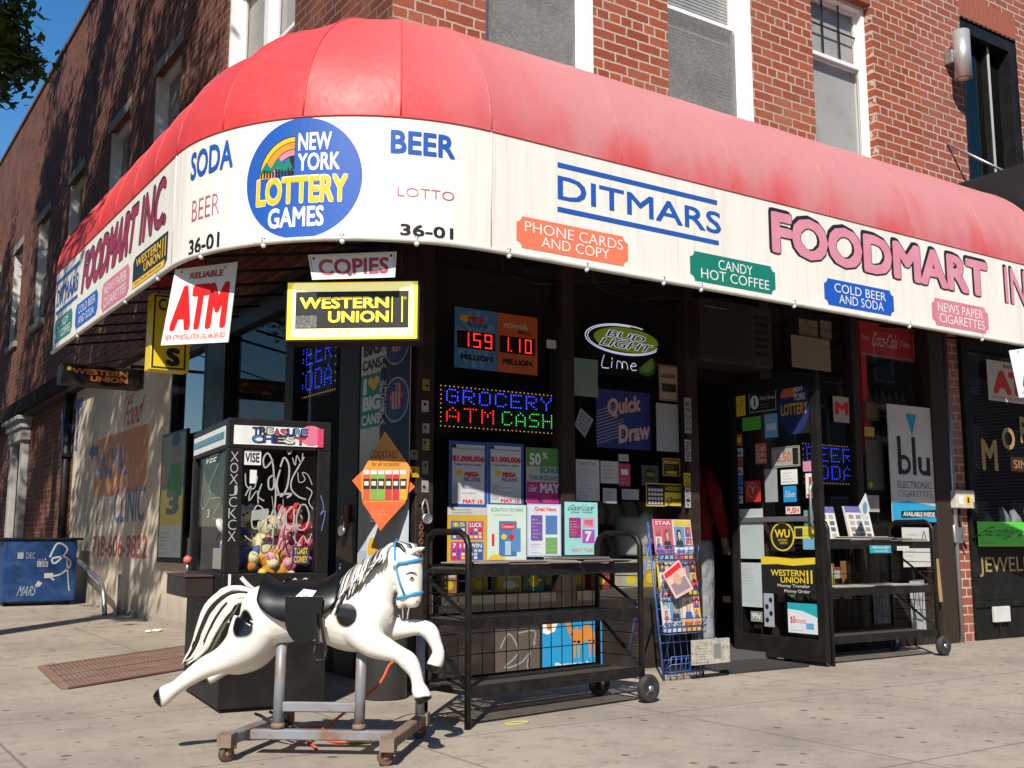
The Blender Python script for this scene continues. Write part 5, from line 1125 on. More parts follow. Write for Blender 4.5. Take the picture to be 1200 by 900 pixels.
# ================================================================== NEWSPAPER RACKS
M_wire = paint((.075, .068, .06), .5, .2, .6, (.13, .11, .09), 10)
def rack(P0, ang, Ln, Dp, Hh, shelves, label, post_mat=M_blackmetal):
    t = thing('display_rack', label, 'rack', P0, ang, 'black wheeled display racks outside the shop'); T_ = Matrix.LocRotScale(P0, Matrix.Rotation(ang, 3, 'Z'), None)
    def mk(name, fn, bev=0, par=None): q = MB(); q.M = T_; fn(q); return q.build(name, par or t, bev)
    r = .017
    for x in (0, Ln):
        zf = 0 if x == 0 else .04
        mk('end_frame', lambda q: (q.tube([(x, 0, zf), (x, 0, Hh-.07), (x, .02, Hh-.03), (x, .07, Hh), (x, Dp-.07, Hh), (x, Dp-.02, Hh-.03), (x, Dp, Hh-.07), (x, Dp, zf)], r, post_mat, 10), [q.bar((x, 0, z-.02), (x, Dp, z-.02), .02, .02, post_mat) for z in shelves]))
        def wires(q):
            for z in [shelves[0]+(shelves[-1]-shelves[0])*i/9 for i in range(1, 9)]: q.tube([(x, 0, z), (x, Dp, z)], .003, post_mat, 5)
            q.bar((x, .02, shelves[0]+.02), (x, Dp-.02, shelves[1]-.06), .006, .03, post_mat, (1, 0, 0)); q.bar((x, .02, shelves[1]+.02), (x, Dp-.02, shelves[2]-.06), .006, .03, post_mat, (1, 0, 0))
        mk('side_grid', wires)
    for z in shelves:
        def sh(q):
            q.box(r, -.006, z-.045, Ln-r, .006, z+.012, post_mat); q.box(r, Dp-.006, z-.045, Ln-r, Dp+.006, z+.012, post_mat)
            for i in range(15): y = .03+(Dp-.06)*i/14; q.box(r, y-.0035, z-.006, Ln-r, y+.0035, z+.001, M_wire)
            for i in range(31): x = .03+(Ln-.06)*i/30; q.box(x-.0025, .006, z-.012, x+.0025, Dp-.006, z-.0065, M_wire)
        mk('shelf', sh)
    def back(q):
        for i in range(15): x = Ln*(i+.5)/15; q.tube([(x, Dp, shelves[0]), (x, Dp, shelves[-1])], .003, M_wire, 5)
        for z in (shelves[0]+.12, shelves[1]-.1, shelves[1]+.1): q.tube([(0, Dp, z), (Ln, Dp, z)], .003, post_mat, 5)
    mk('back_grid', back)
    for y in (-.02, Dp+.02):
        w = mk('wheel', lambda q: q.lathe([(-.020, .055), (-.022, .072), (-.012, .079), (.012, .079), (.022, .072), (.020, .055)], (Ln+.03, y, .079), (0, 1, 0), M_rubber, 28))
        def hubf(q):
            q.lathe([(-.012, .055), (.012, .055)], (Ln+.03, y, .079), (0, 1, 0), M_black, 20); q.lathe([(-.026, .018), (.026, .018)], (Ln+.03, y, .079), (0, 1, 0), M_galv, 14)
            for i in range(5): a = 2*math.pi*i/5; q.bar((Ln+.03, y-.016, .079), (Ln+.03+.05*math.cos(a), y-.016, .079+.05*math.sin(a)), .012, .008, M_galv, (0, 1, 0))
        mk('hub', hubf, par=w)
    return t, T_
a0 = hitz(548, 855); a1 = hitz(757, 823); ang1 = math.atan2(a1.y-a0.y, a1.x-a0.x); Ln1 = (a1-a0).length-.03
rk1, T1 = rack(a0, ang1, Ln1, .34, .955, (.19, .52, .775), 'black wheeled newspaper rack under the lottery posters, left of the doorway')
b0 = Vector((6.475, 5.43, 0)); b1 = Vector((7.84, 5.455, 0)); ang2 = math.atan2(b1.y-b0.y, b1.x-b0.x); Ln2 = (b1-b0).length-.05
rk2, T2 = rack(b0, ang2, Ln2, .42, 1.075, (.20, .55, .90), 'black wheeled newspaper rack under the white and blue cigarette poster')
def papers(T_, x, y, z, w, d, n, lab, tint, rz=0, lay=.003):
    mb = MB(); mb.M = T_ @ Matrix.Translation((x, y, z+.003)) @ Matrix.Rotation(rz, 4, 'Z'); rr = random.Random(int(x*1000+z*100))
    m = paint((.30, .26, .22), .85, 0, .4); m2 = paint(tint, .8, 0, .3); ink = paint((.12, .12, .12), .8)
    for k in range(n):
        dx, dy = rr.uniform(-.02, .02), rr.uniform(-.02, .02); mb.box(dx, dy, k*lay*2, w+dx, d+dy, k*lay*2+lay*1.5, m2 if k % 2 else m)
    mb.box(dx, dy, n*lay*2-lay*.5+.0002, w+dx, d+dy, n*lay*2-lay*.4, m2)
    zt_ = n*lay*2
    A = Art(mb, Plane((dx, dy, zt_-lay*.4+.0006), (1, 0, 0), (0, 0, 1), (0, 1, 0)), (0, 0, w, d), .001, .0); A.lines(.05, .8, .95, .95, 1, ink, 1, .8, .05); A.rect(.1, .35, .5, .72, ink, 1); A.lines(.55, .1, .95, .72, 9, ink, 1); A.lines(.1, .05, .5, .32, 5, ink, 1)
    tag(mb.build('newspaper'), lab, 'newspaper', 'newspapers stacked on the racks')
C6 = [(.34, .30, .26), (.40, .36, .31), (.09, .09, .10), (.12, .11, .11), (.36, .20, .16), (.42, .40, .36)]
rp = random.Random(12)
for T_, z, names_ in ((T1, .787, ['leftmost', 'second', 'third', 'fourth', 'fifth']), (T2, .912, ['leftmost', 'second', 'third', 'fourth', 'fifth']), (T2, .562, ['leftmost', 'second', 'third', 'fourth', 'fifth'])):
    L_r = (Ln1 if T_ is T1 else Ln2)-.1; wh = 'top shelf of the left rack' if T_ is T1 else ('top shelf of the right rack' if z > .8 else 'middle shelf of the right rack')
    for i in range(5):
        papers(T_, .04+L_r*i/5+rp.uniform(0, .02), rp.uniform(-.035, .03), z, L_r/5*rp.uniform(.86, 1.04), (rp.uniform(.30, .36) if T_ is T2 else rp.uniform(.26, .31)), rp.choice((2, 3, 4, 6) if z > .6 else (1, 2, 3)), f'folded newspaper pile, {names_[i]} from the left on the {wh}', C6[(i*2+int(z*10)) % 6] if T_ is T2 else C6[(0, 4, 1, 2, 3)[i]], rp.uniform(-.07, .07))
# ================================================================== HANGING SIGNS
def lamp_red(): return paint(RED, .4, 0, .1)
red_ = paint((.66, .02, .02), .45, 0, .1); redf = paint((.42, .05, .07), .6, 0, .3, (.6, .45, .45), 12)
# the tilted cash machine sheet under the corner
pA = Plane((1.80, 6.42, 2.5), (.52, -.854, 0), (-.854, -.52, 0), (0, 0, 1))
def skew_sheet(name, sf, q, board, label, cat, draw, th=.005, group=None):
    """sheet with four free photo corners tl tr br bl"""
    c = [sf.hit(*p) for p in q]; mb = MB(); vs = [sf.pt(u, v, n) for n in (0, th) for u, v in c]
    mb.add(vs, [(0, 1, 2, 3), (7, 6, 5, 4), (0, 4, 5, 1), (1, 5, 6, 2), (2, 6, 7, 3), (3, 7, 4, 0)], board)
    class S2:
        def pt(s, u, v, n=0.):
            t = Vector(c[3]).lerp(Vector(c[2]), u); k = Vector(c[0]).lerp(Vector(c[1]), u); p = t.lerp(k, v); return sf.pt(p.x, p.y, n)
    W_ = (Vector(c[1])-Vector(c[0])).length
    class A2(Art):
        def uv(s, a, b): return a, b
    A = A2(mb, S2(), None, .001, th); draw(A)
    return tag(mb.build(name), label, cat, group)
def atm(A):
    A.text('RELIABLE', .27, .845, .80, .93, redf, 1, .05); A.text('ATM', .08, .18, .93, .77, red_, 1, .065, 0.0)
    A.text('NEW ATM INSTALLATION CALL 646-269-3023', .05, .06, .94, .13, red_, 1, .01)
    for u in (.12, .82): A.disc(u, .95, .012, .016, mk_, 2, 10)
skew_sheet('hanging_sign', pA, ((206, 316), (279, 307), (268, 401), (189, 405)), mw_, 'white cash machine sheet with red letters hung under the rounded corner of the awning', 'sign', atm)
pB = facing(Vector((7.75, 4.93, 2.4)), 30); pB = Plane((8.3, 4.98, 2.3), (.92, -.39, 0), (-.39, -.92, 0), (0, 0, 1))
skew_sheet('hanging_sign', pB, ((1182, 411), (1262, 400), (1275, 458), (1194, 466)), mw_, 'sunlit white sheet with red letters hung under the awning, cut off by the right edge', 'sign', atm)
sj2 = front(YF+.02)
sheet('poster', front(YF-.005), (1155, 421), (1225, 477), paint((.60, .57, .53), .6), 'shaded white sheet with red letters inside the jewelry shop window', 'poster', atm)
# yellow copies box behind it
pC = front(7.5); q = [pC.hit(180, 343), pC.hit(218, 436)]
u0, v1, u1, v0 = q[0][0], q[0][1], q[1][0], q[1][1]
t = thing('lightbox_sign', 'yellow copies box hanging behind the white cash machine sheet', 'sign', ((u0+u1)/2, 7.57, v0)); yy = paint((.80, .56, .02), .4, 0, .2)
mb = MB(); mb.box(u0, 7.5, v0, u1+.02, 7.64, v1, yy); A = Art(mb, pC, (u0, v0, u1, v1), .0012, .0); A.frame(.03, .02, .97, .98, .012, mk_, 1); A.text('COPIES', .15, .78, 1.2, .94, mk_, 1, .03); A.text('&', .3, .5, .7, .7, mk_, 1, .03); A.text('S', .42, .06, .82, .30, mk_, 1, .06); mb.build('casing', t, .004)
for u in (u0+.05, u1-.03): mb = MB(); mb.tube([(u, 7.57, v1), (u, 7.57, VZ0+.22)], .005, M_black, 6); mb.build('hanger', t)
# dark lightbox by the cream wall
pD = front(11.0); a = pD.hit(73, 425); b = pD.hit(168, 456); u0, v1, u1, v0 = a[0], a[1], b[0], b[1]
t = thing('lightbox_sign', 'black money transfer lightbox with orange letters projecting from the cream wall', 'sign', (u1, 11, v0)); og = paint((.50, .17, .03), .5, 0, .2)
mb = MB(); mb.box(u0, 11.0, v0, u1, 11.22, v1, M_black); mb.build('casing', t, .01)
mb = MB(); A = Art(mb, pD, (u0, v0, u1, v1), .0015, .001); A.frame(0, 0, 1, 1, .02, M_brown, 1); A.text('WESTERN', .12, .52, .80, .80, og, 1, .05); A.text('UNION', .34, .20, .80, .48, og, 1, .05); A.rect(.84, .2, .855, .8, M_brown, 1); A.rect(.92, .2, .935, .8, M_brown, 1); A.rect(.06, .66, .11, .84, my_, 1); mb.build('face', t)
mb = MB(); mb.bar((u1-.1, 11.1, v1+.04), (XL, 11.1, v1+.04), .03, .03, M_blackmetal); mb.bar((u0+.2, 11.1, v1), (XL, 11.1, v1+.25), .012, .012, M_blackmetal); mb.bar((u1-.1, 11.1, v1-.01), (u1-.1, 11.1, v1+.05), .03, .03, M_blackmetal); mb.build('bracket', t)
# big yellow lightbox and the copies board above it
pE = Plane((2.535, 5.47, 2.2), (.80, -.60, 0), (-.60, -.80, 0), (0, 0, 1)); a = pE.hit(335, 329); b = pE.hit(491, 399); u0, v1, u1, v0 = a[0], a[1], b[0], b[1]
ctr = pE.pt((u0+u1)/2, v0, -.1); t = thing('lightbox_sign', 'big yellow framed black money transfer lightbox hanging at the corner', 'sign', ctr)
ye = glow((.85, .70, .04), .42); ylt = glow((.90, .82, .36), .55)
def pbox(mb, sf, u0, v0, u1, v1, n0, n1, m):
    vs = [sf.pt(u, v, n) for n in (n0, n1) for u, v in ((u0, v0), (u1, v0), (u1, v1), (u0, v1))]
    mb.add(vs, [(3, 2, 1, 0), (4, 5, 6, 7), (0, 1, 5, 4), (1, 2, 6, 5), (2, 3, 7, 6), (3, 0, 4, 7)], m)
mb = MB(); pbox(mb, pE, u0, v0, u1, v1, -.18, -.01, M_brown); mb.build('casing', t, .004)
mb = MB(); pbox(mb, pE, u0+.012, v0+.012, u1-.012, v1-.012, -.02, -.002, ye); A = Art(mb, pE, (u0, v0, u1, v1), .0015, -.001)
def rrect(A, a0, b0, a1, b1, r, m, L, asp):
    pts = []
    for cx_, cy_, t0 in ((a1-r, b1-r*asp, 0), (a0+r, b1-r*asp, 90), (a0+r, b0+r*asp, 180), (a1-r, b0+r*asp, 270)): pts += [(cx_+r*math.cos(R(t0+15*i)), cy_+r*asp*math.sin(R(t0+15*i))) for i in range(7)]
    A.poly(pts, m, L)
rrect(A, .05, .07, .96, .95, .03, ylt, 1, 2.2); A.rect(.08, .21, .92, .81, kk, 2); A.rect(.085, .22, .24, .42, paint((.10, .10, .10), .6, 0, .9, (.3, .3, .3), 60), 3)
A.text('WESTERN', .11, .53, .775, .72, ye, 3, .035); A.text('UNION', .325, .30, .775, .49, ye, 3, .035); A.rect(.795, .3, .803, .72, ye, 3); A.rect(.868, .3, .878, .72, ye, 3); A.ring(.895, .69, .008, .02, .002, ye, 3)
mb.build('face', t)
for u in (u0+.12, u1-.12): mb = MB(); mb.tube([pE.pt(u, v1, -.09), pE.pt(u, v1+.42, -.09)], .006, M_brown, 6); mb.build('hanger', t)
pF = Plane((2.50, 5.37, 2.4), pE.U, pE.N, (0, 0, 1))
def cop(A): A.frame(.02, .06, .98, .94, .006, redf, 1); A.text('COPIES', .10, .15, .92, .80, redf, 1, .03); [A.disc(u, .84, .015, .05, mk_, 2, 10) for u in (.06, .94)]
skew_sheet('hanging_sign', pF, ((361, 299), (465, 295), (463, 325), (366, 328)), mw_, 'small white copies board with faded red letters above the yellow lightbox', 'sign', cop)

# ---- kite shaped hanging sign and cigar banner
pK = Plane((2.98, 6.02, 1.3), (.831, -.556, 0), (-.556, -.831, 0), (0, 0, 1))
def kite():
    k = thing('hanging_sign', 'orange kite shaped cocktails sign hanging before the big cans banner', 'sign', pK.pt(*pK.hit(452, 620)))
    oa = paint((.72, .27, .03), .5, 0, .15); ob_ = paint((.66, .12, .03), .5, 0, .15)
    T0, R0, B0, L0 = [pK.hit(*p) for p in ((450, 506), (481, 545), (445, 622), (423, 570))]; Rr = pK.hit(482, 572); Ll = pK.hit(424, 545)
    mb = MB(); c = [pK.hit(*p) for p in ((451, 505), (481, 548), (477, 585), (446, 622), (424, 585), (423, 555))]
    def f(pts, n, m, th=.006):
        o = [pK.pt(u, v, n) for u, v in pts]+[pK.pt(u, v, n-th) for u, v in pts]; k_ = len(pts); mb.add(o, [tuple(range(k_)), tuple(range(2*k_-1, k_-1, -1))]+[(i, (i+1) % k_, k_+(i+1) % k_, k_+i) for i in range(k_)], m)
    f([pK.hit(*p) for p in ((446, 530), (486, 570), (448, 610), (412, 563))], -.02, ob_)
    f(c, .0, oa); A = Art(mb, pK, None, .001, .001)
    X = lambda tl, br: (pK.hit(*tl)[0], pK.hit(*br)[1], pK.hit(*br)[0], pK.hit(*tl)[1])
    A.text('COCKTAILS', *X((434, 528), (466, 537)), mk_, 1, 0); A.text('for all occasions', *X((436, 541), (468, 546)), mk_, 1, 0)
    tr = [pK.hit(*p) for p in ((424, 588), (476, 588), (446, 621))]; A.poly(tr[::-1], ob_, 1)
    for i, cl in enumerate(((.6, .1, .05), (.2, .35, .06), (.16, .4, .08), (.5, .05, .05), (.55, .03, .05), (.6, .35, .04))):
        x = 426+8.6*i; A.rect(*X((x, 552), (x+7.2, 586)), paint(cl, .4), 2); A.rect(*X((x, 561), (x+7.2, 573)), kk, 3); A.rect(*X((x+1, 564), (x+6, 569)), pw, 4); A.rect(*X((x, 551), (x+7.2, 556)), paint((.6, .6, .6)), 3)
    A.lines(*X((434, 596), (456, 612)), 4, paint((.75, .35, .25)), 2)
    mb.build('board', k); q = MB(); q.tube([pK.pt(*pK.hit(451, 506)), pK.pt(*pK.hit(450, 420))], .002, M_black, 5); q.build('string', k)
kite()
pS = Plane((XL-.03, 0, 0), (0, -1, 0), (-1, 0, 0), (0, 0, 1))
def heart(A, a, b, r, ry, m, L): A.poly([(a, b-ry), (a+r, b+.25*ry), (a+r*.95, b+.7*ry), (a+r*.6, b+ry), (a+r*.2, b+.85*ry), (a, b+.5*ry), (a-r*.2, b+.85*ry), (a-r*.6, b+ry), (a-r*.95, b+.7*ry), (a-r, b+.25*ry)], m, L)
def cans(A):
    A.rect(.0, .34, .42, .66, paint((.02, .28, .22), .5), 1); A.rect(.42, 0, 1, 1, paint((.015, .02, .06), .5), 1)
    for k, (c1, c2, c3) in enumerate(((mk_, red_, mk_), (mw_, my_, mw_))):
        b = .70-.33*k; A.text('I', .06, b+.17, .13, b+.27, c1, 2, .05); heart(A, .28, b+.225, .12, .045, c2, 2); A.text('BIG', .05, b+.07, .42, b+.16, c1, 2, .06); A.text('CANS', .03, b-.015, .42, b+.05, c1, 2, .04)
        bb = .80-.33*k; A.disc(.74, bb, .25, .13, paint((.03, .06, .24), .5), 2, 24); A.ring(.74, bb, .25, .13, .012, paint((.5, .52, .56)), 3, 28)
        A.disc(.74, bb+.02, .12, .085, paint((.55, .5, .48)), 3, 6)
        for i in range(4): A.rect(.64+.06*i, bb-.05, .665+.06*i, bb+.09, red_, 4)
        A.rect(.64, bb+.05, .74, bb+.09, paint((.03, .05, .25)), 5)
        # the drink name runs up the banner
        for i, ch in enumerate('AriZona'): A.text(ch, .42, bb-.13+.038*i, .56, bb-.13+.038*i+.033, pw, 6, .02)
sheet_uv('banner', pS, (-6.66, 1.28, -5.95, 2.42), paint((.66, .64, .58), .5), 'tall shaded big cans drink banner on the side window by the corner post', 'banner', cans)
def cal(A): A.rect(0, 0, 1, .35, paint((.45, .58, .68), .5), 1); A.text('0 calorie', .22, .80, .95, .95, paint((.12, .25, .4)), 1); A.rect(.2, .1, .95, .72, paint((.74, .77, .78), .5), 2); A.disc(.32, .36, .1, .12, my_, 3, 14); A.rect(.4, .75, .9, .78, paint((.3, .55, .7)), 3)
sheet_uv('poster', pS, (-6.66, .62, -5.95, 1.275), paint((.60, .70, .78), .5, 0, .1), 'pale blue zero calorie drink poster beneath the big cans banner', 'poster', cal)
# ---- poster of a green figure beside the crane
def cig(A): A.rect(.05, .04, .95, .28, paint((.66, .66, .62)), 1); A.rect(.05, .28, .95, .56, yl, 1); A.rect(.05, .56, .95, .98, paint((.20, .26, .18)), 1); A.disc(.6, .85, .16, .10, paint((.30, .16, .12)), 2, 18); A.poly([(.3, .5), (.9, .5), (.85, .75), (.4, .75)], paint((.06, .22, .06)), 2); A.disc(.6, .93, .18, .05, paint((.04, .08, .18)), 3, 16); A.text('3', .3, .36, .8, .54, mk_, 3, .05); A.lines(.1, .06, .9, .24, 6, mk_, 2); A.rect(.08, .6, .2, .75, red_, 2)
sp_ = side(XL-.03); u0, v1 = sp_.hit(194, 510); u1, v0 = sp_.hit(216, 660)
sheet_uv('poster', sp_, (u0, v0, u1, v1), M_black, 'black framed poster with a green clad figure on yellow beside the prize machine', 'poster', cig, th=.03, n0=.0)

# ================================================================== IN THE WINDOWS
Yp = YW-.012; fp = front(Yp)                     # taped to the outside of the glass; the shop side sits behind
Yi = YW+.05; fi = front(Yi)
# jackpot board with digits
def seg7(A, ch, a0, b0, a1, b1, m, L):
    w, h = a1-a0, b1-b0; t = w*.2; tv = h*.1
    S_ = {'a': (0, h-tv, w, h), 'g': (0, h/2-tv/2, w, h/2+tv/2), 'd': (0, 0, w, tv), 'f': (0, h/2, t, h), 'b': (w-t, h/2, w, h), 'e': (0, 0, t, h/2), 'c': (w-t, 0, w, h/2)}
    for k in {'0': 'abcdef', '1': 'bc', '5': 'afgcd', '9': 'abfgcd'}[ch]:
        x0, y0, x1, y1 = S_[k]; A.rect(a0+x0+w*.03, b0+y0+h*.015, a0+x1-w*.03, b0+y1-h*.015, m, L)
led_r = glow((1., .03, .015), 1.6); led_b = glow((.03, .05, 1.), 2.4); led_g = glow((.05, .8, .10), .9); led_w = glow((1, .45, .12), .9); led_off_ = paint((.10, .008, .008), .4)
def jack(A):
    A.rect(.0, 0, .5, 1, paint((.09, .26, .60), .5), 1); A.rect(.505, 0, 1, 1, paint((.72, .14, .04), .5), 1)
    for i in range(14):
        t = R(360*i/14); A.poly([(.25, .5), (.25+.24*math.cos(t), .5+.48*math.sin(t)), (.25+.24*math.cos(t+.22), .5+.48*math.sin(t+.22))], paint((.18, .40, .72), .5), 2)
    A.rect(.03, .33, .48, .62, paint((.02, .006, .006), .3), 3); A.rect(.53, .33, .97, .62, paint((.02, .006, .006), .3), 3)
    A.text('MEGA', .16, .78, .36, .88, red_, 3, .06); A.text('MILLIONS', .14, .70, .38, .77, mk_, 3, .02); A.disc(.12, .83, .06, .06, my_, 3, 16)
    A.text('POWER', .58, .76, .88, .84, paint((.60, .55, .5)), 3, .05); A.text('BALL', .76, .68, .92, .74, mk_, 3, .02)
    for i, ch in enumerate('159'): seg7(A, ch, .08+.135*i, .36, .17+.135*i, .60, led_r, 4)
    for i, ch in enumerate('110'): seg7(A, ch, .56+.14*i, .36, .645+.14*i, .60, led_r, 4)
    A.rect(.668, .36, .68, .385, led_r, 4)
    A.text('MILLION', .07, .14, .45, .24, mk_, 3, .06); A.text('MILLION', .57, .14, .93, .24, mk_, 3, .06)
sheet('jackpot_sign', fi, (530, 360), (627, 441), M_black, 'blue and orange lottery jackpot board with glowing red digits', 'lottery sign', jack, th=.03, n0=0)
FONT = {'G': '01110 10001 10000 10111 10001 10001 01110', 'R': '11110 10001 10001 11110 10100 10010 10001', 'O': '01110 10001 10001 10001 10001 10001 01110', 'C': '01110 10001 10000 10000 10000 10001 01110',
        'E': '11111 10000 10000 11110 10000 10000 11111', 'Y': '10001 10001 01010 00100 00100 00100 00100', 'A': '00100 01010 10001 10001 11111 10001 10001', 'T': '11111 00100 00100 00100 00100 00100 00100', 'M': '10001 11011 10101 10101 10001 10001 10001',
        'S': '01111 10000 10000 01110 00001 00001 11110', 'H': '10001 10001 10001 11111 10001 10001 10001', 'B': '11110 10001 10001 11110 10001 10001 11110', 'D': '11110 10001 10001 10001 10001 10001 11110', ' ': '0'}
def dots(A, word, a0, b0, a1, b1, m, L=2, dense=1):
    n = len(word); cw = (a1-a0)/n
    for i, ch in enumerate(word):
        rows = FONT[ch].split()
        if len(rows) < 7: continue
        for r_, row in enumerate(rows):
            for c_, v in enumerate(row):
                if v == '1':
                    for dx in ((0, .5) if dense > 1 else (0,)):
                        for dy in ((0, .5) if dense > 1 else (0,)):
                            x = a0+cw*(i+.08+.84*(c_+.25+dx)/5.2); y = b1-(b1-b0)*(r_+.25+dy)/7.3
                            A.disc(x, y, .0058, .017, m, L, 7, rings=1)
def grid(A, m, L=2, nx=30, ny=9):
    for i in range(nx):
        for y in (.04, .96): A.disc(.02+.96*i/(nx-1), y, .0045, .012, m, L, 6, rings=1)
    for j in range(1, ny):
        for x in (.02, .98): A.disc(x, .04+.92*j/ny, .0045, .012, m, L, 6, rings=1)
def grocery(A): grid(A, led_w); dots(A, 'GROCERY', .05, .54, .94, .90, led_b); dots(A, 'ATM', .05, .12, .46, .48, led_r); dots(A, 'CASH', .49, .12, .94, .48, led_g)
sheet('dot_sign', fi, (511, 450), (655, 511), M_black, 'wide dotted sign glowing grocery in blue, red and green left of the mullion', 'LED sign', grocery, th=.03, n0=0)
def blu_led(A): grid(A, led_w, 2, 20, 7); dots(A, 'BEER', .06, .52, .94, .90, led_b); dots(A, 'SODA', .06, .1, .94, .46, led_b)
ps2 = Plane((XW+.05, 0, 0), (0, -1, 0), (-1, 0, 0), (0, 0, 1)); u0, v1 = ps2.hit(349, 436); u1, v0 = ps2.hit(398, 462)
sheet_uv('dot_sign', ps2, (u0, v0+.02, u1, v0+.50), M_black, 'blue dotted sign glowing in the side window above the prize machine', 'LED sign', blu_led, th=.03, n0=0)
sheet('dot_sign', fi, (936, 518), (1002, 570), M_black, 'blue dotted sign glowing behind the open door, beside the newspaper leaflets', 'LED sign', blu_led, th=.03, n0=0)
# posters of the lottery
pwb = paint((.60, .60, .58), .6, 0, .1); nav = paint((.03, .09, .32), .5)
def mega(A):
    A.frame(0, 0, 1, 1, .022, nav, 1); A.text('Win up to or more than', .14, .86, .90, .91, mk_, 1, .0); A.text('$1,000,006', .08, .68, .92, .78, red_, 1, .06); A.text('Mega Millions Raffle', .14, .62, .86, .66, nav, 1, .02)
    A.text('MEGA', .40, .46, .78, .54, red_, 1, .07); A.text('MILLIONS', .38, .39, .82, .45, nav, 1, .03); A.disc(.27, .52, .09, .045, my_, 1, 16); A.lines(.34, .18, .9, .34, 2, nav, 1, .5, .1); A.rect(.10, .10, .30, .34, paint((.45, .45, .45)), 1); A.text('MAY 10', .36, .06, .88, .12, red_, 1, .04); A.disc(.12, .92, .06, .03, mk_, 1, 12)
sheet('poster', fp, (526, 516), (570, 595), pwb, 'blue bordered million dollar lottery poster on the left, above the orange one', 'poster', mega)
sheet('poster', fp, (571, 518), (613, 594), pwb, 'blue bordered million dollar lottery poster on the right, beside the fifty percent one', 'poster', mega)
def may(A):
    A.rect(0, .66, 1, 1, paint((.08, .26, .05)), 1); A.rect(0, .38, 1, .66, paint((.42, .44, .40)), 1); A.rect(0, 0, 1, .38, paint((.52, .03, .22)), 1); A.text('50', .08, .68, .42, .90, pw, 2, .04); A.text('%', .46, .80, .62, .92, pw, 2, .02)
    A.text('BONUS', .40, .54, .98, .65, mg_, 2, .04); A.text('THURSDAYS', .06, .41, .98, .50, mg_, 2, .02); A.text('MAY', .40, .18, .96, .36, pw, 2, .04); A.text('Get', .08, .2, .3, .32, pw, 2, .02, .3); A.lines(.4, .03, .95, .15, 3, yl, 2)
sheet('poster', fp, (616, 524), (656, 590), pw, 'green and pink fifty percent bonus poster by the mullion', 'poster', may)
fr = front(YF-.09)
def ad(bgc, head, cs, sd_):
    def d(A):
        rr = random.Random(sd_); A.rect(0, .86, 1, 1, paint(head), 1)
        for i in range(cs[0]):
            for j in range(cs[1]):
                x, y = .08+.86*i/cs[0], .08+.72*j/cs[1]; w, h = .78/cs[0], .64/cs[1]; c = paint([(.05, .12, .35), (.5, .05, .2), (.55, .45, .1), (.1, .3, .15), (.35, .2, .45), (.1, .3, .5)][rr.randrange(6)], .5)
                A.rect(x, y, x+w, y+h, c, 1); A.text(rr.choice(['WIN', 'CASH', 'LUCK', '$5', '7 11', 'BINGO']), x+w*.1, y+h*.68, x+w*.9, y+h*.92, rr.choice([pw, yl]), 2, .03)
                for a in range(3):
                    for b in range(3): A.rect(x+w*(.12+.28*a), y+h*(.08+.19*b), x+w*(.32+.28*a), y+h*(.22+.19*b), rr.choice([pw, yl, red_, nav, paint((.4, .6, .65))]), 2)
        A.lines(.1, .88, .9, .98, 2, mk_, 2, .6, .2)
    return d
sheet('poster', fr, (524, 594), (570, 662), paint((.58, .36, .04), .5), 'orange lottery notice at left end of the row behind the rack', 'poster', ad(0, (.52, .50, .45), (2, 2), 1))
sheet('poster', fr, (570, 591), (616, 660), paint((.60, .70, .62), .5), 'mint green scratch card poster second in the row behind the rack', 'poster', lambda A: (A.text('SCRATCH TO WIN', .1, .88, .9, .94, mg_, 1), A.lines(.15, .8, .85, .86, 1, mg_, 1), A.rect(.3, .12, .75, .72, paint((.06, .18, .42)), 1), A.rect(.62, .2, .85, .6, paint((.1, .25, .5)), 2), A.rect(.36, .58, .7, .68, red_, 3), A.text('Cashword', .38, .6, .68, .66, pw, 4), A.disc(.42, .45, .07, .05, yl, 3, 14), A.disc(.62, .45, .07, .05, red_, 3, 14), A.rect(.45, .14, .6, .38, paint((.4, .5, .6)), 3), A.poly([(.02, .04), (.4, .02), (.45, .1), (.2, .16), (.05, .12)], yl, 3), A.rect(.12, .3, .18, .5, red_, 2)))
sheet('poster', fr, (617, 590), (657, 652), paint((.42, .52, .72), .5), 'lilac blue double scratch card poster third in the row behind the rack', 'poster', lambda A: (A.rect(.04, .03, .96, .97, paint((.64, .65, .70)), 1), A.text('Great News', .22, .86, .85, .94, red_, 2, .02), A.rect(.10, .30, .44, .78, paint((.16, .08, .34)), 2), A.rect(.53, .42, .88, .78, paint((.06, .2, .45)), 2), A.rect(.53, .05, .88, .36, paint((.15, .35, .15)), 2), A.lines(.14, .34, .40, .74, 6, pw, 3), A.lines(.57, .46, .84, .74, 4, red_, 3), A.lines(.57, .1, .84, .3, 3, yl, 3), A.lines(.1, .06, .45, .26, 4, nav, 2)))
sheet('poster', fr, (661, 588), (700, 650), paint((.30, .62, .62), .5), 'turquoise scratch card poster at right end of the row behind the rack', 'poster', lambda A: (A.text('Good Luck', .12, .84, .9, .95, mk_, 1, .0, .2), A.text('play today', .2, .78, .85, .83, mk_, 1), A.rect(.12, .32, .48, .70, paint((.32, .03, .16)), 1), A.rect(.55, .52, .90, .70, paint((.62, .3, .45)), 1), A.rect(.52, .22, .90, .48, paint((.36, .08, .4)), 1), A.lines(.16, .36, .44, .66, 6, pw, 2), A.text('7', .6, .25, .8, .45, pw, 2, .05), A.text('FREE', .6, .56, .85, .66, red_, 2, .02), A.text('MAKE IT YOURS', .2, .05, .85, .12, red_, 1)))
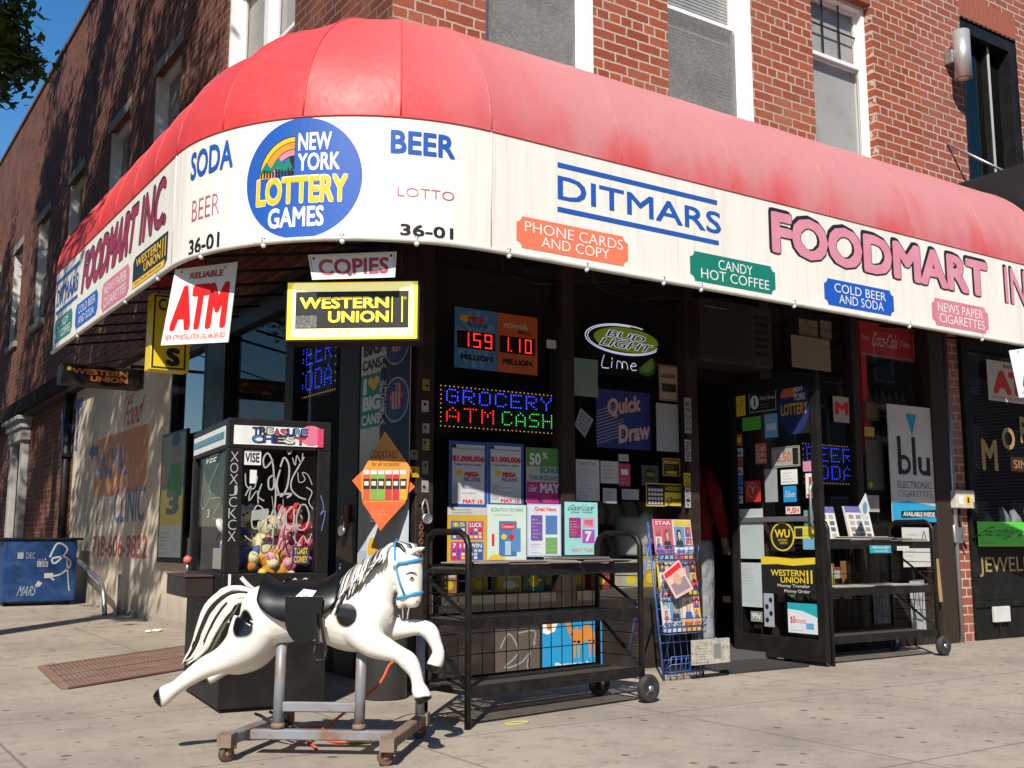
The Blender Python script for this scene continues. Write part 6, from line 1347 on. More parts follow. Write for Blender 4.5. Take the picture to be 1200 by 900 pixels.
# window B
neon_w = glow((.75, .78, 1.), .45); lime = glow((.30, .46, .03), .10)
def bud(A):
    A.disc(.52, .70, .46, .27, kk, 1, 40); A.ring(.50, .70, .50, .30, .010, neon_w, 2, 40, 60, 330); A.ring(.50, .70, .47, .275, .008, neon_w, 2, 40, 80, 340); A.disc(.53, .70, .42, .235, lime, 3, 40)
    A.text('BUD', .28, .72, .78, .86, neon_w, 4, .05, .1, slant=-.04); A.text('BUD', .29, .73, .77, .85, kk, 5, .01, .1, slant=-.04); A.text('LIGHT', .20, .54, .86, .70, neon_w, 4, .05, .1, slant=-.04); A.text('LIGHT', .21, .55, .85, .69, kk, 5, .01, .1, slant=-.04)
    A.stroke([(.24, .36), (.21, .20), (.22, .12), (.30, .12)], .007, neon_w); A.stroke([(.34, .26), (.33, .13)], .007, neon_w); A.stroke([(.40, .13), (.41, .27), (.46, .24), (.47, .14), (.48, .27), (.53, .24), (.54, .13)], .007, neon_w); A.stroke([(.58, .20), (.65, .22), (.62, .27), (.58, .20), (.60, .13), (.66, .14)], .007, neon_w); A.disc(.34, .31, .008, .02, neon_w, 2, 8)
    A.poly([(.68, .18), (.86, .42), (.93, .30), (.90, .12), (.80, .04), (.70, .08)], paint((.06, .22, .02)), 4); A.poly([(.70, .19), (.86, .40), (.89, .22), (.82, .12), (.72, .12)], paint((.25, .42, .10)), 5)
sheet('neon_sign', fi, (683, 374), (774, 446), paint((.006, .006, .006), .3), 'oval green light beer neon sign with a lime wedge', 'neon sign', bud, th=.02, n0=0)
def quick(A):
    for i in range(11): A.stroke([(.0, .06+.055*i), (.38, .20+.055*i)] if i > 5 else [(.0, .06+.055*i), (.5, .24+.055*i)], .006, paint((.38, .38, .42)), 2)
    q_ = paint((.70, .42, .40), .5); A.text('Quick', .20, .50, .82, .84, q_, 3, .04, 0, slant=.12); A.text('Draw', .40, .08, .99, .40, q_, 3, .04, 0, slant=.12)
sheet('poster', fi, (698, 455), (762, 528), paint((.03, .05, .24), .4), 'dark blue slanted quick draw lottery sign below the neon', 'poster', quick, n0=0)
sheet('paper_notice', fp, (672, 419), (700, 466), paint((.16, .24, .21), .6), 'blank pale green paper at left of the neon sign', 'paper', None)
def amt(A): A.frame(.02, .02, .98, .98, .005, mk_, 1); A.text('LIQUOR', .12, .62, .88, .76, mk_, 1, .04); A.rect(.15, .25, .9, .48, kk, 1); A.lines(.2, .29, .85, .44, 2, paint((.3, .25, .2)), 2)
sheet('paper_notice', fp, (771, 427), (794, 471), paint((.34, .24, .17), .6), 'peach coloured printed notice above a grey sheet by the door post', 'paper', amt)
sheet('paper_notice', fp, (768, 472), (795, 530), paint((.30, .32, .33), .6), 'blank grey sheet taped under the peach notice by the door post', 'paper', None)
pd = Plane(fp.pt(*fp.hit(684, 495)), (1, 0, 0), (0, -1, 0), (0, 0, 1))
skew_sheet('paper_notice', pd, ((680, 478), (695, 492), (685, 513), (673, 498)), paint((.26, .28, .27), .6), 'small diamond turned patterned paper left of the slanted blue sign', 'paper', lambda A: [A.disc(.2+.2*(i % 4), .2+.2*(i//4), .07, .07, paint((.08, .12, .2)), 1, 8) for i in range(16)])
def notice(A): A.lines(.12, .08, .88, .80, 8, paint((.15, .15, .15)), 1, .4, .4); A.text('THIS IS TO THE', .12, .86, .8, .93, mk_, 1)
sheet('paper_notice', fp, (674, 538), (702, 587), paint((.50, .49, .48), .6), 'white printed notice with list, left of the pair under the blue sign', 'paper', notice)
sheet('paper_notice', fp, (703, 540), (724, 567), paint((.46, .45, .44), .6), 'smaller white printed notice right of the pair under the blue sign', 'paper', lambda A: A.lines(.12, .2, .88, .9, 4, mk_, 1))
sheet('paper_notice', fp, (724, 543), (738, 570), paint((.45, .04, .10), .5), 'small red card on the window beside the white notices', 'card', lambda A: (A.rect(.2, .5, .8, .75, pw, 1), A.lines(.15, .1, .85, .4, 2, pw, 1)))
sheet('sticker', fp, (724, 532), (736, 541), paint((.30, .34, .30), .5), 'tiny pale tag above the red card on the window', 'sticker', None)
def wuin(A): A.disc(.5, .56, .34, .30, kk, 1, 24); A.text('WU', .25, .45, .75, .66, paint((.3, .22, .02)), 2, .04)
sheet('sticker', fp, (751, 545), (771, 570), paint((.05, .05, .05), .5), 'round black money transfer sticker on the window by the door post', 'sticker', wuin)
sheet('sticker', fp, (775, 536), (797, 559), kk, 'black sticker with yellow reload lettering by the door post', 'sticker', lambda A: (A.frame(.04, .04, .96, .96, .004, yl, 1), A.text('RELOAD', .12, .68, .88, .85, yl, 1, .03), A.lines(.12, .38, .88, .62, 2, yl, 1), A.text('HERE', .2, .12, .8, .3, yl, 1, .03)))
def openh(A): A.frame(0, 0, 1, 1, .006, yl, 1); A.rect(.52, 0, 1, .62, yl, 1); A.text('Open', .56, .12, .96, .42, mk_, 2, .03, .3); A.text('HOURS', .55, .70, .95, .88, yl, 2, .02); [A.rect(.06+.085*i, .08+.19*j, .12+.085*i, .2+.19*j, pw, 2) for i in range(5) for j in range(4)]
sheet('hours_sign', fp, (756, 566), (798, 594), kk, 'black and yellow opening hours sign low on the window by the door', 'sign', openh)
def cup(mb): pass
mb = MB(); q = hity(742, 590, YW+.35); mb.lathe([(0, .13), (.02, .14), (.28, .15), (.30, .14)], (q.x, q.y, .80), (0, 0, 1), paint((.36, .36, .35), .5), 24); mb.ball((q.x+.02, q.y-.12, 1.0), (.09, .06, .14), paint((.5, .5, .48), .5), 16, 10)
tag(mb.build('canister'), 'round grey metal canister standing inside the window left of the doorway', 'canister')
mb = MB(); mb.box(3.5, YW+.02, .46, 5.62, YW+.7, .56, paint((.09, .07, .055), .6)); mb.build('display_shelf', bld)
# kick board posters
def camel(A):
    A.rect(0, 0, 1, 1, paint((.02, .28, .55), .5), 1); ca = paint((.62, .22, .04), .5)
    A.poly([(.45, .68), (.50, .80), (.56, .86), (.62, .78), (.68, .88), (.76, .92), (.82, .80), (.88, .70), (.86, .52), (.80, .56), (.70, .54), (.60, .52), (.50, .56)], ca, 2)
    for x in (.50, .57, .76, .83): A.poly([(x, .58), (x+.05, .58), (x+.035, .22), (x+.012, .22)], ca, 2)
    A.poly([(.45, .68), (.40, .86), (.36, 1), (.44, 1), (.50, .72)], ca, 2); A.text('Pleasure to burn', .20, .06, .92, .15, mw_, 2, .02); A.poly([(0, 1), (.25, 1), (.2, .8), (.08, .74), (0, .78)], mw_, 3); A.disc(.1, .9, .04, .08, ca, 4, 10)
sk = front(YF-.022)
sheet('poster', sk, (635, 729), (705, 781), paint((.02, .28, .55), .5), 'bright blue camel poster low behind the left rack', 'poster', camel)
sheet('poster', sk, (580, 738), (632, 790), paint((.10, .075, .06), .7), 'dark worn board with grey scrawl behind the left rack', 'poster', lambda A: (A.stroke([(.1, .6), (.3, .9), (.5, .5), (.2, .2), (.6, .3), (.9, .7)], .012, paint((.25, .28, .28)), 1), A.stroke([(.5, .9), (.9, .9), (.7, .2), (.95, .1)], .01, paint((.25, .28, .28)), 1)))

# ---- stickers up the door post and the corner post
fpost = front(YF-.062)
for (px, py, w, h, c, tx, lb) in ((806, 487, 9, 42, (.30, .30, .29), 'HOUSE', 'long weathered grey sticker, topmost on the door post'), (806, 528, 8, 26, (.33, .33, .32), 'Source', 'pale handwritten sticker second on the door post'), (805, 562, 8, 16, (.52, .36, .02), 'GO', 'yellow sticker third on the door post'), (806, 583, 7, 24, (.40, .38, .38), 'VICE', 'grey white sticker lowest on the door post')):
    u0, v1 = fpost.hit(px-w/2, py-h/2); u1, v0 = fpost.hit(px+w/2, py+h/2)
    sheet_uv('sticker', fpost, (u0, v0, u1, v1), paint(c, .6, 0, .6), lb, 'sticker', lambda A: [A.text(ch, .15, .06+.88*i/len(tx), .85, .02+.88*(i+.8)/len(tx)+.03, mk_, 1, .02) for i, ch in enumerate(tx)], group='stickers up the door post', th=.001, n0=.001)
fcp = front(5.927)
for i, (px, py, w, h, c, lb) in enumerate(((499, 451, 8, 14, (.30, .22, .03), 'yellowish sticker, topmost on the corner post'), (498, 476, 8, 14, (.38, .38, .37), 'white torn sticker second from top on the corner post'), (499, 502, 8, 12, (.28, .28, .28), 'grey round sticker third from top on the corner post'), (499, 521, 8, 14, (.32, .24, .05), 'mustard checked sticker fourth from top on the corner post'), (498, 548, 7, 16, (.26, .24, .16), 'olive sticker fifth from top on the corner post'), (498, 570, 8, 14, (.36, .36, .36), 'pale scrawled sticker lowest on the corner post'), (485, 533, 9, 12, (.16, .15, .10), 'dark sticker left of the column on the corner post'), (486, 553, 10, 13, (.58, .36, .02), 'yellow moon sticker at left on the corner post'))):
    u0, v1 = fcp.hit(px-w/2, py-h/2); u1, v0 = fcp.hit(px+w/2, py+h/2)
    sheet_uv('sticker', fcp, (u0, v0, u1, v1), paint(c, .6, 0, .7), lb, 'sticker', lambda A: (A.lines(.1, .08, .9, random.uniform(.3, .9), random.choice((2, 3, 4)), mk_, 1), A.disc(random.uniform(.3, .7), random.uniform(.4, .7), .22, .16, random.choice((mk_, M_brown, pw)), 2, 10)), group='stickers on the corner post', th=.001, n0=.001)
# hasp and padlock on the corner post
q = hity(497, 608, 5.90); pl = thing('padlock', 'steel padlock and chain hanging on the corner post behind the horse', 'padlock', q)
mb = MB(); mb.lathe([(-.018, .028), (-.022, .032), (.022, .032), (.018, .028)], q+Vector((0, -.03, 0)), (0, 1, 0), M_galv, 20); mb.build('lock_body', pl)
mb = MB(); mb.tube(crv([q+Vector((-.022, -.03, .02)), q+Vector((-.03, -.03, .08)), q+Vector((0, -.02, .12)), q+Vector((.012, -.03, .06)), q+Vector((.018, -.03, .02))]), .006, M_galv, 8); mb.box(q.x-.03, 5.915, q.z+.09, q.x+.03, 5.928, q.z+.16, M_brown); mb.build('shackle', pl)
mb = MB()
for i in range(12): mb.tube([q+Vector((-.03+.012*math.cos(t_)*(i % 2), -.02+.012*math.sin(t_)*(1-i % 2), -.03-.022*i+.016*math.sin(t_*1.0))) for t_ in [R(k*45) for k in range(9)]], .004, M_rust, 5, False)
mb.build('chain', pl)
q2 = Vector((XL-.03, 6.86, .98)); pl2 = thing('padlock', 'round padlock on the hasp of the side window post above the saddle', 'padlock', q2)
mb = MB(); mb.lathe([(-.015, .03), (-.02, .034), (.02, .034), (.015, .03)], q2+Vector((-.03, 0, 0)), (1, 0, 0), M_galv, 20); mb.build('lock_body', pl2); mb = MB(); mb.tube(crv([q2+Vector((-.03, -.02, .03)), q2+Vector((-.03, -.02, .09)), q2+Vector((-.03, .02, .09)), q2+Vector((-.03, .02, .03))]), .006, M_galv, 8); mb.box(XL-.034, 6.83, 1.04, XL-.0215, 6.89, 1.16, M_rust); mb.build('shackle', pl2)
# dark scrawled ash bin at the corner
q = hitz(466, 822); tb = thing('litter_bin', 'dark cylindrical bin with grey scrawls against the corner post behind the horse', 'bin', (2.98, 5.80, 0))
mb = MB(); mb.lathe([(0, .12), (.01, .13), (.60, .13), (.61, .12)], (2.98, 5.80, 0), (0, 0, 1), paint((.045, .042, .04), .45, .2, .5, (.09, .085, .08)), 28); mb.build('body', tb)
mb = MB(); rr = random.Random(9)
for i in range(9):
    t0 = R(205+14*i); pts = [Vector((2.98+.1315*math.cos(t0+rr.uniform(-.1, .1)), 5.80+.1315*math.sin(t0+rr.uniform(-.1, .1)), .38+.17*rr.random())) for k in range(4)]; mb.tube(crv(pts), .004, paint((.40, .39, .37), .6), 5)
mb.build('graffiti', tb)

# ================================================================== RIGHT WINDOWS
def blu(A):
    lb_ = paint((.02, .33, .60), .5); A.poly([(.38, .93), (.62, .93), (.50, .74)], lb_, 1); 
    A.rect(.17, .40, .25, .73, kk, 1); A.ring(.30, .485, .14, .085, .04, kk, 2, 28); A.rect(.48, .40, .56, .73, kk, 1); A.ring(.73, .475, .13, .075, .04, kk, 2, 24, 180, 360); A.rect(.60, .47, .68, .56, kk, 1); A.rect(.78, .40, .86, .56, kk, 1)
    A.text('ELECTRONIC', .14, .285, .86, .345, kk, 1, .0); A.text('CIGARETTES', .14, .21, .86, .265, kk, 1, -.012); A.poly([(0, .16), (.35, .175), (.75, .15), (1, .13), (1, 0), (0, 0)], lb_, 1); A.poly([(.18, .03), (.96, .045), (.92, .075), (.96, .105), (.18, .09)], kk, 2); A.text('AVAILABLE INSIDE', .22, .045, .90, .085, pw, 3, .03)
sblu = front(YF-.03)
sheet('poster', sblu, (1038, 473), (1100, 612), paint((.60, .60, .60), .5), 'tall white and blue electronic cigarette poster above the right rack', 'poster', blu, th=.006)
for tl, br, c, lb in (((915, 445), (930, 458), (.20, .17, .13), 'tiny tan card below the licence sheet, left one'), ((945, 446), (958, 460), (.24, .25, .25), 'tiny grey card below the licence sheet, right one'), ((1012, 500), (1024, 512), (.42, .34, .08), 'tiny yellow card left of the cigarette poster, above the grey sheet'), ((1012, 580), (1030, 600), (.40, .38, .36), 'small pale printed card left of the cigarette poster, just above the rack'), ((706, 572), (722, 590), (.42, .41, .40), 'small white slip under the pair of white notices'), ((728, 573), (748, 586), (.36, .36, .35), 'small pale slip left of the opening hours sign'), ((640, 398), (651, 409), (.55, .55, .54), 'tiny white tag right of the jackpot board')):
    sheet('paper_notice', fp, tl, br, paint(c, .6), lb, 'paper', lambda A: A.lines(.12, .15, .88, .85, 3, mk_, 1))
# red drinks cooler behind the glass
cz = front(YW+.06); a = cz.hit(1007, 378); b = cz.hit(1085, 460); ck = thing('drinks_cooler', 'red cola cooler standing behind the shop window under the awning', 'cooler', ((a[0]+b[0])/2, YW+.35, .5))
cr_ = paint((.62, .02, .025), .4, 0, .2)
mb = MB(); x0, x1, zt2, zb2 = a[0], b[0], a[1]+.02, b[1]; zh2 = zt2-.30
mb.box(x0, YW+.06, zh2, x1, YW+.1, zt2, cr_); mb.box(x0, YW+.1, zh2, x1, YW+.62, zt2, M_black); mb.box(x0, YW+.06, 1.68, x0+.07, YW+.1, zh2, cr_); mb.box(x1-.07, YW+.06, 1.68, x1, YW+.1, zh2, cr_); mb.box(x0, YW+.1, 1.68, x0+.07, YW+.62, zh2, M_black); mb.box(x1-.07, YW+.1, 1.68, x1, YW+.62, zh2, M_black); mb.box(x0, YW+.06, .56, x0+.1, YW+.62, 1.68, M_black); mb.box(x1-.1, YW+.06, .56, x1, YW+.62, 1.68, M_black); mb.box(x0+.1, YW+.58, .56, x1-.1, YW+.62, zh2, M_black); mb.box(x0+.1, YW+.07, .56, x1-.1, YW+.57, 1.68, M_black)
A = Art(mb, front(YW+.06), (x0, zh2, x1, zt2), .0015, 0); cw_ = paint((.66, .60, .58), .5)
A.text('Enjoy', .04, .4, .14, .58, cw_, 1); A.text('Coca-Cola', .19, .28, .58, .72, cw_, 1, .0, .12); A.text('Classic', .62, .4, .78, .58, cw_, 1); A.frame(.83, .2, .97, .8, .006, cw_, 1); A.text('cold', .85, .4, .95, .6, cw_, 1)
for i in range(26): A.poly([(i/26, -.06), (i/26+.02, -.06), (i/26+.035, .03), (i/26+.015, .03)], paint((.35, .32, .3)), 1)
mb.build('cabinet', ck)
mb = MB()
for z in (1.75, 2.05): mb.box(x0+.105, YW+.12, z, x1-.105, YW+.56, z+.012, M_galv)
mb.build('shelf', ck)
for i in range(7):
    for z, cs in ((1.765, ((.5, .3, .03), (.5, .3, .03), (.06, .06, .06), (.10, .08, .08), (.35, .05, .05), (.06, .05, .05), (.4, .06, .05))), (2.065, ((.45, .03, .03), (.4, .03, .03), (.05, .05, .06), (.08, .08, .09), (.06, .06, .06), (.1, .09, .09), (.2, .05, .05)))):
        x = x0+.16+(x1-x0-.32)*i/6; mb = MB(); mb.lathe([(0, .03), (.02, .034), (.14, .034), (.18, .018), (.23, .012), (.24, .012)], (x, YW+.2, z), (0, 0, 1), paint(cs[i], .25, 0, .1), 14); mb.lathe([(.06, .0345), (.11, .0345)], (x, YW+.2, z), (0, 0, 1), paint((.45, .42, .38)), 14)
        tag(mb.build('bottle'), ('bottle on the lower shelf of the red cola cooler' if z < 2 else 'bottle on the upper shelf of the red cola cooler'), 'bottle', 'bottles on the lower cooler shelf' if z < 2 else 'bottles on the upper cooler shelf')
def lic(A): A.lines(.08, .1, .92, .92, 13, paint((.10, .07, .05)), 1, .4, .2)
sheet('paper_notice', fi, (926, 392), (973, 436), paint((.38, .30, .24), .7), 'tan licence sheet with dense print high beside the open door', 'paper', lic)
sheet('paper_notice', front(Yi+.03), (935, 373), (958, 396), paint((.28, .21, .16), .7), 'brown paper above and behind the licence sheet at left', 'paper', None); sheet('paper_notice', front(Yi+.03), (960, 375), (974, 398), paint((.30, .22, .17), .7), 'brown paper above and behind the licence sheet at right', 'paper', None)
sheet('poster', fp, (975, 464), (995, 496), paint((.40, .36, .34), .6), 'small torn white sheet with a red letter beside the open door', 'poster', lambda A: (A.text('M', .1, .3, .95, .8, red_, 1, .05), A.lines(.1, .08, .95, .22, 1, red_, 1)))
sheet('poster', fi, (1013, 470), (1030, 494), paint((.14, .10, .06), .6), 'dim brown picture card left of the cigarette poster', 'card', lambda A: [A.rect(.1+.3*i, .1, .3+.3*i, .9, paint((.25, .17, .06)), 1) for i in range(3)])
sheet('paper_notice', fi, (1013, 515), (1036, 575), paint((.15, .14, .13), .6), 'grey sheet left of the cigarette poster', 'paper', lambda A: A.disc(.2, .1, .12, .06, yl, 1, 10))
q = hity(965, 440, YW+.2); mb = MB(); mb.lathe([(0, .06), (.02, .07), (.22, .07), (.30, .03), (.36, .028)], (q.x+.3, q.y, 2.1), (0, 0, 1), paint((.05, .06, .12), .3), 16); mb.lathe([(.06, .0705), (.18, .0705)], (q.x+.3, q.y, 2.1), (0, 0, 1), paint((.30, .18, .08)), 16); tag(mb.build('bottle'), 'dark blue bottle with tan label inside the window beside the licence sheet', 'bottle')
mb = MB(); mb.box(6.64, YW+.04, 2.06, xm-.06, YW+.4, 2.09, M_brown); mb.build('display_shelf', bld)
# goods on the low display shelves behind the two front windows
rr = random.Random(31)
for n_, (xa, xb, zb, where) in enumerate(((3.6, 5.6, .565, 'behind the left rack'), (6.75, 8.6, .45, 'behind the right rack'))):
    if n_: mb = MB(); mb.box(6.66, YW+.03, .40, 8.7, YW+.6, .45, M_brown); mb.build('display_shelf', bld)
    for i in range(9):
        x = xa+(xb-xa)*(i+.5)/9; w, h, d = rr.uniform(.06, .10), rr.uniform(.16, .30), .08; y = YW+rr.uniform(.10, .30); c = [(.40, .05, .05), (.45, .33, .06), (.07, .16, .34), (.42, .40, .36), (.10, .26, .14), (.35, .16, .06)][rr.randrange(6)]
        mb = MB(); mb.box(x-w, y, zb, x+w, y+d, zb+h, paint(c, .5)); A = Art(mb, front(y), (x-w, zb, x+w, zb+h), .001, 0); A.rect(.08, .58, .92, .88, paint((.55, .53, .48)), 1); A.lines(.14, .62, .86, .84, 2, mk_, 2); A.disc(.5, .3, .28, .18, [yl, red_, pw][rr.randrange(3)], 1, 14)
        tag(mb.build('carton'), f'small printed carton in the row inside the low window {where}', 'carton', f'cartons on the display shelf {where}')
# boards low behind the right rack
for tl, br, c, lb in (((1022, 690), (1046, 730), (.16, .17, .19), 'grey scribbled board low behind the right rack'), ((1065, 680), (1085, 740), (.34, .35, .35), 'pale scribbled board low behind the right rack, beside the post')):
    sheet('poster', sk, tl, br, paint(c, .7, 0, .6, (.03, .03, .03), 14), lb, 'board', lambda A: (A.stroke([(.1, .2), (.5, .9), (.7, .3), (.9, .8)], .01, mk_, 1), A.stroke([(.2, .8), (.3, .3), (.8, .2)], .01, mk_, 1)))
sheet('paper_notice', front(YF-.015), (1056, 618), (1090, 664), paint((.55, .54, .52), .6), 'white handwritten sheet below the cigarette poster behind the rack', 'paper', lambda A: (A.stroke([(.7, .6), (.8, .9), (.9, .6)], .01, mk_, 1), A.lines(.1, .1, .6, .9, 6, paint((.3, .3, .3)), 1)))
mb = MB(); mb.bar(hity(1098, 655, YF-.09), hity(1103, 705, YF-.085), .022, .022, paint((.42, .27, .12), .6)); tag(mb.build('wooden_stick'), 'bare wooden stick leaning on the brown post at right of the rack', 'stick')
# leaflet blocks standing on the right rack
for i, (x0, x1, lb) in enumerate(((979, 1006, 'folded newspaper leaflet with purple head, left one on the right rack'), (1019, 1047, 'folded newspaper leaflet with purple head, right one on the right rack'))):
    y_ = 5.60; u0 = hity(x0, 630, y_).x; u1 = hity(x1, 630, y_).x; sf = Plane((0, y_, 0), (1, 0, 0), (0, -1, .0), (0, .22, 1)); v0 = .935; v1 = hity(x0, 588, y_).z
    rr = random.Random(i)
    def d(A): A.rect(0, .82, 1, 1, paint((.14, .13, .34), .6), 1); [A.rect(.1+.3*a, .1+.18*b, .3+.3*a, .22+.18*b, paint([(.3, .22, .16), (.1, .1, .12), (.35, .35, .33), (.2, .25, .3)][rr.randrange(4)]), 1) for a in range(3) for b in range(4)]
    sheet_uv('leaflet', sf, (u0, v0, u1, v1), paint((.62, .60, .55), .7), lb, 'leaflet', d, 'leaflets standing on the right rack', th=.02)
pd = Plane(hity(1012, 605, 5.63), (1, 0, 0), (0, -1, 0), (0, 0, 1))
skew_sheet('leaflet', pd, ((1014, 578), (1019, 597), (1013, 612), (1006, 594)), paint((.55, .60, .58), .6), 'small diamond turned leaflet between the two purple headed ones', 'leaflet', lambda A: A.disc(.5, .5, .3, .3, paint((.15, .25, .35)), 1, 10))
T2s = Plane(T2.to_translation()+Vector((0, -.012, 0)), (math.cos(ang2), math.sin(ang2), 0), (math.sin(ang2), -math.cos(ang2), 0), (0, 0, 1))
sheet('shelf_label', T2s, (1019, 639), (1044, 648), paint((.02, .32, .42), .5), 'turquoise newspaper label on the top shelf edge of the right rack', 'label', lambda A: (A.text('Newsday', .08, .48, .92, .92, pw, 1, .02, .2), A.text('ON SALE HERE', .2, .12, .85, .38, pw, 1)), n0=.0)
sheet('shelf_label', T2s, (1051, 640), (1065, 645), paint((.6, .58, .55), .5), 'small white label right of the turquoise one on the shelf edge', 'label', lambda A: A.lines(.1, .2, .9, .8, 1, red_, 1), n0=.0)

# ================================================================== BLUE WIRE MAGAZINE STAND
wb = hitz(762, 812); wd_ = .38; wang = R(4); wz = thing('magazine_stand', 'blue wire magazine stand between the left rack and the doorway', 'magazine stand', (5.05, 5.55, 0), wang)
WM = Matrix.LocRotScale(Vector((4.87, 5.44, 0)), Matrix.Rotation(wang, 3, 'Z'), None); Mbw = paint((.035, .09, .30), .4, .1, .5, (.25, .25, .27), 16)
def wpt(x, z): return WM @ Vector((x, .04+.12*z, z))
mb = MB()
for x in [wd_*i/6 for i in range(7)]: mb.tube([wpt(x, .0), wpt(x, 1.02)], .0028, Mbw, 6)
for z in [.02+.11*i for i in range(10)]: mb.tube([wpt(0, z), wpt(wd_, z)], .0024, Mbw, 5)
for x in (0, wd_): mb.tube([wpt(x, 0), wpt(x, 1.04)], .008, Mbw, 8); mb.tube([wpt(x, .9), WM @ Vector((x, .42, 0))], .007, Mbw, 8)
mb.build('frame', wz)
for k in range(4):
    z = .06+.24*k; q = MB()
    for i in range(9): x = wd_*i/8; b_ = wpt(x, z); q.tube([b_, b_+Vector((0, -.07, 0)), b_+Vector((0, -.085, .10))], .003, Mbw, 5)
    for h in (.0, .05, .10): p0, p1 = wpt(0, z), wpt(wd_, z); off = Vector((0, -.07-.0075*h/.05, h)); q.tube([p0, p0+off, p1+off, p1], .0035, Mbw, 5)
    q.build('wire_pocket', wz)
rr = random.Random(21); skin = [(.55, .32, .22), (.45, .25, .16), (.60, .38, .28), (.30, .16, .10)]
def mag(sd_):
    def d(A):
        r = random.Random(sd_)
        def portrait(x, y, w, h, L):
            bg_ = paint([(.55, .50, .45), (.12, .28, .45), (.60, .42, .12), (.50, .10, .16), (.62, .60, .58), (.10, .10, .12)][r.randrange(6)], .4)
            A.rect(x, y, x+w, y+h, bg_, L); hair = paint([(.03, .02, .015), (.10, .05, .02), (.35, .22, .08), (.16, .06, .03)][r.randrange(4)], .6); sk_ = paint(skin[r.randrange(4)], .6); c = x+w*r.uniform(.4, .6)
            A.poly([(c-w*.38, y), (c-w*.30, y+h*.30), (c-w*.10, y+h*.38), (c+w*.10, y+h*.38), (c+w*.30, y+h*.30), (c+w*.38, y)], paint([(.05, .1, .35), (.5, .05, .08), (.5, .48, .45), (.04, .04, .04)][r.randrange(4)], .5), L+1)
            A.disc(c, y+h*.60, w*.24, h*.27, hair, L+2, 14); A.disc(c+w*.02, y+h*.56, w*.15, h*.20, sk_, L+3, 14); A.rect(c-w*.06, y+h*.32, c+w*.06, y+h*.40, sk_, L+3)
        A.rect(.03, .84, .97, .98, paint([(.55, .03, .05), (.60, .45, .05), (.10, .25, .50), (.58, .08, .30)][sd_ % 4], .3), 1); A.text(['STAR', 'PEOPLE', 'IN TOUCH', 'LIFE', 'STYLE', 'WEEKLY'][sd_ % 6], .08, .86, .92, .96, [pw, yl][sd_ % 2], 2, .03)
        if sd_ % 2: portrait(.04, .30, .55, .52, 1); portrait(.62, .56, .34, .26, 1); portrait(.62, .30, .34, .24, 1)
        else: portrait(.40, .26, .56, .56, 1); portrait(.04, .58, .33, .24, 1); portrait(.04, .30, .33, .26, 1)
        A.text(r.choice(['SECRET LOVE', 'BABY JOY', 'NEW DIET', 'EXCLUSIVE']), .06, .14, .94, .24, r.choice([red_, mk_, nav]), 6, .03); A.lines(.06, .03, .94, .12, 2, mk_, 6)
    return d
nn = 0
names = ['pink', 'white', 'yellow', 'red']
MBASE = [(.62, .20, .35), (.66, .65, .62), (.66, .50, .12), (.58, .06, .05), (.55, .6, .65), (.66, .4, .12)]
rowsn = ['top', 'second', 'third', 'bottom']
for k in range(3):
    for i in range(2):
        z = .07+.24*(3-k); x0 = .012+.188*i; b_ = wpt(x0, z)+Vector((0, -.03, 0)); sf = Plane(b_, WM.to_3x3() @ Vector((1, 0, 0)), WM.to_3x3() @ Vector((0, -1, .0)), WM.to_3x3() @ Vector((0, .11, 1)))
        sheet_uv('magazine', sf, (0, 0, .18, .27), paint(MBASE[(k*2+i) % 6], .3), f'glossy celebrity magazine at {["left", "right"][i]} of the {rowsn[k]} row in the blue wire stand', 'magazine', mag(k*2+i), 'magazines in the blue wire stand', th=.010, n0=0)
pT = Plane(wpt(.30, .5)+Vector((0, -.13, 0)), WM.to_3x3() @ Vector((.97, -.1, 0)), WM.to_3x3() @ Vector((-.1, -.97, 0)), (0, .15, 1))
skew_sheet('magazine', pT, ((779, 672), (800, 655), (814, 690), (792, 702)), paint((.66, .42, .38), .35), 'loose pink newspaper tilted out of the right side of the wire stand', 'magazine', lambda A: (A.rect(.1, .1, .9, .5, paint((.25, .2, .22)), 1), A.disc(.5, .55, .2, .2, paint(skin[0]), 2, 12), A.rect(.05, .78, .95, .95, red_, 1)))
pT2 = Plane(wpt(.1, .12)+Vector((0, -.115, 0)), WM.to_3x3() @ Vector((1, 0, 0)), WM.to_3x3() @ Vector((0, -1, 0)), (0, 0, 1))
sheet_uv('newspaper', pT2, (.06, -.02, .42, .14), paint((.46, .43, .36), .8, 0, .7, (.12, .11, .1), 30), 'torn weathered newspaper wrapped on the foot of the blue wire stand', 'newspaper', lambda A: (A.lines(.05, .05, .5, .95, 8, mk_, 1), A.rect(.55, .2, .75, .8, paint((.2, .2, .2)), 1)), th=.02)

# ================================================================== PERSON IN THE DOORWAY
PX_, PY_ = 6.24, 6.66; pn = thing('person', 'person in dark red jacket and grey jeans standing inside the shop doorway', 'person', (PX_, PY_, .06), R(-75))
PM = Matrix.LocRotScale(Vector((PX_, PY_, .06)), Matrix.Rotation(R(-75), 3, 'Z'), None)
skinm = paint((.22, .12, .08), .5, 0, .2)
def pp(mb, pts, m, n=14): mb.M = PM; mb.tube([p for p, r in pts], [r for p, r in pts], m, n); mb.M = None
V = Vector
mb = MB()
pp(mb, [(V((0, 0, .92)), (.10, .16)), (V((0, 0, 1.10)), (.10, .15)), (V((0, 0, 1.30)), (.11, .18)), (V((0, 0, 1.42)), (.09, .17)), (V((0, 0, 1.48)), (.06, .08)), (V((0, .01, 1.56)), (.052, .052)), (V((0, .015, 1.60)), (.06, .06)), (V((0, .02, 1.68)), (.095, .078)), (V((0, .01, 1.74)), (.090, .075)), (V((0, 0, 1.79)), (.04, .04))], skinm, 18)
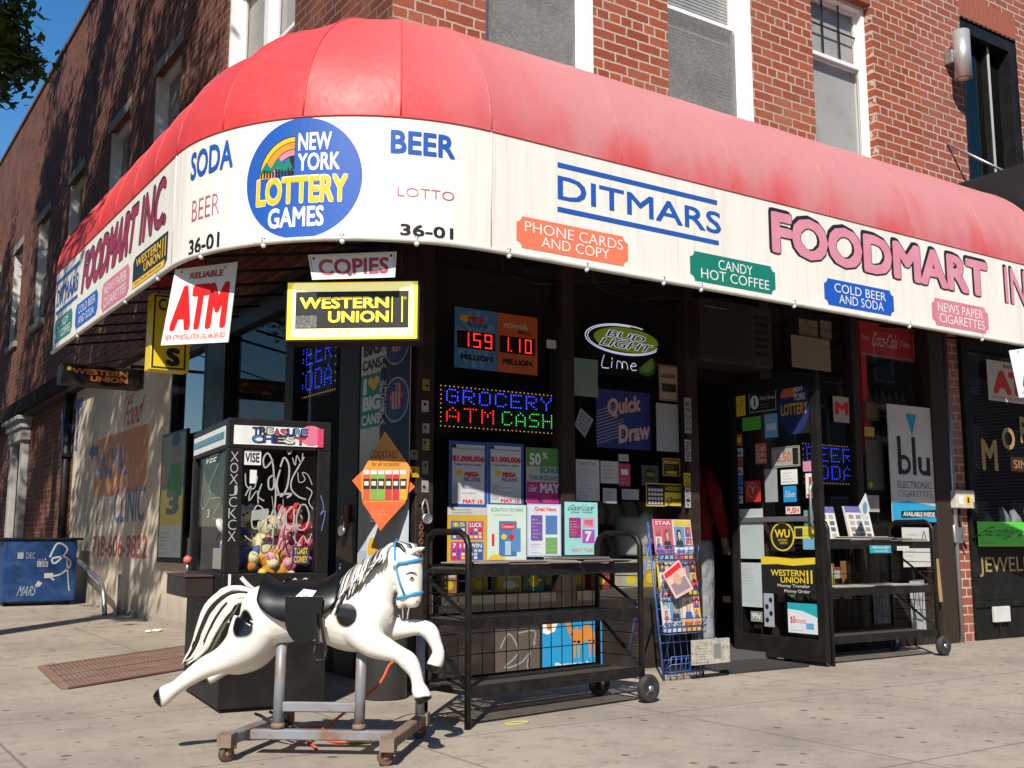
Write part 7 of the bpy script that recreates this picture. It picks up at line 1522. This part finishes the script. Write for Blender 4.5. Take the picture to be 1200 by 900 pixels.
for s in (-1, 1):
    pp(mb, [(V((.09*s, 0, .95)), .09), (V((.10*s, .01, .70)), .075), (V((.10*s, .015, .50)), .055), (V((.105*s, -.01, .28)), .055), (V((.11*s, -.02, .08)), .038), (V((.11*s, .02, .04)), .04), (V((.12*s, .14, .03)), .035)], skinm)
    pp(mb, [(V((.17*s, 0, 1.42)), .055), (V((.23*s, -.01, 1.26)), .048), (V((.255*s, .0, 1.12)), .042), (V((.255*s, .08, .97)), .035), (V((.25*s, .11, .90)), .028), (V((.25*s, .125, .86)), .036), (V((.25*s, .135, .81)), .034)], skinm)
    for f_ in range(4): pp(mb, [(V((.25*s+.016*(f_-1.5), .135, .82)), .011), (V((.25*s+.018*(f_-1.5), .15, .775)), .0105), (V((.25*s+.016*(f_-1.5), .145, .745-.006*abs(f_-1.4))), .009)], skinm, 8)
    pp(mb, [(V((.25*s-.03*s, .15, .86)), .013), (V((.25*s-.045*s, .17, .82)), .011), (V((.25*s-.04*s, .18, .79)), .009)], skinm, 8)
    pp(mb, [(V((.078*s, .0, 1.68)), .012), (V((.09*s, -.01, 1.70)), .018), (V((.085*s, -.01, 1.66)), .012)], skinm, 8)
pp(mb, [(V((0, .105, 1.71)), .011), (V((0, .125, 1.675)), .015), (V((0, .11, 1.66)), .012)], skinm, 8)
ob = bpy.data.objects.new('body', mb.mesh('body')); col.objects.link(ob); rm = ob.modifiers.new('remesh', 'REMESH'); rm.mode = 'VOXEL'; rm.voxel_size = .008; sm = ob.modifiers.new('smooth', 'SMOOTH'); sm.iterations = 4
me = bpy.data.meshes.new_from_object(ob.evaluated_get(bpy.context.evaluated_depsgraph_get())); ob.modifiers.clear(); ob.data = me; me.transform(wm(pn).inverted()); ob.parent = pn; me.materials.clear(); me.materials.append(skinm); me.polygons.foreach_set('use_smooth', [True]*len(me.polygons)); me.polygons.foreach_set('material_index', [0]*len(me.polygons))
mb = MB(); cj = cloth((.15, .010, .014))
pp(mb, [(V((0, 0, .86)), (.135, .20)), (V((0, 0, .95)), (.135, .195)), (V((0, 0, 1.12)), (.135, .19)), (V((0, 0, 1.30)), (.14, .21)), (V((0, 0, 1.42)), (.115, .20)), (V((0, 0, 1.49)), (.075, .09)), (V((0, .01, 1.53)), (.07, .07))], cj, 20)
for s in (-1, 1): pp(mb, [(V((.15*s, 0, 1.42)), .075), (V((.23*s, -.01, 1.26)), .070), (V((.26*s, .0, 1.12)), .062), (V((.258*s, .075, .98)), .055), (V((.252*s, .11, .90)), .046)], cj)
mb.build('jacket', pn)
mb = MB(); jn = cloth((.27, .27, .285), 22)
pp(mb, [(V((0, 0, .84)), (.125, .18)), (V((0, 0, .90)), (.12, .175)), (V((0, 0, .97)), (.115, .165))], jn, 18)
for s in (-1, 1): pp(mb, [(V((.075*s, 0, .92)), (.115, .10)), (V((.10*s, .01, .70)), .098), (V((.105*s, .02, .50)), .085), (V((.108*s, .0, .28)), .082), (V((.112*s, -.01, .10)), .085), (V((.112*s, -.005, .05)), .09)], jn, 16)
mb.build('jeans', pn)
for s in (-1, 1): mb = MB(); mb.M = PM; mb.ball((.115*s, .06, .035), (.05, .14, .045), paint((.68, .66, .63), .5), 16, 8); mb.box(.115*s-.045, -.06, 0, .115*s+.045, .19, .02, paint((.7, .69, .66), .5)); mb.build('shoe', pn)
mb = MB(); mb.M = PM; mb.ball((0, -.010, 1.748), (.094, .112, .088), paint((.015, .012, .010), .6), 18, 12); mb.ball((0, -.045, 1.69), (.088, .075, .10), paint((.015, .012, .010), .6), 18, 12); mb.build('hair', pn)
for s in (-1, 1): mb = MB(); mb.M = PM; mb.ball((.033*s, .096, 1.695), (.013, .008, .008), paint((.6, .58, .55), .2), 10, 8); mb.ball((.033*s, .102, 1.695), (.006, .004, .006), mk_, 8, 6); mb.build('eye', pn)
mb = MB(); mb.M = PM; mb.ball((0, .098, 1.635), (.025, .008, .006), paint((.35, .12, .10), .5), 12, 6); mb.build('mouth', pn)
# snack shelf inside the doorway
ss = thing('store_shelf', 'low dark snack shelf just inside the doorway behind the person', 'shelf', (6.95, 8.0, .06)); mb = MB()
for z in (.06, .36, .7, 1.04, 1.38): mb.box(6.2, 7.9, z, 7.9, 8.3, z+.03, M_brown)
for x in (6.2, 7.87): mb.box(x, 7.9, .06, x+.03, 8.3, 1.6, M_brown)
mb.build('frame', ss)
rr = random.Random(3)
for z, nm in ((.09, 'lowest'), (.39, 'second'), (.73, 'third'), (1.07, 'fourth')):
    for i in range(8):
        x = 6.26+.2*i; c = [(.62, .50, .10), (.55, .50, .40), (.5, .05, .05), (.1, .2, .45), (.55, .3, .05), (.6, .58, .5)][rr.randrange(6)]; mb = MB(); w = .075
        mb.add([(x-w, 7.93, z), (x+w, 7.93, z), (x+w, 8.0, z), (x-w, 8.0, z), (x-w*.95, 7.9, z+.11), (x+w*.95, 7.9, z+.11), (x+w*.95, 8.03, z+.11), (x-w*.95, 8.03, z+.11), (x-w, 7.955, z+.22), (x+w, 7.955, z+.22), (x+w, 7.965, z+.22), (x-w, 7.965, z+.22)],
               [(3, 2, 1, 0), (0, 1, 5, 4), (1, 2, 6, 5), (2, 3, 7, 6), (3, 0, 4, 7), (4, 5, 9, 8), (5, 6, 10, 9), (6, 7, 11, 10), (7, 4, 8, 11), (8, 9, 10, 11)], paint(c, .4))
        mb.add([(x-w*.6, 7.9-.002, z+.09), (x+w*.6, 7.9-.002, z+.09), (x+w*.6, 7.905, z+.14), (x-w*.6, 7.905, z+.14)], [(0, 1, 2, 3)], pw)
        tag(mb.build('snack_bag'), f'snack bag on the {nm} shelf just inside the doorway', 'snack bag', f'snack bags on the {nm} shelf inside the doorway')

# ================================================================== PAVEMENT THINGS
mb = MB(); gq = [hitz(48, 786), hitz(76, 808), hitz(233, 783), hitz(208, 764)]; rg = paint((.24, .135, .10), .85, .05, .8, (.26, .21, .17), 5); g0, g1, g2, g3 = [Vector((q.x, q.y, gz(q.y)+.005)) for q in gq]
ex = (g2-g1)*.9; g2, g3 = g2+ex, g3+ex
def gpt(a, b, z=0.): p = g1.lerp(g2, a).lerp(g0.lerp(g3, a), b); return p+Vector((0, 0, z))
gt = thing('cellar_grate', 'rusty red cellar grate set in the pavement left of the prize machine', 'grate', gpt(.5, .5))
mb.quad(gpt(0, 0), gpt(1, 0), gpt(1, 1), gpt(0, 1), paint((.09, .045, .035), .9)); 
for a, b in (((0, 0), (1, 0)), ((1, 0), (1, 1)), ((1, 1), (0, 1)), ((0, 1), (0, 0)), ((0, .5), (1, .5))): mb.bar(gpt(*a, .006), gpt(*b, .006), .05, .012, rg)
mb.build('frame', gt)
mb = MB()
for i in range(1, 60): mb.bar(gpt(i/60, .02, .004), gpt(i/60, .98, .004), .022, .008, rg)
for j in (.25, .75): mb.bar(gpt(.0, j, .006), gpt(1, j, .006), .012, .008, rg)
mb.build('grating', gt)
mb = MB(); m0 = hitz(829, 769); mp = [Vector((5.50, 5.50, .004)), Vector((6.30, 5.50, .004)), Vector((6.34, 6.02, .004)), Vector((5.54, 6.02, .004))]
mb.add(mp+[p+Vector((0, 0, .014)) for p in mp], [(4, 5, 6, 7), (0, 1, 5, 4), (1, 2, 6, 5), (2, 3, 7, 6), (3, 0, 4, 7)], paint((.030, .028, .027), .95, 0, .6, (.06, .055, .05), 40)); tag(mb.build('door_mat'), 'black door mat on the pavement before the open shop door', 'mat')
p = hitz(180, 748); mb = MB(); rr = random.Random(2)
for i in range(5): mb.ball(Vector((p.x+rr.uniform(-.07, .07), p.y+rr.uniform(-.05, .05), gz(p.y)+.012)), (.035, .025, .012), paint((.70, .69, .66), .8), 8, 6)
tag(mb.build('crumpled_paper'), 'crumpled white paper litter on the pavement by the cream wall', 'paper')
p = hitz(606, 848); mb = MB(); mb.tube([p+Vector((.07*math.cos(R(k*30)), .03*math.sin(R(k*30)), .004)) for k in range(12)], .003, paint((.60, .55, .12)), 6); tag(mb.build('rubber_band'), 'thin yellow loop lying on the pavement before the left rack', 'rubber band')
# bent rail by the cream wall
mb = MB(); mb.tube(crv([(XL-.1, 15.6, .80), (XL-.15, 14.8, .72), (XL-.2, 13.4, .52), (XL-.22, 12.9, .42), (XL-.22, 12.7, .1)]), .028, M_galv, 10); mb.tube([(XL-.10, 12.6, .08), (XL-.10, 12.6, .55)], .022, M_galv, 8)
tag(mb.build('pipe_rail'), 'bent grey pipe rail running down along the cream wall', 'rail')
# newspaper vending boxes
bb = hitz(44, 702, .13); bb = Vector((2.68, 14.6, gz(14.6))); nbx = thing('newspaper_box', 'blue newspaper vending box with white graffiti by the cream wall', 'newspaper box', bb)
x0, x1, z0 = 2.21, 3.05, gz(14.5); mbx = paint((.007, .04, .14), .5, .1, .5, (.05, .10, .22), 6); fbx = front(14.42); top = hity(40, 633, 14.42).z
mb = MB(); mb.box(x0, 14.42, z0+.05, x1, 14.95, top, mbx); mb.build('casing', nbx, .012)
for x in (x0+.06, x1-.06):
    mb = MB(); mb.box(x-.025, 14.5, z0-.02, x+.025, 14.9, z0+.05, M_black); mb.build('leg', nbx)
mb = MB(); A = Art(mb, fbx, (x0, z0+.05, x1, top), .0015, .0); gw = paint((.42, .44, .46), .5, 0, .3)
A.stroke([(.62, .72), (.72, .95), (.86, .84), (.70, .62), (.66, .70), (.84, .72), (.92, .60), (.80, .45), (.66, .40), (.70, .34)], .022, gw, 2); A.stroke([(.86, .70), (.90, .30), (.92, .16)], .014, gw, 2)
A.rect(.43, .54, .62, .72, paint((.01, .03, .12)), 1); A.text('the New York Times', .45, .56, .60, .70, pw, 2); A.rect(.18, .70, .26, .80, paint((.30, .30, .29)), 1); A.text('DEC', .30, .70, .42, .80, paint((.25, .26, .28)), 1); A.rect(.56, .38, .68, .46, paint((.5, .5, .48)), 1)
A.poly([(.44, .26), (.50, .24), (.54, .30), (.48, .34)], paint((.40, .39, .36)), 1); A.text('MARS', .22, .10, .46, .26, paint((.28, .30, .33)), 1, .0, .2); A.stroke([(.12, .6), (.22, .55), (.12, .48), (.24, .42), (.14, .36), (.22, .3)], .010, mk_, 1)
mb.build('graffiti', nbx)
mb = MB(); mb.box(2.15, 14.40, top, 3.12, 15.0, top+.03, M_black); mb.build('lid', nbx, .006)
